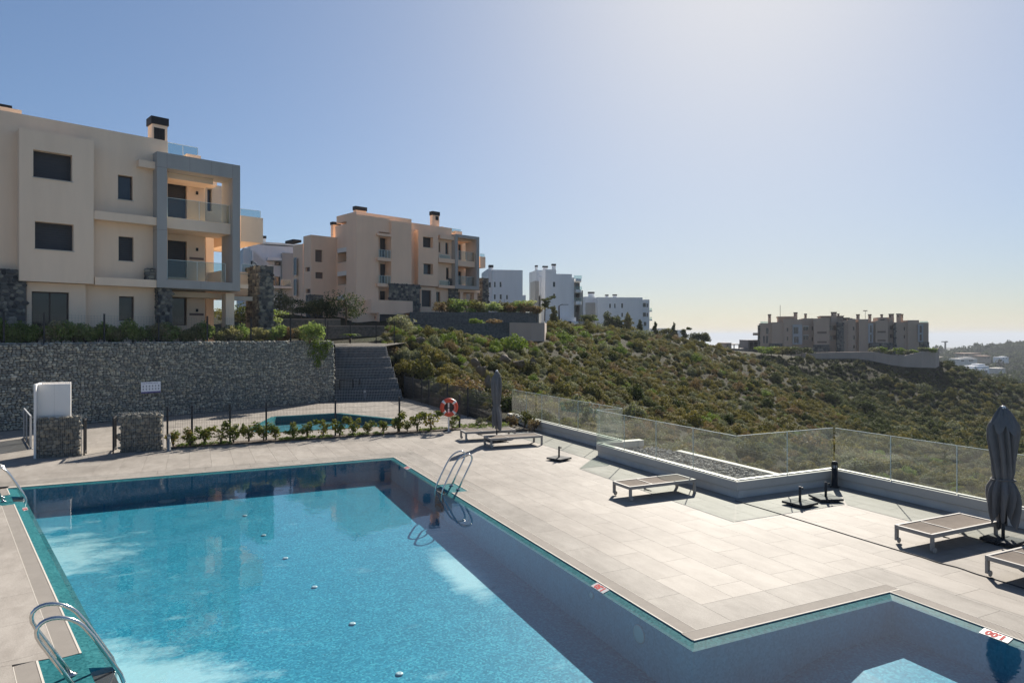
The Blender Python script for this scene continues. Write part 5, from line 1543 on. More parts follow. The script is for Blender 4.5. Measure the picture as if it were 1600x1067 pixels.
q_ = ahead(512, 44); r_ = ahead(616, 45.5)
L = (Vector(r_) - Vector(q_)).length
mesh_fence('wire_mesh_fence', q_, r_, [0, L * 0.33, L * 0.72, L], 1.35, 'dark wire fence along the dirt above the tiered bank', z=3.3, pitch=0.12, rows=10, wire=0.004)
# small gate frame against the tiered bank
gf = empty('metal_gate', (*ground(525, 623).xy, 0), 0); tag(gf, 'narrow dark metal gate frame at the foot of the tiered bank', 'gate')
for x in (0.0, 0.75, 1.15): MB().box(x - 0.03, x + 0.03, -1.23, -1.17, 0, 1.25).build('post', M['dark_metal'], gf)
MB().box(0.03, 0.72, -1.22, -1.18, 1.19, 1.235).build('rail', M['dark_metal'], gf)
# smoked screen fence at far left
a = Vector((-11.3, 9.6)); b_ = Vector((-10.55, 6.6)); d = (b_ - a).normalized(); L = (b_ - a).length
sf = empty('screen_fence', (a.x, a.y, 0), math.atan2(d.y, d.x)); tag(sf, 'smoked panel fence with grey posts left of the white shower screen', 'fence')
for s in (0.05, L * 0.42, L * 0.97): MB().box(s - 0.03, s + 0.03, -0.03, 0.03, 0, 1.08).box(s - 0.07, s + 0.07, -0.07, 0.07, 0.001, 0.03).build('post', M['light_frame'], sf)
MB().box(0, L, -0.02, 0.02, 1.082, 1.12).build('rail', M['light_frame'], sf); MB().box(0, L, -0.02, 0.02, 0.03, 0.06).build('rail', M['dark_metal'], sf)
for s0, s1 in ((0.1, L * 0.42 - 0.05), (L * 0.42 + 0.05, L * 0.97 - 0.05)): MB().box(s0, s1, -0.006, 0.006, 0.07, 1.07).build('pane', M['screen'], sf)
# open gate leaves seen edge-on in the gap between the gabion blocks
for x, y0, y1, lab in ((-8.78, 4.5, 4.95, 'dark gate frame fixed to the right side of the left gabion block'), (-7.98, 4.45, 5.35, 'open dark gate leaf folded back at the left side of the free-standing gabion block')):
    g = empty('gate_leaf', (x, y0, 0)); tag(g, lab, 'gate', 'gate leaves by the gabion blocks'); L = y1 - y0
    fr = MB(); fr.box(-0.02, 0.02, 0, 0.04, 0, 1.15).box(-0.02, 0.02, L - 0.04, L, 0, 1.15).box(-0.02, 0.02, 0.042, L - 0.042, 1.10, 1.14).box(-0.02, 0.02, 0.042, L - 0.042, 0.08, 0.12)
    fr.build('leaf_frame', M['black_metal'], g)
    w = MB()
    for k in range(1, int(L / 0.06)): w.box(-0.004, 0.004, k * 0.06 - 0.004, k * 0.06 + 0.004, 0.121, 1.099)
    tag(w.build('bars', M['black_metal'], g), kind='stuff')

# ------------------------------------------------------------------ white shower screen
sh = empty('shower_screen', (-10.03, 4.695, 0)); tag(sh, 'white open-topped shower screen standing behind the left gabion block', 'shower screen')
bevel(MB().box(0, 0.87, 0.0, 0.06, 0, 2.27).build('front_panel', M['white_panel'], sh), 0.006)
bevel(MB().box(-0.061, -0.001, -0.24, 0.72, 0, 2.29).build('side_panel', M['white_panel'], sh), 0.006)
bevel(MB().box(0, 0.78, 0.66, 0.72, 0, 2.29).build('back_panel', M['white_panel'], sh), 0.006)
MB().box(0.432, 0.437, -0.003, 0.0, 0.02, 2.26).build('panel_joint', M['coping'], sh)

# ------------------------------------------------------------------ pool rules sign
sp = on_line(234.5, (wall_end.x, wall_end.y), wd)
face_y = 0.075
sg = empty('rules_sign', (wall_end.x + wd[0] * sp, wall_end.y + wd[1] * sp, 0), math.atan2(WALL_D[1], WALL_D[0]))
tag(sg, 'white pool rules board with small pictograms and violet foot on the gabion wall', 'sign')
zs = height(605, from_world(sg.location.x, sg.location.y)[1])
sw, shh = 0.86, 0.52
bd = MB().box(-sw / 2, sw / 2, -face_y - 0.02, -face_y, zs - shh / 2, zs + shh / 2).build('board', M['sign_white'], sg)
yf = -face_y - 0.0225
MB().box(-sw / 2 + 0.004, sw / 2 - 0.004, yf, yf + 0.0015, zs - shh / 2 + 0.003, zs - shh / 2 + 0.075).build('foot_band', M['navy_print'], bd)
pr = MB()
rs = random.Random(3)
x = -sw / 2 + 0.06
for k in range(2): pr.face([(x, yf, zs + 0.18), (x + 0.05, yf, zs + 0.18), (x + 0.025, yf, zs + 0.225)]); x += 0.075
while x < sw / 2 - 0.14:                       # the illegible heading: a line of marks
    w = rs.choice((0.012, 0.018, 0.022)); pr.box(x, x + w, yf, yf + 0.001, zs + 0.188, zs + 0.188 + rs.choice((0.024, 0.03))); x += w + rs.choice((0.006, 0.006, 0.02))
pr.build('heading', M['navy_print'], bd)
for r_, zz in enumerate((zs + 0.06, zs - 0.075)):
    for c_ in range(6):
        x = -sw / 2 + 0.095 + c_ * 0.135
        ic = MB(); ic.lathe([(0.012, 0), (0.012, 0.001)], 0, 0, 8)
        ic = MB()
        rs2 = random.Random(r_ * 10 + c_)
        ic.box(x - 0.012, x + 0.012, yf, yf + 0.001, zz + 0.03, zz + 0.052)
        ic.face([(x - 0.028, yf, zz + 0.024), (x - rs2.uniform(0.005, 0.03), yf, zz - 0.04), (x + rs2.uniform(0.01, 0.035), yf, zz - 0.03), (x + 0.026, yf, zz + 0.02)][::-1][::-1])
        ic.build('pictogram', M['grey_print'], bd)

# ------------------------------------------------------------------ life ring
lr = empty('life_ring', (0, 0, 0)); pb = ground(701, 673)
lr.location = (pb.x, pb.y, 0); lr.rotation_euler = (0, 0, R(-10)); tag(lr, 'orange-red life ring with pale bands hung in front of its post by the fence', 'life ring')
def torus_arc(a0, a1, R_, r_, cz, n=12, k=10, grow=0.0):
    mb = MB(); rings = []
    for i in range(n + 1):
        t = a0 + (a1 - a0) * i / n; i0 = len(mb.v)
        for j in range(k):
            u = 2 * math.pi * j / k; rr = R_ + (r_ + grow) * math.cos(u)
            mb.v.append((rr * math.cos(t), -0.09 + (r_ + grow) * 0.75 * math.sin(u), cz + rr * math.sin(t)))
        rings.append(i0)
    for a, b_ in zip(rings, rings[1:]):
        for j in range(k): mb.f.append((a + j, b_ + j, b_ + (j + 1) % k, a + (j + 1) % k)); mb.smooth.append(True)
    return mb
torus_arc(0, 2 * math.pi, 0.285, 0.082, 0.94, 40).build('ring_body', M['orange'], lr)
for k in range(4):
    c = R(45 + 90 * k); torus_arc(c - 0.15, c + 0.15, 0.285, 0.082, 0.94, 4, 10, 0.007).build('band', M['white_plastic'], lr)
ro = MB()
ro.tube([(0.29 * math.cos(t) * 0.82, -0.13, 0.94 + 0.29 * math.sin(t) * 0.82) for t in [R(45 - 9 * k) for k in range(9)]], 0.008, 5)
ro.build('grab_rope', M['white_plastic'], lr)
lp = empty('life_ring_post', (pb.x, pb.y, 0), R(-10)); tag(lp, 'slim pale post with crossbar that carries the life ring', 'post')
MB().box(-0.025, 0.025, -0.025, 0.025, 0, 1.1).build('post', M['white_plastic'], lp); MB().box(-0.24, 0.24, -0.032, -0.0255, 0.90, 0.94).build('crossbar', M['dark_metal'], lp)
MB().box(-0.08, 0.08, -0.08, 0.08, 0.001, 0.012).build('base_plate', M['white_plastic'], lp)

# ------------------------------------------------------------------ sun loungers
def make_lounger():
    t = empty('sun_lounger')
    L, Wd, H = 1.94, 0.70, 0.335
    f = MB()
    f.box(-L / 2, L / 2, -Wd / 2, -Wd / 2 + 0.045, H - 0.075, H).box(-L / 2, L / 2, Wd / 2 - 0.045, Wd / 2, H - 0.075, H)
    f.box(-L / 2, -L / 2 + 0.05, -Wd / 2 + 0.0452, Wd / 2 - 0.0452, H - 0.074, H - 0.004).box(L / 2 - 0.05, L / 2, -Wd / 2 + 0.0452, Wd / 2 - 0.0452, H - 0.074, H - 0.004)
    bevel(f.build('frame', M['aluminium'], t), 0.006)
    for sx in (-1, 1):
        for sy in (-1, 1):
            x, y = sx * (L / 2 - 0.035), sy * (Wd / 2 - 0.0225)
            z0 = 0.05 if sx < 0 else 0.0
            leg = bevel(MB().box(x - 0.035, x + 0.035, y - 0.0215, y + 0.0215, z0, H - 0.077).build('leg', M['aluminium'], t), 0.005)
            if sx < 0:
                w = MB().lathe([(0.042, -0.010), (0.050, -0.006), (0.050, 0.006), (0.042, 0.010)], n=18).build('wheel', M['aluminium'], leg)
                w.location = (x + 0.01, y - sy * 0.0 - 0.037, 0.056); w.rotation_euler = (R(90), 0, 0)
    def sling(x0, x1, n=8):
        mb = MB(); y0, y1 = -Wd / 2 + 0.047, Wd / 2 - 0.047; m = 6; g = []
        for i in range(n + 1):
            for j in range(m + 1):
                u, v = i / n, j / m
                g.append((x0 + (x1 - x0) * u, y0 + (y1 - y0) * v, H - 0.012 - 0.018 * math.sin(math.pi * v) * (0.4 + 0.6 * math.sin(math.pi * u))))
        o = len(mb.v); mb.v += g; mb.v += [(p[0], p[1], p[2] - 0.006) for p in g]; N = len(g)
        for i in range(n):
            for j in range(m):
                a = i * (m + 1) + j; q = (a, a + m + 1, a + m + 2, a + 1)
                mb.f.append(q); mb.smooth.append(True); mb.f.append(tuple(N + k for k in reversed(q))); mb.smooth.append(True)
        return mb
    sling(-L / 2 + 0.055, -0.30).build('back_sling', M['sling'], t)
    sling(-0.27, L / 2 - 0.055).build('seat_sling', M['sling'], t)
    MB().box(-0.298, -0.272, -Wd / 2 + 0.047, Wd / 2 - 0.047, H - 0.03, H - 0.008).build('hinge_bar', M['aluminium'], t)
    s = MB()
    for sy in (-1, 1): s.tube([(-0.55, sy * 0.2, H - 0.035), (-0.42, sy * 0.2, 0.18), (-0.25, sy * 0.2, 0.14)], 0.009, 6)
    s.tube([(-0.25, -0.2, 0.14), (-0.25, 0.2, 0.14)], 0.009, 6)
    s.build('recline_strut', M['aluminium'], t)
    return t
lg = make_lounger()
spots = [(4.35, -7.42, 0.0, 'sun lounger standing alone in front of the gravel bed'), (6.95, -12.72, 0.0, 'sun lounger left of the near closed parasol'),
         (6.62, -14.46, 0.0, 'sun lounger cut by the right edge of the picture, parasol shadow on it'), (4.36, 0.48, R(-3), 'nearer sun lounger of the two beside the far closed parasol'),
         (4.16, 2.22, R(-5), 'farther sun lounger of the two, behind the far closed parasol')]
for i, (x, y, r_, lab) in enumerate(spots):
    o = lg if i == 0 else copy_tree(lg)
    o.location = (x, y, 0); o.rotation_euler = (0, 0, r_); tag(o, lab, 'sun lounger', 'sun loungers on the pool terrace')

# ------------------------------------------------------------------ closed parasols and bases
def base_plate(name, size=0.55, rz=0.0, pole=0.42, off=0.0):
    t = empty(name, (0, 0, 0), rz)
    for k, (sx, sy) in enumerate(((-1, -1), (1, -1), (1, 1), (-1, 1))):
        c = size / 4 + 0.002
        bevel(MB().box(sx * c - size / 4 + 0.004, sx * c + size / 4 - 0.004, sy * c - size / 4 + 0.004, sy * c + size / 4 - 0.004, 0.035, 0.085).build('weight_slab', M['dark_metal'], t), 0.006)
    f = MB().box(-size / 2, size / 2, -0.03, 0.03, 0.004, 0.034).box(-0.03, 0.03, -size / 2, -0.0305, 0.004, 0.034).box(-0.03, 0.03, 0.0305, size / 2, 0.004, 0.034)
    f.build('cross_foot', M['black_metal'], t)
    MB().tube([(0, off, 0.086), (0, off, pole)], 0.028, 12).build('sleeve', M['dark_metal'], t)
    kn = MB(); kn.tube([(0.03, off, pole - 0.05), (0.075, off, pole - 0.05)], 0.008, 6); kn.lathe([(0.02, -0.02), (0.026, 0), (0.02, 0.02)], 0.085, off, 8)
    for i in range(len(kn.v) - 24, len(kn.v)): kn.v[i] = (kn.v[i][0], kn.v[i][1], kn.v[i][2] + pole - 0.05)
    kn.build('clamp_knob', M['black_metal'], t)
    return t
def canopy_mesh(seed, prof, nf, drop, slant=0.0):
    """folded cloth: nf pleats at irregular angles, sharp creases, a ragged hem"""
    r = random.Random(seed); n = 96; mb = MB(); rings = []
    cuts = sorted(r.uniform(0, 1) * 0.55 / nf + k / nf for k in range(nf)); am = [r.uniform(0.45, 1.35) for _ in range(nf)]
    hem = [r.uniform(-drop, drop) for _ in range(nf)]; tw0 = r.uniform(0, 6)
    for i, (z, rad, fold) in enumerate(prof):
        i0 = len(mb.v)
        for j in range(n):
            u0 = j / n
            k = nf - 1
            for q in range(nf):
                if u0 < cuts[q]: k = q - 1; break
            c0 = cuts[k % nf] - (1 if k < 0 else 0); c1 = cuts[(k + 1) % nf] + (1 if k + 1 >= nf else 0)
            u = min(max((u0 - c0) / (c1 - c0), 0), 1); k %= nf
            w = 1 - abs(2 * u - 1) ** 1.6
            t = 2 * math.pi * u0 + 0.22 * math.sin(z * 2.3 + tw0)
            rr = rad * 0.84 * (1 + 1.45 * fold * (am[k] * w - 0.55) + 0.07 * math.sin(2 * t + z * 3 + seed) + 0.03 * math.sin(5 * t - z * 6))
            low = max(0.0, (prof[0][0] + 0.75 - z) / 0.75)
            zz = z + low * (hem[k] + (0.5 - w) * 0.16) + 0.012 * math.sin(7 * t + z * 9)
            mb.v.append((rr * math.cos(t) + slant * low, rr * math.sin(t), zz))
        rings.append(i0)
    for a, b_ in zip(rings, rings[1:]):
        for j in range(n): mb.f.append((a + j, a + (j + 1) % n, b_ + (j + 1) % n, b_ + j)); mb.smooth.append(True)
    mb.f.append(tuple(rings[-1] + k for k in range(n))); mb.smooth.append(True)
    return mb
def parasol(loc, label, prof, seed, top, tie, nf, drop, tier=None):
    t = empty('closed_parasol', (*loc, 0)); tag(t, label, 'parasol', 'closed parasols on the terrace')
    MB().tube([(0, 0, 0.1), (0, 0, top - 0.04)], 0.024, 12).build('pole', M['aluminium'], t)
    c = canopy_mesh(seed, prof, nf, drop, 0.03).build('canopy', M['canopy'], t)
    if tier:
        canopy_mesh(seed + 5, tier, 8, 0.03).build('vent_flap', M['canopy'], c)
    tz, tr = tie
    s = MB(); s.tube([(tr * math.cos(a), tr * math.sin(a), tz + 0.01 * math.sin(2 * a)) for a in [2 * math.pi * k / 24 for k in range(25)]], 0.014, 6, False)
    s.build('tie_strap', M['canopy'], c)
    MB().lathe([(0.035, top - 0.05), (0.045, top - 0.03), (0.035, top), (0.01, top + 0.015)], n=14).build('finial', M['white_plastic'], t)
    return t
parasol((7.76, -13.24), 'near closed charcoal parasol standing between two loungers at the right edge',
        [(0.40, 0.20, 0.5), (0.55, 0.235, 0.48), (0.70, 0.26, 0.46), (0.85, 0.275, 0.42), (0.98, 0.265, 0.38), (1.09, 0.225, 0.32), (1.16, 0.185, 0.24), (1.18, 0.175, 0.22), (1.22, 0.185, 0.26), (1.32, 0.20, 0.34), (1.5, 0.205, 0.42), (1.7, 0.215, 0.46),
         (1.9, 0.235, 0.44), (2.06, 0.245, 0.36), (2.16, 0.235, 0.28), (2.28, 0.175, 0.2), (2.39, 0.11, 0.14), (2.47, 0.045, 0.05)],
        3, 2.50, (1.17, 0.185), 12, 0.16, [(2.10, 0.285, 0.2), (2.16, 0.27, 0.2), (2.24, 0.225, 0.18), (2.34, 0.155, 0.14), (2.43, 0.09, 0.1), (2.478, 0.045, 0.05)])
parasol((4.17, 1.45), 'far closed charcoal parasol standing between two loungers in front of the scrub slope',
        [(0.55, 0.17, 0.6), (0.75, 0.20, 0.55), (0.95, 0.205, 0.5), (1.15, 0.18, 0.38), (1.27, 0.145, 0.24), (1.3, 0.14, 0.22), (1.36, 0.15, 0.3), (1.55, 0.18, 0.42), (1.8, 0.20, 0.46), (2.05, 0.205, 0.40), (2.25, 0.185, 0.3), (2.42, 0.115, 0.16), (2.52, 0.04, 0.05)],
        8, 2.55, (1.29, 0.15), 8, 0.10)
bs = [(7.76, -13.24, 0.1, 'dark base under the near closed parasol'), (4.17, 1.45, 0.05, 'dark base under the far closed parasol'),
      (4.43, -2.62, 0.35, 'empty dark parasol base in the middle of the terrace, nearest the pool ladder'), (6.63, -9.68, 0.12, 'left empty parasol base of the pair by the corner lamp'), (7.55, -9.6, -0.35, 'right empty parasol base of the pair, in front of the corner lamp')]
b0 = base_plate('parasol_base')
for i, (x, y, r_, lab) in enumerate(bs):
    o = b0 if i == 0 else copy_tree(b0)
    o.location = (x, y, 0); o.rotation_euler = (0, 0, r_); tag(o, lab, 'parasol base', 'parasol bases on the terrace')

# ------------------------------------------------------------------ bollard lamps
def bollard(loc, h, r_, label, m, grille=True):
    t = empty('bollard_lamp', (*loc, 0)); tag(t, label, 'bollard lamp', 'bollard lamps round the terraces')
    MB().lathe([(r_ * 1.5, 0.001), (r_ * 1.5, 0.012), (r_, 0.02), (r_, h * 0.72)], n=18).build('shaft', M[m], t)
    MB().lathe([(r_ * 0.8, h * 0.721), (r_ * 0.8, h * 0.86)], n=18).build('lens', M['white_plastic'] if m != 'black_metal' else M['light_frame'], t)
    g = MB()
    for k in range(6):
        a = k * math.pi / 3; g.box(r_ * 0.9 * math.cos(a) - 0.006, r_ * 0.9 * math.cos(a) + 0.006, r_ * 0.9 * math.sin(a) - 0.006, r_ * 0.9 * math.sin(a) + 0.006, h * 0.722, h * 0.859)
    g.build('cage', M[m], t)
    MB().lathe([(r_, h * 0.861), (r_, h * 0.95), (r_ * 0.75, h * 0.985), (r_ * 0.2, h)], n=18).build('cap', M[m], t)
M['cast_grey'] = simple('cast_grey_paint', (0.22, 0.22, 0.21), 0.6, var=0.1)
bollard((8.86, -8.78), 0.66, 0.075, 'black bollard lamp in the parapet corner by the empty parasol bases', 'black_metal')
bollard((-6.38, 4.35), 0.55, 0.055, 'grey bollard lamp right of the free-standing gabion block', 'cast_grey')
g_ = ground(570, 626); bollard((g_.x, g_.y), 0.68, 0.075, 'grey bollard lamp in front of the tiered bank, left of two', 'cast_grey')
g_ = ground(599, 620.5); bollard((g_.x, g_.y), 0.5, 0.07, 'grey bollard lamp in front of the tiered bank, right of two', 'cast_grey')

# ------------------------------------------------------------------ ladders
def ladder(loc, rz, label, steps=True, spread=0.24, lean=0.0):
    """local x towards the water, y along the edge"""
    t = empty('pool_ladder', (*loc, 0), rz); tag(t, label, 'pool ladder', 'steel pool ladders')
    for sy in (-1, 1):
        y = sy * spread
        pts = [(-0.20, y, 0.0), (-0.205, y, 0.35), (-0.21, y, 0.62)]
        for k in range(1, 12):
            a = math.pi * k / 12
            pts.append((0.0 - 0.21 * math.cos(a), y, 0.64 + 0.21 * math.sin(a)))
        pts += [(0.22, y, 0.56), (0.225, y, 0.3), (0.225, y, 0.06), (0.225, y, -0.04), (0.225, y, -0.5)]
        pts = [(x - 0.52 * max(z, 0), yy_, z) for x, yy_, z in pts]      # both rails lean out over the deck
        rail = MB().tube(pts, 0.0215, 12).build('rail', M['steel'], t)
        MB().lathe([(0.055, 0.001), (0.055, 0.008), (0.03, 0.02), (0.024, 0.03)], -0.20, y, 16).build('flange', M['steel'], rail)
    for k, z in enumerate((-0.09, -0.25, -0.42)):
        MB().box(0.0, 0.20, -spread, spread, z - 0.02, z).build('step', M['dark_metal'] if k % 2 == 0 else M['steel'], t)
    return t
# the walls are cut back round each ladder by a dark recess
nang = math.atan2(NY, NX)
def left_pt(y, d): return (XL(y) + d * NX, y + d * NY)
ladder((*left_pt(-11.75, 0.03),), nang, 'near steel pool ladder at the bottom left corner')
ladder((*left_pt(-1.35, 0.03),), nang, 'far left steel pool ladder, cut by the left edge of the picture')
ladder((0.06, -4.72), R(180), 'steel pool ladder on the long right side of the pool')

# ------------------------------------------------------------------ depth markers
def text_mesh(s, size, m):
    cu = bpy.data.curves.new('digits', 'FONT'); cu.body = s; cu.size = size; cu.align_x = 'CENTER'; cu.align_y = 'CENTER'; cu.offset = 0.010
    o = bpy.data.objects.new('digits', cu); col.objects.link(o)
    dg = bpy.context.evaluated_depsgraph_get()
    me_ = bpy.data.meshes.new_from_object(o.evaluated_get(dg)); me_.materials.clear(); me_.materials.append(m)
    bpy.data.objects.remove(o)
    return me_
def marker(loc, rz, s, label, tilt=-16.5):
    t = empty('depth_marker', (*loc, -0.024), rz); t.rotation_euler = (R(tilt), 0, rz); tag(t, label, 'depth marker', 'depth markers on the pool rim')
    MB().box(-0.17, 0.17, -0.062, 0.062, -0.006, 0.0).build('plate', M['white_tile'], t)
    o = link('digits', text_mesh(s, 0.15, M['red_print']), t); o.location = (0, -0.004, 0.0015); o.scale = (0.9, 0.85, 1)
my = ground(937, 915.5).y
marker((-0.068, my), R(90), '1,50', 'white depth marker reading 1,50 in red on the long right rim')
my = ground(1555, 989.5).y
marker((3.68 - 0.068, my), R(90), '1,00', 'white depth marker reading 1,00 in red on the rim at the right edge')
my = ground(640, 729).y
marker((-0.068, my), R(90), '1,50', 'small distant red and white depth marker near the far corner of the pool')
yy = -2.55; x_, y_ = left_pt(yy, 0.13)
marker((x_, y_), math.atan2(NX, -NY) - math.pi, '1,50', 'red and white depth marker on the left rim by the far ladder', 9.5)

# thin cable lying across the terrace
cb = MB(); r_ = random.Random(4); pts_ = []
y = -8.75
while y > -19:
    k = 0.03 * math.sin((y + 13.9) * 9) * math.exp(-((y + 13.6) / 0.5) ** 2)
    pts_.append((5.62 + 0.012 * math.sin(y * 1.7) + k, y, 0.009)); y -= 0.12
tag(cb.tube(pts_, 0.008, 6).build('cable', M['black_metal']), 'thin black cable running across the tiles from the parapet corner', 'cable')

# street lamp by the tall white block
sx_, sy_ = ahead(873.5, 100); sl = empty('street_lamp', (sx_, sy_, 0)); tag(sl, 'dark street lamp with a short arm in front of the tall white block', 'street lamp')
z0_, z1_ = height(503, 100), height(478, 100)
MB().tube([(0, 0, z0_ - 2), (0, 0, z1_)], [0.16, 0.11], 8).build('pole', M['dark_metal'], sl)
MB().tube([(0, 0, z1_), (CH * 0.4, -SH * 0.4, z1_ + 0.2), (CH * 0.7, -SH * 0.7, z1_ + 0.2)], 0.06, 6).build('arm', M['dark_metal'], sl)
MB().rbox(CH * 1.0, -SH * 1.0, z1_ + 0.18, 0.8, 0.35, 0.14, -HEAD).build('lamp_head', M['light_frame'], sl)
# ------------------------------------------------------------------ plants
def leaf_cloud(name, n, lobes, leaf, m, seed, shell=0.55, up=0.35, aspect=0.6, outward=0.6):
    r = np.random.default_rng(seed)
    lob = np.array(lobes, float)
    w = (lob[:, 3] * lob[:, 4] * lob[:, 5]) ** 0.7; w /= w.sum()
    k = r.choice(len(lob), n, p=w)
    d = r.normal(size=(n, 3)); d /= np.linalg.norm(d, axis=1)[:, None]
    rad = shell + (1 - shell) * r.random(n) ** 0.6
    c = lob[k, :3] + d * lob[k, 3:] * rad[:, None]
    nrm = d * outward + r.normal(size=(n, 3)) * 0.55 + np.array([0, 0, up]); nrm /= np.linalg.norm(nrm, axis=1)[:, None]
    t = np.cross(nrm, r.normal(size=(n, 3))); t /= np.linalg.norm(t, axis=1)[:, None]
    b_ = np.cross(nrm, t)
    s = leaf * r.uniform(0.6, 1.45, n)[:, None]
    V = np.stack([c - t * s * 0.5, c + b_ * s * aspect * 0.5 + t * s * 0.05, c + t * s * 0.5, c - b_ * s * aspect * 0.5 + t * s * 0.05], 1).reshape(-1, 3)
    me_ = bpy.data.meshes.new(name)
    me_.vertices.add(n * 4); me_.vertices.foreach_set('co', V.ravel())
    me_.loops.add(n * 4); me_.loops.foreach_set('vertex_index', np.arange(n * 4, dtype=np.int32))
    me_.polygons.add(n); me_.polygons.foreach_set('loop_start', np.arange(0, n * 4, 4, dtype=np.int32)); me_.polygons.foreach_set('loop_total', np.full(n, 4, np.int32))
    at = me_.attributes.new('tone', 'FLOAT', 'FACE')
    tone = 0.55 * r.random(n) + 0.45 * (r.random(len(lob))[k])
    at.data.foreach_set('value', tone.astype(np.float32))
    me_.materials.append(m); me_.update(calc_edges=True); me_.validate()
    return me_
def blob_lobes(r, n, R_, H_, flat=1.0):
    out = []
    for _ in range(n):
        a = r.uniform(0, 6.28); d = R_ * 0.62 * math.sqrt(r.random()); s = r.uniform(0.34, 0.6) * R_
        z = H_ * r.uniform(0.3, 0.72) * (1 - 0.35 * d / R_)
        out.append((d * math.cos(a), d * math.sin(a), z, s, s, s * flat * r.uniform(0.7, 1.0)))
    return out
def dome_lobes(r):                # a compact rounded bush with a few bulges
    out = [(0, 0, 0.34, 0.62, 0.62, 0.5)]
    for k in range(6):
        a = k * 1.05 + r.uniform(-0.3, 0.3); d = r.uniform(0.35, 0.6); s = r.uniform(0.26, 0.42)
        out.append((d * math.cos(a), d * math.sin(a), r.uniform(0.2, 0.5), s, s, s * r.uniform(0.8, 1.1)))
    out.append((r.uniform(-0.2, 0.2), r.uniform(-0.2, 0.2), 0.7, 0.35, 0.35, 0.3))
    return out
def stem_mesh(name, h, spread, n, rad, seed):
    r = random.Random(seed); mb = MB()
    for k in range(n):
        a = r.uniform(0, 6.28); s = spread * r.uniform(0.5, 1)
        mb.tube([(0, 0, -0.08), (s * 0.3 * math.cos(a), s * 0.3 * math.sin(a), h * 0.4), (s * math.cos(a + 0.2), s * math.sin(a + 0.2), h * r.uniform(0.75, 0.95))], [rad, rad * 0.7, rad * 0.3], 5)
    return mb.mesh(name, M['bark'])

L_ = {}
L_['olive'] = leaf_mat('olive_leaf', [(0.078, 0.083, 0.028), (0.147, 0.140, 0.050), (0.225, 0.197, 0.078)])
L_['dark'] = leaf_mat('dark_green_leaf', [(0.032, 0.045, 0.017), (0.064, 0.082, 0.028), (0.113, 0.119, 0.045)])
L_['gorse'] = leaf_mat('brown_gorse_leaf', [(0.078, 0.074, 0.028), (0.150, 0.136, 0.044), (0.261, 0.206, 0.050)])
L_['grey'] = leaf_mat('grey_green_leaf', [(0.095, 0.110, 0.065), (0.160, 0.175, 0.110), (0.248, 0.248, 0.168)])
L_['bright'] = leaf_mat('fresh_green_leaf', [(0.078, 0.133, 0.024), (0.157, 0.220, 0.039), (0.251, 0.314, 0.078)])
L_['hedge'] = leaf_mat('hedge_leaf', [(0.086, 0.135, 0.044), (0.196, 0.270, 0.086), (0.360, 0.360, 0.221)], 0.42)
L_['pale'] = leaf_mat('pinkish_pale_leaf', [(0.120, 0.150, 0.068), (0.255, 0.240, 0.128), (0.420, 0.375, 0.270)], 0.42)
L_['fence'] = leaf_mat('glossy_shrub_leaf', [(0.06, 0.10, 0.025), (0.12, 0.16, 0.035), (0.20, 0.20, 0.05), (0.26, 0.14, 0.045)], 0.4, 0.25)
L_['dry'] = leaf_mat('dry_brown_leaf', [(0.103, 0.069, 0.040), (0.184, 0.127, 0.075), (0.287, 0.207, 0.127)])
L_['far'] = leaf_mat('far_wood_leaf', [(0.018, 0.028, 0.012), (0.035, 0.05, 0.02), (0.06, 0.07, 0.03)])

# --- scattered scrub (one mass): point clouds that carry bush copies
def proto(coll, mesh):
    o = bpy.data.objects.new('scrub_bush', mesh); coll.objects.link(o)
def scatter(name, coll, P_, scl, rot, idx, parent=None):
    me_ = bpy.data.meshes.new(name); me_.from_pydata(P_.tolist(), [], [])
    for nm, ty, val in (('scl', 'FLOAT_VECTOR', scl), ('rot', 'FLOAT_VECTOR', rot), ('idx', 'INT', idx)):
        at = me_.attributes.new(nm, ty, 'POINT')
        if ty == 'INT': at.data.foreach_set('value', np.asarray(val, np.int32))
        else: at.data.foreach_set('vector', np.asarray(val, np.float32).ravel())
    o = link(name, me_, parent); tag(o, kind='stuff')
    ng = bpy.data.node_groups.new(name, 'GeometryNodeTree')
    ng.interface.new_socket('Geometry', in_out='INPUT', socket_type='NodeSocketGeometry'); ng.interface.new_socket('Geometry', in_out='OUTPUT', socket_type='NodeSocketGeometry')
    gi, go = ng.nodes.new('NodeGroupInput'), ng.nodes.new('NodeGroupOutput')
    ci = ng.nodes.new('GeometryNodeCollectionInfo'); ci.inputs['Collection'].default_value = coll; ci.inputs['Separate Children'].default_value = True; ci.inputs['Reset Children'].default_value = True
    ip = ng.nodes.new('GeometryNodeInstanceOnPoints'); ip.inputs['Pick Instance'].default_value = True
    def attr(nm, ty):
        a = ng.nodes.new('GeometryNodeInputNamedAttribute'); a.data_type = ty; a.inputs['Name'].default_value = nm
        return next(s for s in a.outputs if s.enabled and s.name == 'Attribute')
    e = ng.nodes.new('FunctionNodeEulerToRotation')
    lk = ng.links.new
    lk(gi.outputs[0], ip.inputs['Points']); lk(ci.outputs[0], ip.inputs['Instance']); lk(attr('idx', 'INT'), ip.inputs['Instance Index'])
    lk(attr('rot', 'FLOAT_VECTOR'), e.inputs[0]); lk(e.outputs[0], ip.inputs['Rotation']); lk(attr('scl', 'FLOAT_VECTOR'), ip.inputs['Scale'])
    lk(ip.outputs[0], go.inputs[0])
    md = o.modifiers.new('scatter', 'NODES'); md.node_group = ng
    return o
sets = {}
rr = random.Random(21)
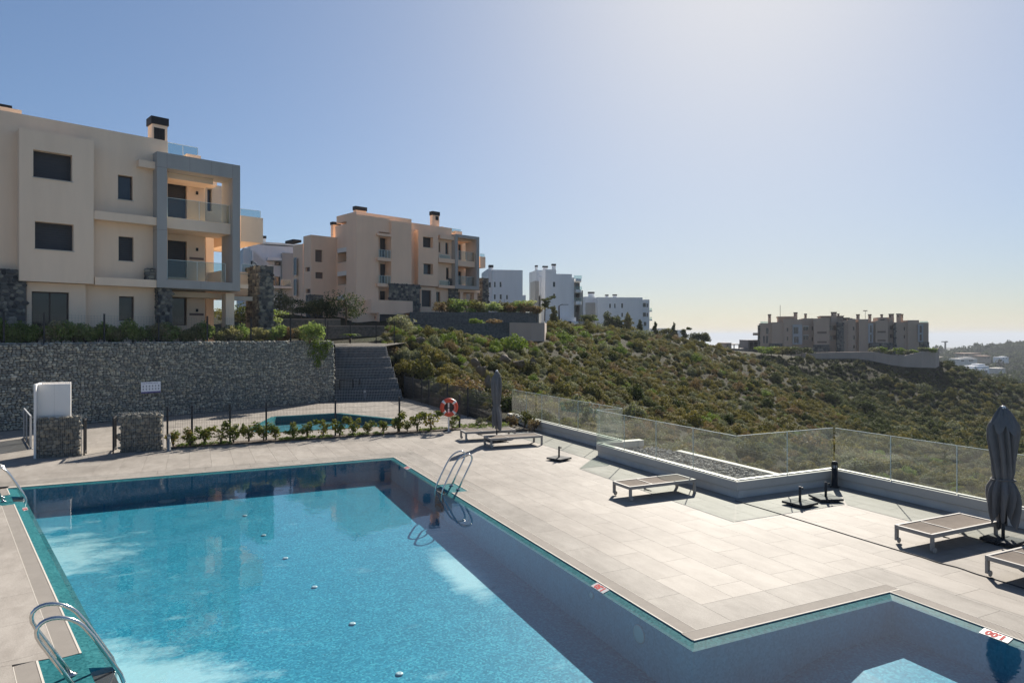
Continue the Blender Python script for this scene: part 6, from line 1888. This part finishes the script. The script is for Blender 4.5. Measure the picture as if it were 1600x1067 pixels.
for kind, mat_, n, leaf in (('gorse', 'gorse', 1500, 0.105), ('olive', 'olive', 1500, 0.11), ('dark', 'dark', 1500, 0.115), ('grey', 'grey', 1300, 0.105), ('bright', 'bright', 1100, 0.11), ('dry', 'dry', 900, 0.10)):
    c = bpy.data.collections.new('scrub_' + kind)
    for k in range(3): proto(c, leaf_cloud('scrub_bush', n, dome_lobes(rr), leaf, L_[mat_], rr.randrange(9999), 0.72, 0.3, 0.7, 1.1))
    sets[kind] = c
rg = np.random.default_rng(99)
N = 640000
ycs = 24 + 176 * rg.random(N) ** 0.75; pxs = rg.uniform(470, 1700, N)
xs = (pxs - CX) / FPX * ycs
wx = CAM[0] + CH * xs + SH * ycs; wy = CAM[1] - SH * xs + CH * ycs
# even density over the ground, thinning with distance
dens = np.where(ycs < 60, 2.7, np.where(ycs < 110, 1.9, 1.1))
cell_w = (1230 / FPX) * ycs                      # width of the sampled strip at this distance
pdf = (1 / (176 * 0.75)) * ((ycs - 24) / 176 + 1e-6) ** (1 / 0.75 - 1) if False else None
hist, ed = np.histogram(ycs, 60); cw = np.interp(ycs, (ed[1:] + ed[:-1]) / 2, hist / (ed[1] - ed[0]))
keep = rg.random(N) < dens * cell_w / cw
keep &= ~site_mask(wx - 0.8, wy) & ~((wx < 9.9) & (wy < -7.9)) & ~((wx < 8.7) & (wy < -2.0)) & ~((wx < 7.5) & (wy < 6.5)) & ~((wx < 6.4) & (wy < 18.6))
# clear of the banks, walls and buildings
far_ok = np.ones(N, bool)
lim = np.interp(pxs, [470, 596, 602, 640, 645, 700, 800, 845, 860, 900, 950, 1014, 1030, 1070, 1130, 1190, 1250, 1300, 1366, 1412, 1468, 1475, 1700],
                [30, 30, 58, 60, 58.5, 59, 60, 62, 96, 114, 142, 146, 150, 152, 160, 156, 157, 155.5, 152.5, 151.3, 153.5, 200, 200])
keep &= ycs < lim
keep &= ~((ycs < 46) & (pxs < np.interp(ycs, [38, 40, 44, 46], [642, 634, 606, 603])))
wx, wy, ycs, pxs = wx[keep], wy[keep], ycs[keep], pxs[keep]
wz = terrain_z(wx, wy)
pyy = HZ - (wz - CAM[2]) * FPX / ycs
n1 = wavy(wx, wy, 0.12, 31); n2 = wavy(wx, wy, 0.5, 32); u = rg.random(len(wx))
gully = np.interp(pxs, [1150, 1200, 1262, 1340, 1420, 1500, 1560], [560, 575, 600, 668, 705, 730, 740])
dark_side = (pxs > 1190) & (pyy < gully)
kinds = np.empty(len(wx), object)
front = ~dark_side
kinds[:] = 'olive'
brown = np.clip((pxs - 850) / 250, 0, 1) * 0.46 + 0.20
kinds[front & (u < brown + 0.25 * n1)] = 'gorse'
s = front & (u > 0.80); kinds[s] = 'grey'
s = front & (u > 0.955) ; kinds[s] = 'bright'
s = front & (pxs < 1000) & (pyy < 555) & (rg.random(len(wx)) < 0.22); kinds[s] = 'bright'
s = front & (u > 0.55) & (u < 0.68) ; kinds[s] = 'dark'
s = front & (rg.random(len(wx)) < 0.10); kinds[s] = 'dry'
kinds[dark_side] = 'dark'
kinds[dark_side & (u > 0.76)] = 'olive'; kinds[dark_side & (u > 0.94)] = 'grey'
kinds[dark_side & (pxs > 1380) & (pyy > 600) & (u < 0.22)] = 'gorse'
base_s = rg.lognormal(-0.86, 0.38, len(wx)) * (1 + 0.25 * n1) * np.interp(ycs, [25, 60, 120, 200], [0.9, 1.0, 1.1, 1.1])
base_s = np.where(dark_side, base_s * 1.35, base_s)
base_s = np.where((ycs > 144) & (pxs > 1180) & (pxs < 1475), base_s * 0.62, base_s)
hs_ = base_s * rg.uniform(0.75, 1.35, len(wx))
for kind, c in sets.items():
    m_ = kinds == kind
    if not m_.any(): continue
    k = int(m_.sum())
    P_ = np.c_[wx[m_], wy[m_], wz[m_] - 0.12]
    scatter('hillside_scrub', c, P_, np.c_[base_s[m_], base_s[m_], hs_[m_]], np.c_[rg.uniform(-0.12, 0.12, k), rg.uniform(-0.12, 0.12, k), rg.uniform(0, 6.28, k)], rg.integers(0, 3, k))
print('scrub', len(wx))
# woods on the far hill
cw_ = bpy.data.collections.new('far_tree')
for k in range(4):
    proto(cw_, leaf_cloud('wood_tree', 170, blob_lobes(rr, 5, 1.0, 1.6, 1.0), 0.42, L_['far'], rr.randrange(9999), 0.65))
Nf = 5200
yf_ = 390 + 560 * rg.random(Nf); pf = rg.uniform(1430, 1680, Nf); xf = (pf - CX) / FPX * yf_
zf = far_z(xf, yf_); fx = CAM[0] + CH * xf + SH * yf_; fy = CAM[1] - SH * xf + CH * yf_
hs = [(1514, 1552, 460, 500), (1492, 1532, 530, 575), (1500, 1538, 655, 695), (1562, 1580, 620, 655), (1555, 1575, 485, 515), (1533, 1552, 600, 635)]
kf_ = np.ones(Nf, bool)
for a0, a1, y0, y1 in hs: kf_ &= ~((pf > a0) & (pf < a1) & (yf_ > y0 - 30) & (yf_ < y1))
kf_ &= wavy(fx, fy, 0.02, 41) + rg.uniform(-0.5, 0.5, Nf) > -0.45
sc_ = rg.lognormal(1.0, 0.35, Nf)[kf_]
k = len(sc_)
scatter('far_wood', cw_, np.c_[fx, fy, zf][kf_], np.c_[sc_, sc_, sc_ * rg.uniform(0.8, 1.6, k)], np.c_[np.zeros(k), np.zeros(k), rg.uniform(0, 6.28, k)], rg.integers(0, 4, k))

# --- hedge shrubs on the gabion wall
hedge_meshes = {}
for kd, mt in (('hedge', 'hedge'), ('pale', 'pale'), ('dry', 'dry')):
    hedge_meshes[kd] = [leaf_cloud('foliage', 1300, blob_lobes(rr, 9, 0.66, 1.2, 1.2), 0.12, L_[mt], 50 + k, 0.45, 0.3, 0.4) for k in range(3)]
hstem = stem_mesh('stem', 0.9, 0.4, 7, 0.018, 2)
hs_px = list(np.linspace(-15, 468, 27))
for i, px in enumerate(hs_px):
    s = on_line(px, (wall_end.x - WALL_N[0] * 0.95, wall_end.y - WALL_N[1] * 0.95), wd)
    x, y = wall_end.x - WALL_N[0] * 0.95 + wd[0] * s, wall_end.y - WALL_N[1] * 0.95 + wd[1] * s
    t = empty('hedge_shrub', (x, y + rr.uniform(-0.15, 0.15), 3.42), rr.uniform(0, 6.28)); sc = rr.uniform(0.86, 1.1); t.scale = (sc, sc, sc * rr.uniform(0.85, 1.02))
    kd = 'hedge' if i < 14 and i % 5 else ('pale' if i % 3 else 'hedge')
    if i == 25: kd = 'dry'
    link('stem', hstem, t); link('foliage', hedge_meshes[kd][i % 3], t)
    nm_ = {'hedge': 'green', 'pale': 'pale pink-tipped', 'dry': 'brownish'}[kd]
    tag(t, f'{nm_} hedge shrub on the gabion wall, {ORD[i]} along the hedge from the left', 'shrub', 'hedge shrubs on the gabion wall')
t = empty('hedge_shrub', (*W((484 - CX) / FPX * 37.2, 37.2), 3.42), 0.3); t.scale = (1.35, 1.35, 1.15); link('stem', hstem, t); link('foliage', hedge_meshes['hedge'][1], t)
tag(t, 'large round grey-green shrub at the right end of the hedge', 'shrub', 'hedge shrubs on the gabion wall')
iv = leaf_cloud('ivy', 900, [(0, -0.05, 0, 0.75, 0.18, 0.35), (0.35, -0.05, -0.5, 0.5, 0.14, 0.5), (-0.3, -0.04, -0.55, 0.35, 0.12, 0.4), (0.1, -0.03, -1.0, 0.3, 0.1, 0.4), (0.75, -0.04, -0.1, 0.35, 0.15, 0.35)], 0.10, L_['bright'], 77, 0.2)
s = on_line(494, (wall_end.x, wall_end.y), wd)
o = link('ivy', iv); o.location = (wall_end.x + wd[0] * s, wall_end.y + wd[1] * s, 3.35); o.rotation_euler = (0, 0, math.atan2(WALL_D[1], WALL_D[0]))
tag(o, 'green creeper hanging over the gabion wall near its right end', 'creeper')

# --- planting strip along the wading pool fence
mb = MB(); mb.box(-6.3, 4.3, 4.72, 5.22, -0.01, 0.045); mb.box(4.3, 6.5, 3.35, 5.9, -0.01, 0.05)
bed = struct(mb.build('planting_bed', M['soil']))
cg = bpy.data.collections.new('grass_tuft')
for k in range(3): proto(cg, leaf_cloud('tuft', 26, [(0, 0, 0.05, 0.09, 0.09, 0.07)], 0.09, L_['bright'], 300 + k, 0.2, 0.1, 0.25))
ng_ = 520
gxs = np.r_[rg.uniform(-6.2, 4.3, 360), rg.uniform(4.2, 6.4, 160)]; gys = np.r_[rg.uniform(4.72, 5.2, 360), rg.uniform(3.4, 5.8, 160)]
keepg = wavy(gxs, gys, 1.4, 61) > -0.1; gxs, gys = gxs[keepg], gys[keepg]; k = len(gxs); sc_ = rg.uniform(0.5, 1.1, k)
scatter('grass', cg, np.c_[gxs, gys, np.full(k, 0.04)], np.c_[sc_, sc_, sc_ * 0.8], np.c_[np.zeros(k), np.zeros(k), rg.uniform(0, 6.28, k)], rg.integers(0, 3, k))
fm = []
for k in range(6):
    lb = [(0, 0, 0.36, 0.22, 0.2, 0.26)] + [(rr.uniform(-0.32, 0.32), rr.uniform(-0.16, 0.16), rr.uniform(0.3, 0.72), rr.uniform(0.09, 0.17), rr.uniform(0.09, 0.15), rr.uniform(0.08, 0.18)) for _ in range(rr.choice((4, 5, 7)))]
    fm.append(leaf_cloud('foliage', 300 + 35 * (k % 3), lb, 0.105, L_['fence'], 400 + k, 0.15, 0.4, 0.5))
fstem = stem_mesh('stem', 0.62, 0.2, 6, 0.012, 9)
fpx = [270.6, 297, 320, 345, 365, 388.5, 412, 431, 458.6, 480, 505, 531, 552, 575.5, 599, 622, 637, 652, 673, 707]
for i, px in enumerate(fpx):
    s = on_line(px, (0, 4.92), (1, 0))
    t = empty('leafy_shrub', (s, 4.92 + rr.uniform(-0.08, 0.06), 0.03), rr.uniform(0, 6.28)); sc = rr.uniform(0.8, 1.2) * (1.2 if i in (3, 18, 15) else 1.0); t.scale = (sc * 1.1, sc, sc * rr.uniform(0.78, 1.0))
    link('stem', fstem, t); link('foliage', fm[(i * 5 + i // 6) % 6], t)
    tag(t, f'young leafy shrub at the wading pool fence, {ORD[i]} from the gabion block', 'shrub', 'young shrubs along the wading pool fence')
bm_ = [leaf_cloud('foliage', 420, blob_lobes(rr, 6, 0.45, 0.75, 1.0), 0.085, L_[k_], 450 + q, 0.4) for q, k_ in enumerate(('olive', 'dry', 'grey'))]
for i, (px, yc, sc, k, lab) in enumerate([(797, 27.6, 0.9, 1, 'reddish-brown shrub left of the start of the far parapet'), (820, 27.2, 1.05, 0, 'dense olive shrub at the start of the far parapet'), (835, 26.4, 0.8, 1, 'low russet shrub against the far parapet'),
                                       (752, 28.2, 0.6, 2, 'low grey-green shrub behind the far closed parasol'), (770, 28.6, 0.6, 0, 'small olive shrub right of the far parasol top of the bed')]):
    t = empty('bed_shrub', (*ahead(px, yc), 0.03), i * 1.3); t.scale = (sc, sc, sc); link('stem', fstem, t); link('foliage', bm_[k], t); tag(t, lab, 'shrub', 'shrubs in the corner bed')

# --- shrubs and trees on the slope and ridge
def plant(name, px, py, yc, h, w, kind, label, seed, shape='round', n=700, leaf=0.22, group='trees and shrubs on the ridge', dz=0.0):
    x, y = ahead(px, yc); z = height(py, yc)
    t = empty(name, (x, y, z + dz), 0); tag(t, label, 'tree' if 'tree' in name or name in ('conifer', 'cypress', 'pine_tree', 'palm_tree') else 'shrub', group)
    r = random.Random(seed)
    if shape == 'cone':
        lobes = []
        for k in range(11):
            v = k / 10; rad = w / 2 * (1 - v) ** 0.75 + 0.15; a = r.uniform(0, 6.28)
            lobes.append((rad * 0.3 * math.cos(a), rad * 0.3 * math.sin(a), h * (0.12 + 0.85 * v), rad * r.uniform(0.7, 1.0), rad * r.uniform(0.7, 1.0), h * 0.09))
    elif shape == 'pads':
        lobes = [(r.uniform(-0.42, 0.42) * w, r.uniform(-0.42, 0.42) * w, h * (0.35 + 0.62 * k / 7), w * r.uniform(0.18, 0.3), w * r.uniform(0.18, 0.3), h * 0.07) for k in range(8)]
    else:
        lobes = [(r.uniform(-0.32, 0.32) * w, r.uniform(-0.32, 0.32) * w, h * r.uniform(*((0.14, 0.78) if 'shrub' in name else (0.3, 0.8))), w * r.uniform(0.2, 0.32), w * r.uniform(0.2, 0.32), h * r.uniform(0.15, 0.26)) for k in range(10)]
    tr = MB()
    tr.tube([(0, 0, -1.0), (0.03 * w, 0, h * 0.3), (-0.02 * w, 0.02 * w, h * 0.62), (0, 0, h * 0.9)], [0.035 * h, 0.028 * h, 0.018 * h, 0.006 * h], 7)
    for lb in lobes[:6]: tr.tube([(0, 0, max(0.1, lb[2] * 0.6)), (lb[0] * 0.6, lb[1] * 0.6, lb[2] * 0.9), (lb[0], lb[1], lb[2])], [0.012 * h, 0.009 * h, 0.004 * h], 5, False)
    tr.build('trunk', M['bark'], t)
    link('crown', leaf_cloud('crown', int(n * 2.2), lobes, leaf * 1.15, L_[kind], seed, 0.3), t)
    return t
PL = [('pine_tree', 851, 488, 96, 2.5, 2.4, 'dark', 'ragged dark pine with tufted pads in front of the tall white block', 'pads', 420, 0.2),
      ('conifer', 866, 508, 92, 2.9, 1.7, 'olive', 'upright olive-green conifer beside the street lamp', 'cone', 600, 0.2),
      ('round_shrub', 911, 502, 118, 1.8, 4.2, 'dark', 'wide dark shrub below the curved balconies', 'round', 600, 0.2),
      ('round_shrub', 926, 500, 128, 1.2, 2.0, 'bright', 'small bright green shrub right of the curved balconies', 'round', 300, 0.2),
      ('conifer', 953, 516, 138, 4.4, 3.6, 'dark', 'tallest dark conifer in the clump before the long white block', 'round', 900, 0.3),
      ('conifer', 965, 518, 139, 3.6, 3.0, 'dark', 'second dark conifer of the clump, right of the tallest', 'cone', 700, 0.3),
      ('conifer', 981, 516, 140, 4.0, 3.0, 'olive', 'broad olive conifer before the middle of the long white block', 'cone', 700, 0.3),
      ('conifer', 1000, 517, 142, 2.7, 1.7, 'dark', 'narrow dark pointed conifer at the right end of the long white block', 'cone', 500, 0.25),
      ('conifer', 1023.6, 524, 142, 3.2, 1.6, 'dark', 'slim dark conifer standing against the sky right of the long white block', 'cone', 500, 0.25),
      ('round_shrub', 1039, 532, 140, 3.2, 3.4, 'olive', 'bushy olive tree left of the small white ridge house', 'round', 600, 0.28),
      ('conifer', 1053, 533, 142, 4.2, 1.6, 'dark', 'tall slim dark conifer in front of the small white ridge house', 'cone', 600, 0.25),
      ('pine_tree', 1071, 541, 145, 4.2, 2.6, 'dark', 'dark pine rising behind the grey hut', 'pads', 520, 0.28),
      ('pine_tree', 1087, 543, 150, 4.2, 3.0, 'dark', 'left tree of the dark pair standing against the sea', 'round', 520, 0.3),
      ('pine_tree', 1099.5, 543, 150, 3.8, 2.8, 'dark', 'right tree of the dark pair standing against the sea', 'round', 520, 0.3),
      ('round_shrub', 925, 528, 108, 3.0, 5.5, 'grey', 'grey-green shrub on the crest below the garage of the tall white block', 'round', 800, 0.22),
      ('round_shrub', 948, 535, 112, 3.2, 6.0, 'grey', 'largest grey-green shrub on the crest below the dark conifer clump', 'round', 900, 0.22),
      ('round_shrub', 972, 536, 115, 2.8, 5.0, 'olive', 'olive shrub right of the largest grey-green shrub on the crest', 'round', 800, 0.22),
      ('round_shrub', 1003, 536, 122, 2.8, 5.0, 'grey', 'grey-green shrub on the crest below the narrow pointed conifer', 'round', 800, 0.22),
      ('round_shrub', 870, 520, 88, 2.2, 3.4, 'olive', 'olive shrub right of the tiered retaining wall end', 'round', 600, 0.2),
      ('round_shrub', 889, 522, 92, 1.4, 4.0, 'bright', 'low fresh green shrub below the garage of the tall white block', 'round', 500, 0.2),
      ('round_shrub', 1205, 552, 158, 2.2, 5.0, 'bright', 'bright green shrub at the left foot of the far complex', 'round', 600, 0.25),
      ('round_shrub', 1190, 550, 157, 1.8, 4.0, 'bright', 'smaller bright green shrub left of the far complex', 'round', 500, 0.25)]
for i, p in enumerate(PL): plant(*p[:6], p[6], p[7], 900 + i, p[8], p[9], p[10], dz=-0.25)
rs_ = random.Random(8)
for i in range(10):                                  # hedge before the middle block
    px = 697 + i * 15.2
    plant('hedge_shrub', px, 489.5, 67.5 + i * 0.45, 1.45 + rs_.uniform(-0.15, 0.2), 2.3, 'hedge' if i % 3 else 'olive', f'clipped hedge shrub above the tiered retaining wall, {ORD[i]} from the left', 1200 + i, 'round', 420, 0.16, 'hedge above the tiered retaining wall')
for i, (px, py, yc, h, w, k, lab) in enumerate([(800, 488.5, 69, 0.9, 1.3, 'dry', 'brown dry tuft on the tiered retaining wall below the plain white block'), (820, 489, 70, 1.1, 1.5, 'dry', 'second brown dry tuft near the right end of the tiered retaining wall'),
        (686, 488, 66, 1.1, 1.6, 'dry', 'brown dry bush left of the hedge above the tiered retaining wall'), (838, 490, 71, 1.0, 1.4, 'dry', 'dry tuft at the rounded right end of the tiered retaining wall'),
        (745, 507, 62.3, 0.6, 1.6, 'bright', 'low green growth on the middle ledge of the tiered retaining wall'), (772, 506, 62.6, 0.6, 1.7, 'dry', 'straw-coloured growth on the right of the middle ledge')]):
    plant('ledge_shrub', px, py, yc, h, w, k, lab, 1300 + i, 'round', 300, 0.13, 'growth on the tiered retaining wall')
for i, (px, py, yc, h, w, k, lab) in enumerate([(436, 500, 58, 2.7, 2.2, 'grey', 'pale grey-green young tree right of the stone pier'), (540, 498, 58, 3.0, 3.4, 'dark', 'big dark shrub against the curved corner of the middle block'),
        (510, 497, 60, 2.0, 3.0, 'dark', 'dark shrub left of the big dark shrub at the middle block'), (470, 490, 66, 1.6, 4.5, 'dark', 'long dark hedge clump below the left wing of the middle block'), (495, 491, 66, 1.6, 4.0, 'olive', 'olive hedge clump below the louvred wing of the middle block'),
        (402, 506, 50, 1.6, 3.6, 'dark', 'dark shrubs seen under the porch beside the stone pier'), (375, 505, 52, 1.7, 3.8, 'olive', 'olive shrub seen through the porch of the nearest block'), (418, 507, 50, 1.2, 3.0, 'hedge', 'green shrub behind the foot of the stone pier'),
        (632, 520, 50, 1.6, 2.6, 'grey', 'rounded grey-green shrub beside the garage door of the middle block')]):
    plant('garden_shrub', px, py, yc, h, w, k, lab, 1400 + i, 'round', 650, 0.14, 'garden shrubs left of the middle block')
for i, (px, h, w, k, lab) in enumerate([(1222, 2.0, 5.0, 'olive', 'olive shrub at the foot of the far complex, first right of its bright green shrubs'), (1236, 1.8, 4.5, 'dark', 'dark shrub at the foot of the far complex below its pale grey frame'), (1252, 2.0, 5.0, 'dark', 'dark shrub where the curved wall of the far complex begins')]):
    plant('round_shrub', px, 553.5, 153.5, h, w, k, lab, 1600 + i, 'round', 500, 0.26)
for i in range(8):
    px = 1366 + i * 12.5; yc = 155.6 + (0.8 if i < 3 else 0)
    plant('terrace_shrub', px, 551 + (2.5 if 2 <= i <= 5 else -1), yc, 1.3 + rs_.uniform(-0.2, 0.5), 2.6, 'bright' if i % 2 else 'grey', f'terrace shrub on the curved wall of the far complex, {ORD[i]} from the left', 1500 + i, 'round', 260, 0.28, 'terrace shrubs on the curved wall')
# young cycad on the dirt above the tiered bank
cy = empty('cycad', (*ahead(547, 44.5), 3.42)); tag(cy, 'small bright green cycad on the dirt above the tiered bank', 'plant')
MB().tube([(0, 0, -0.1), (0, 0, 0.2)], 0.08, 8).build('stem', M['bark'], cy)
for k in range(12):
    a = k * 2 * math.pi / 12 + rs_.uniform(-0.2, 0.2); L = rs_.uniform(0.6, 0.85); mb = MB()
    for j in range(6):
        s0, s1 = j / 6, (j + 1) / 6
        f = lambda s: (L * s * math.cos(a), L * s * math.sin(a), 0.2 + 0.75 * s - 0.75 * s * s + 0.1)
        p, q = Vector(f(s0)), Vector(f(s1)); n_ = Vector((-math.sin(a), math.cos(a), 0)); w0, w1 = 0.07 * math.sin(math.pi * (0.15 + 0.8 * s0)), 0.07 * math.sin(math.pi * (0.15 + 0.85 * s1))
        mb.face([p - n_ * w0, p + n_ * w0, q + n_ * w1, q - n_ * w1])
    mb.build('frond', L_['bright'], cy)

# --- rock outcrops on the slope
for i, (px, py, yc, s, lab) in enumerate([(742, 560, 41, (1.3, 0.9, 1.1), 'upper grey boulder of the outcrop above the far parasol'), (753, 572, 39.5, (1.2, 0.9, 1.3), 'middle grey boulder of the outcrop above the far parasol'), (762, 590, 37.5, (1.0, 0.9, 1.5), 'tall grey rock directly behind the far parasol top'),
        (752, 606, 36, (0.9, 0.8, 1.1), 'lowest grey rock of the outcrop left of the far parasol'), (790, 556, 45, (1.4, 1.0, 1.0), 'grey boulder left of the pair on the slope below the tiered wall'), (812, 563, 46, (1.5, 1.1, 1.2), 'broad grey boulder on the slope below the tiered wall'), (832, 560, 48, (1.1, 0.9, 1.2), 'right grey boulder on the slope below the tiered wall'),
        (690, 536, 52, (1.5, 1.0, 0.9), 'pale boulder at the crest left of the tiered wall foot'), (655, 527, 48, (1.2, 0.9, 0.8), 'pale boulder at the crest beside the fence end'), (672, 532, 50, (1.0, 0.8, 0.7), 'small pale boulder at the crest between two larger ones')]):
    x, y = ahead(px, yc); o = link('boulder', None) if False else None
    V_, F_ = ico_base(3, 60 + i, 0.1)
    for d_ in np.random.default_rng(70 + i).normal(size=(9, 3)):
        d_ = d_ / np.linalg.norm(d_); k_ = V_ @ d_; V_ = V_ - np.maximum(k_ - 0.27, 0)[:, None] * d_
    r_ = np.random.default_rng(i); V2 = V_ * (1 + 0.16 * np.sin(V_[:, [0]] * 9 + i) * np.cos(V_[:, [2]] * 7 + 2 * i)) + r_.normal(size=V_.shape) * 0.012
    me_ = bpy.data.meshes.new('boulder'); me_.from_pydata(V2.tolist(), [], F_); me_.materials.append(M['rock'])
    o = link('boulder', me_); o.location = (x, y, height(py, yc) - s[2] * 0.2); o.scale = tuple(v * 0.72 for v in s); o.rotation_euler = (rs_.uniform(-0.3, 0.3), rs_.uniform(-0.3, 0.3), rs_.uniform(0, 6))
    tag(o, lab, 'boulder', 'boulders on the scrub slope')

# ------------------------------------------------------------------ haze
hz = MB().box(-42000, 42000, -5000, 42000, -103, 40).build('haze', None)
m = bpy.data.materials.new('haze_air'); m.use_nodes = True; nt = m.node_tree
nt.nodes.remove(nt.nodes['Principled BSDF'])
pv = node(nt, 'ShaderNodeVolumePrincipled'); pv.inputs['Color'].default_value = (0.62, 0.67, 0.74, 1); pv.inputs['Density'].default_value = HAZE; pv.inputs['Anisotropy'].default_value = 0.1
nt.links.new(pv.outputs[0], nt.nodes['Material Output'].inputs['Volume'])
hz.data.materials.append(m); tag(hz, kind='stuff')
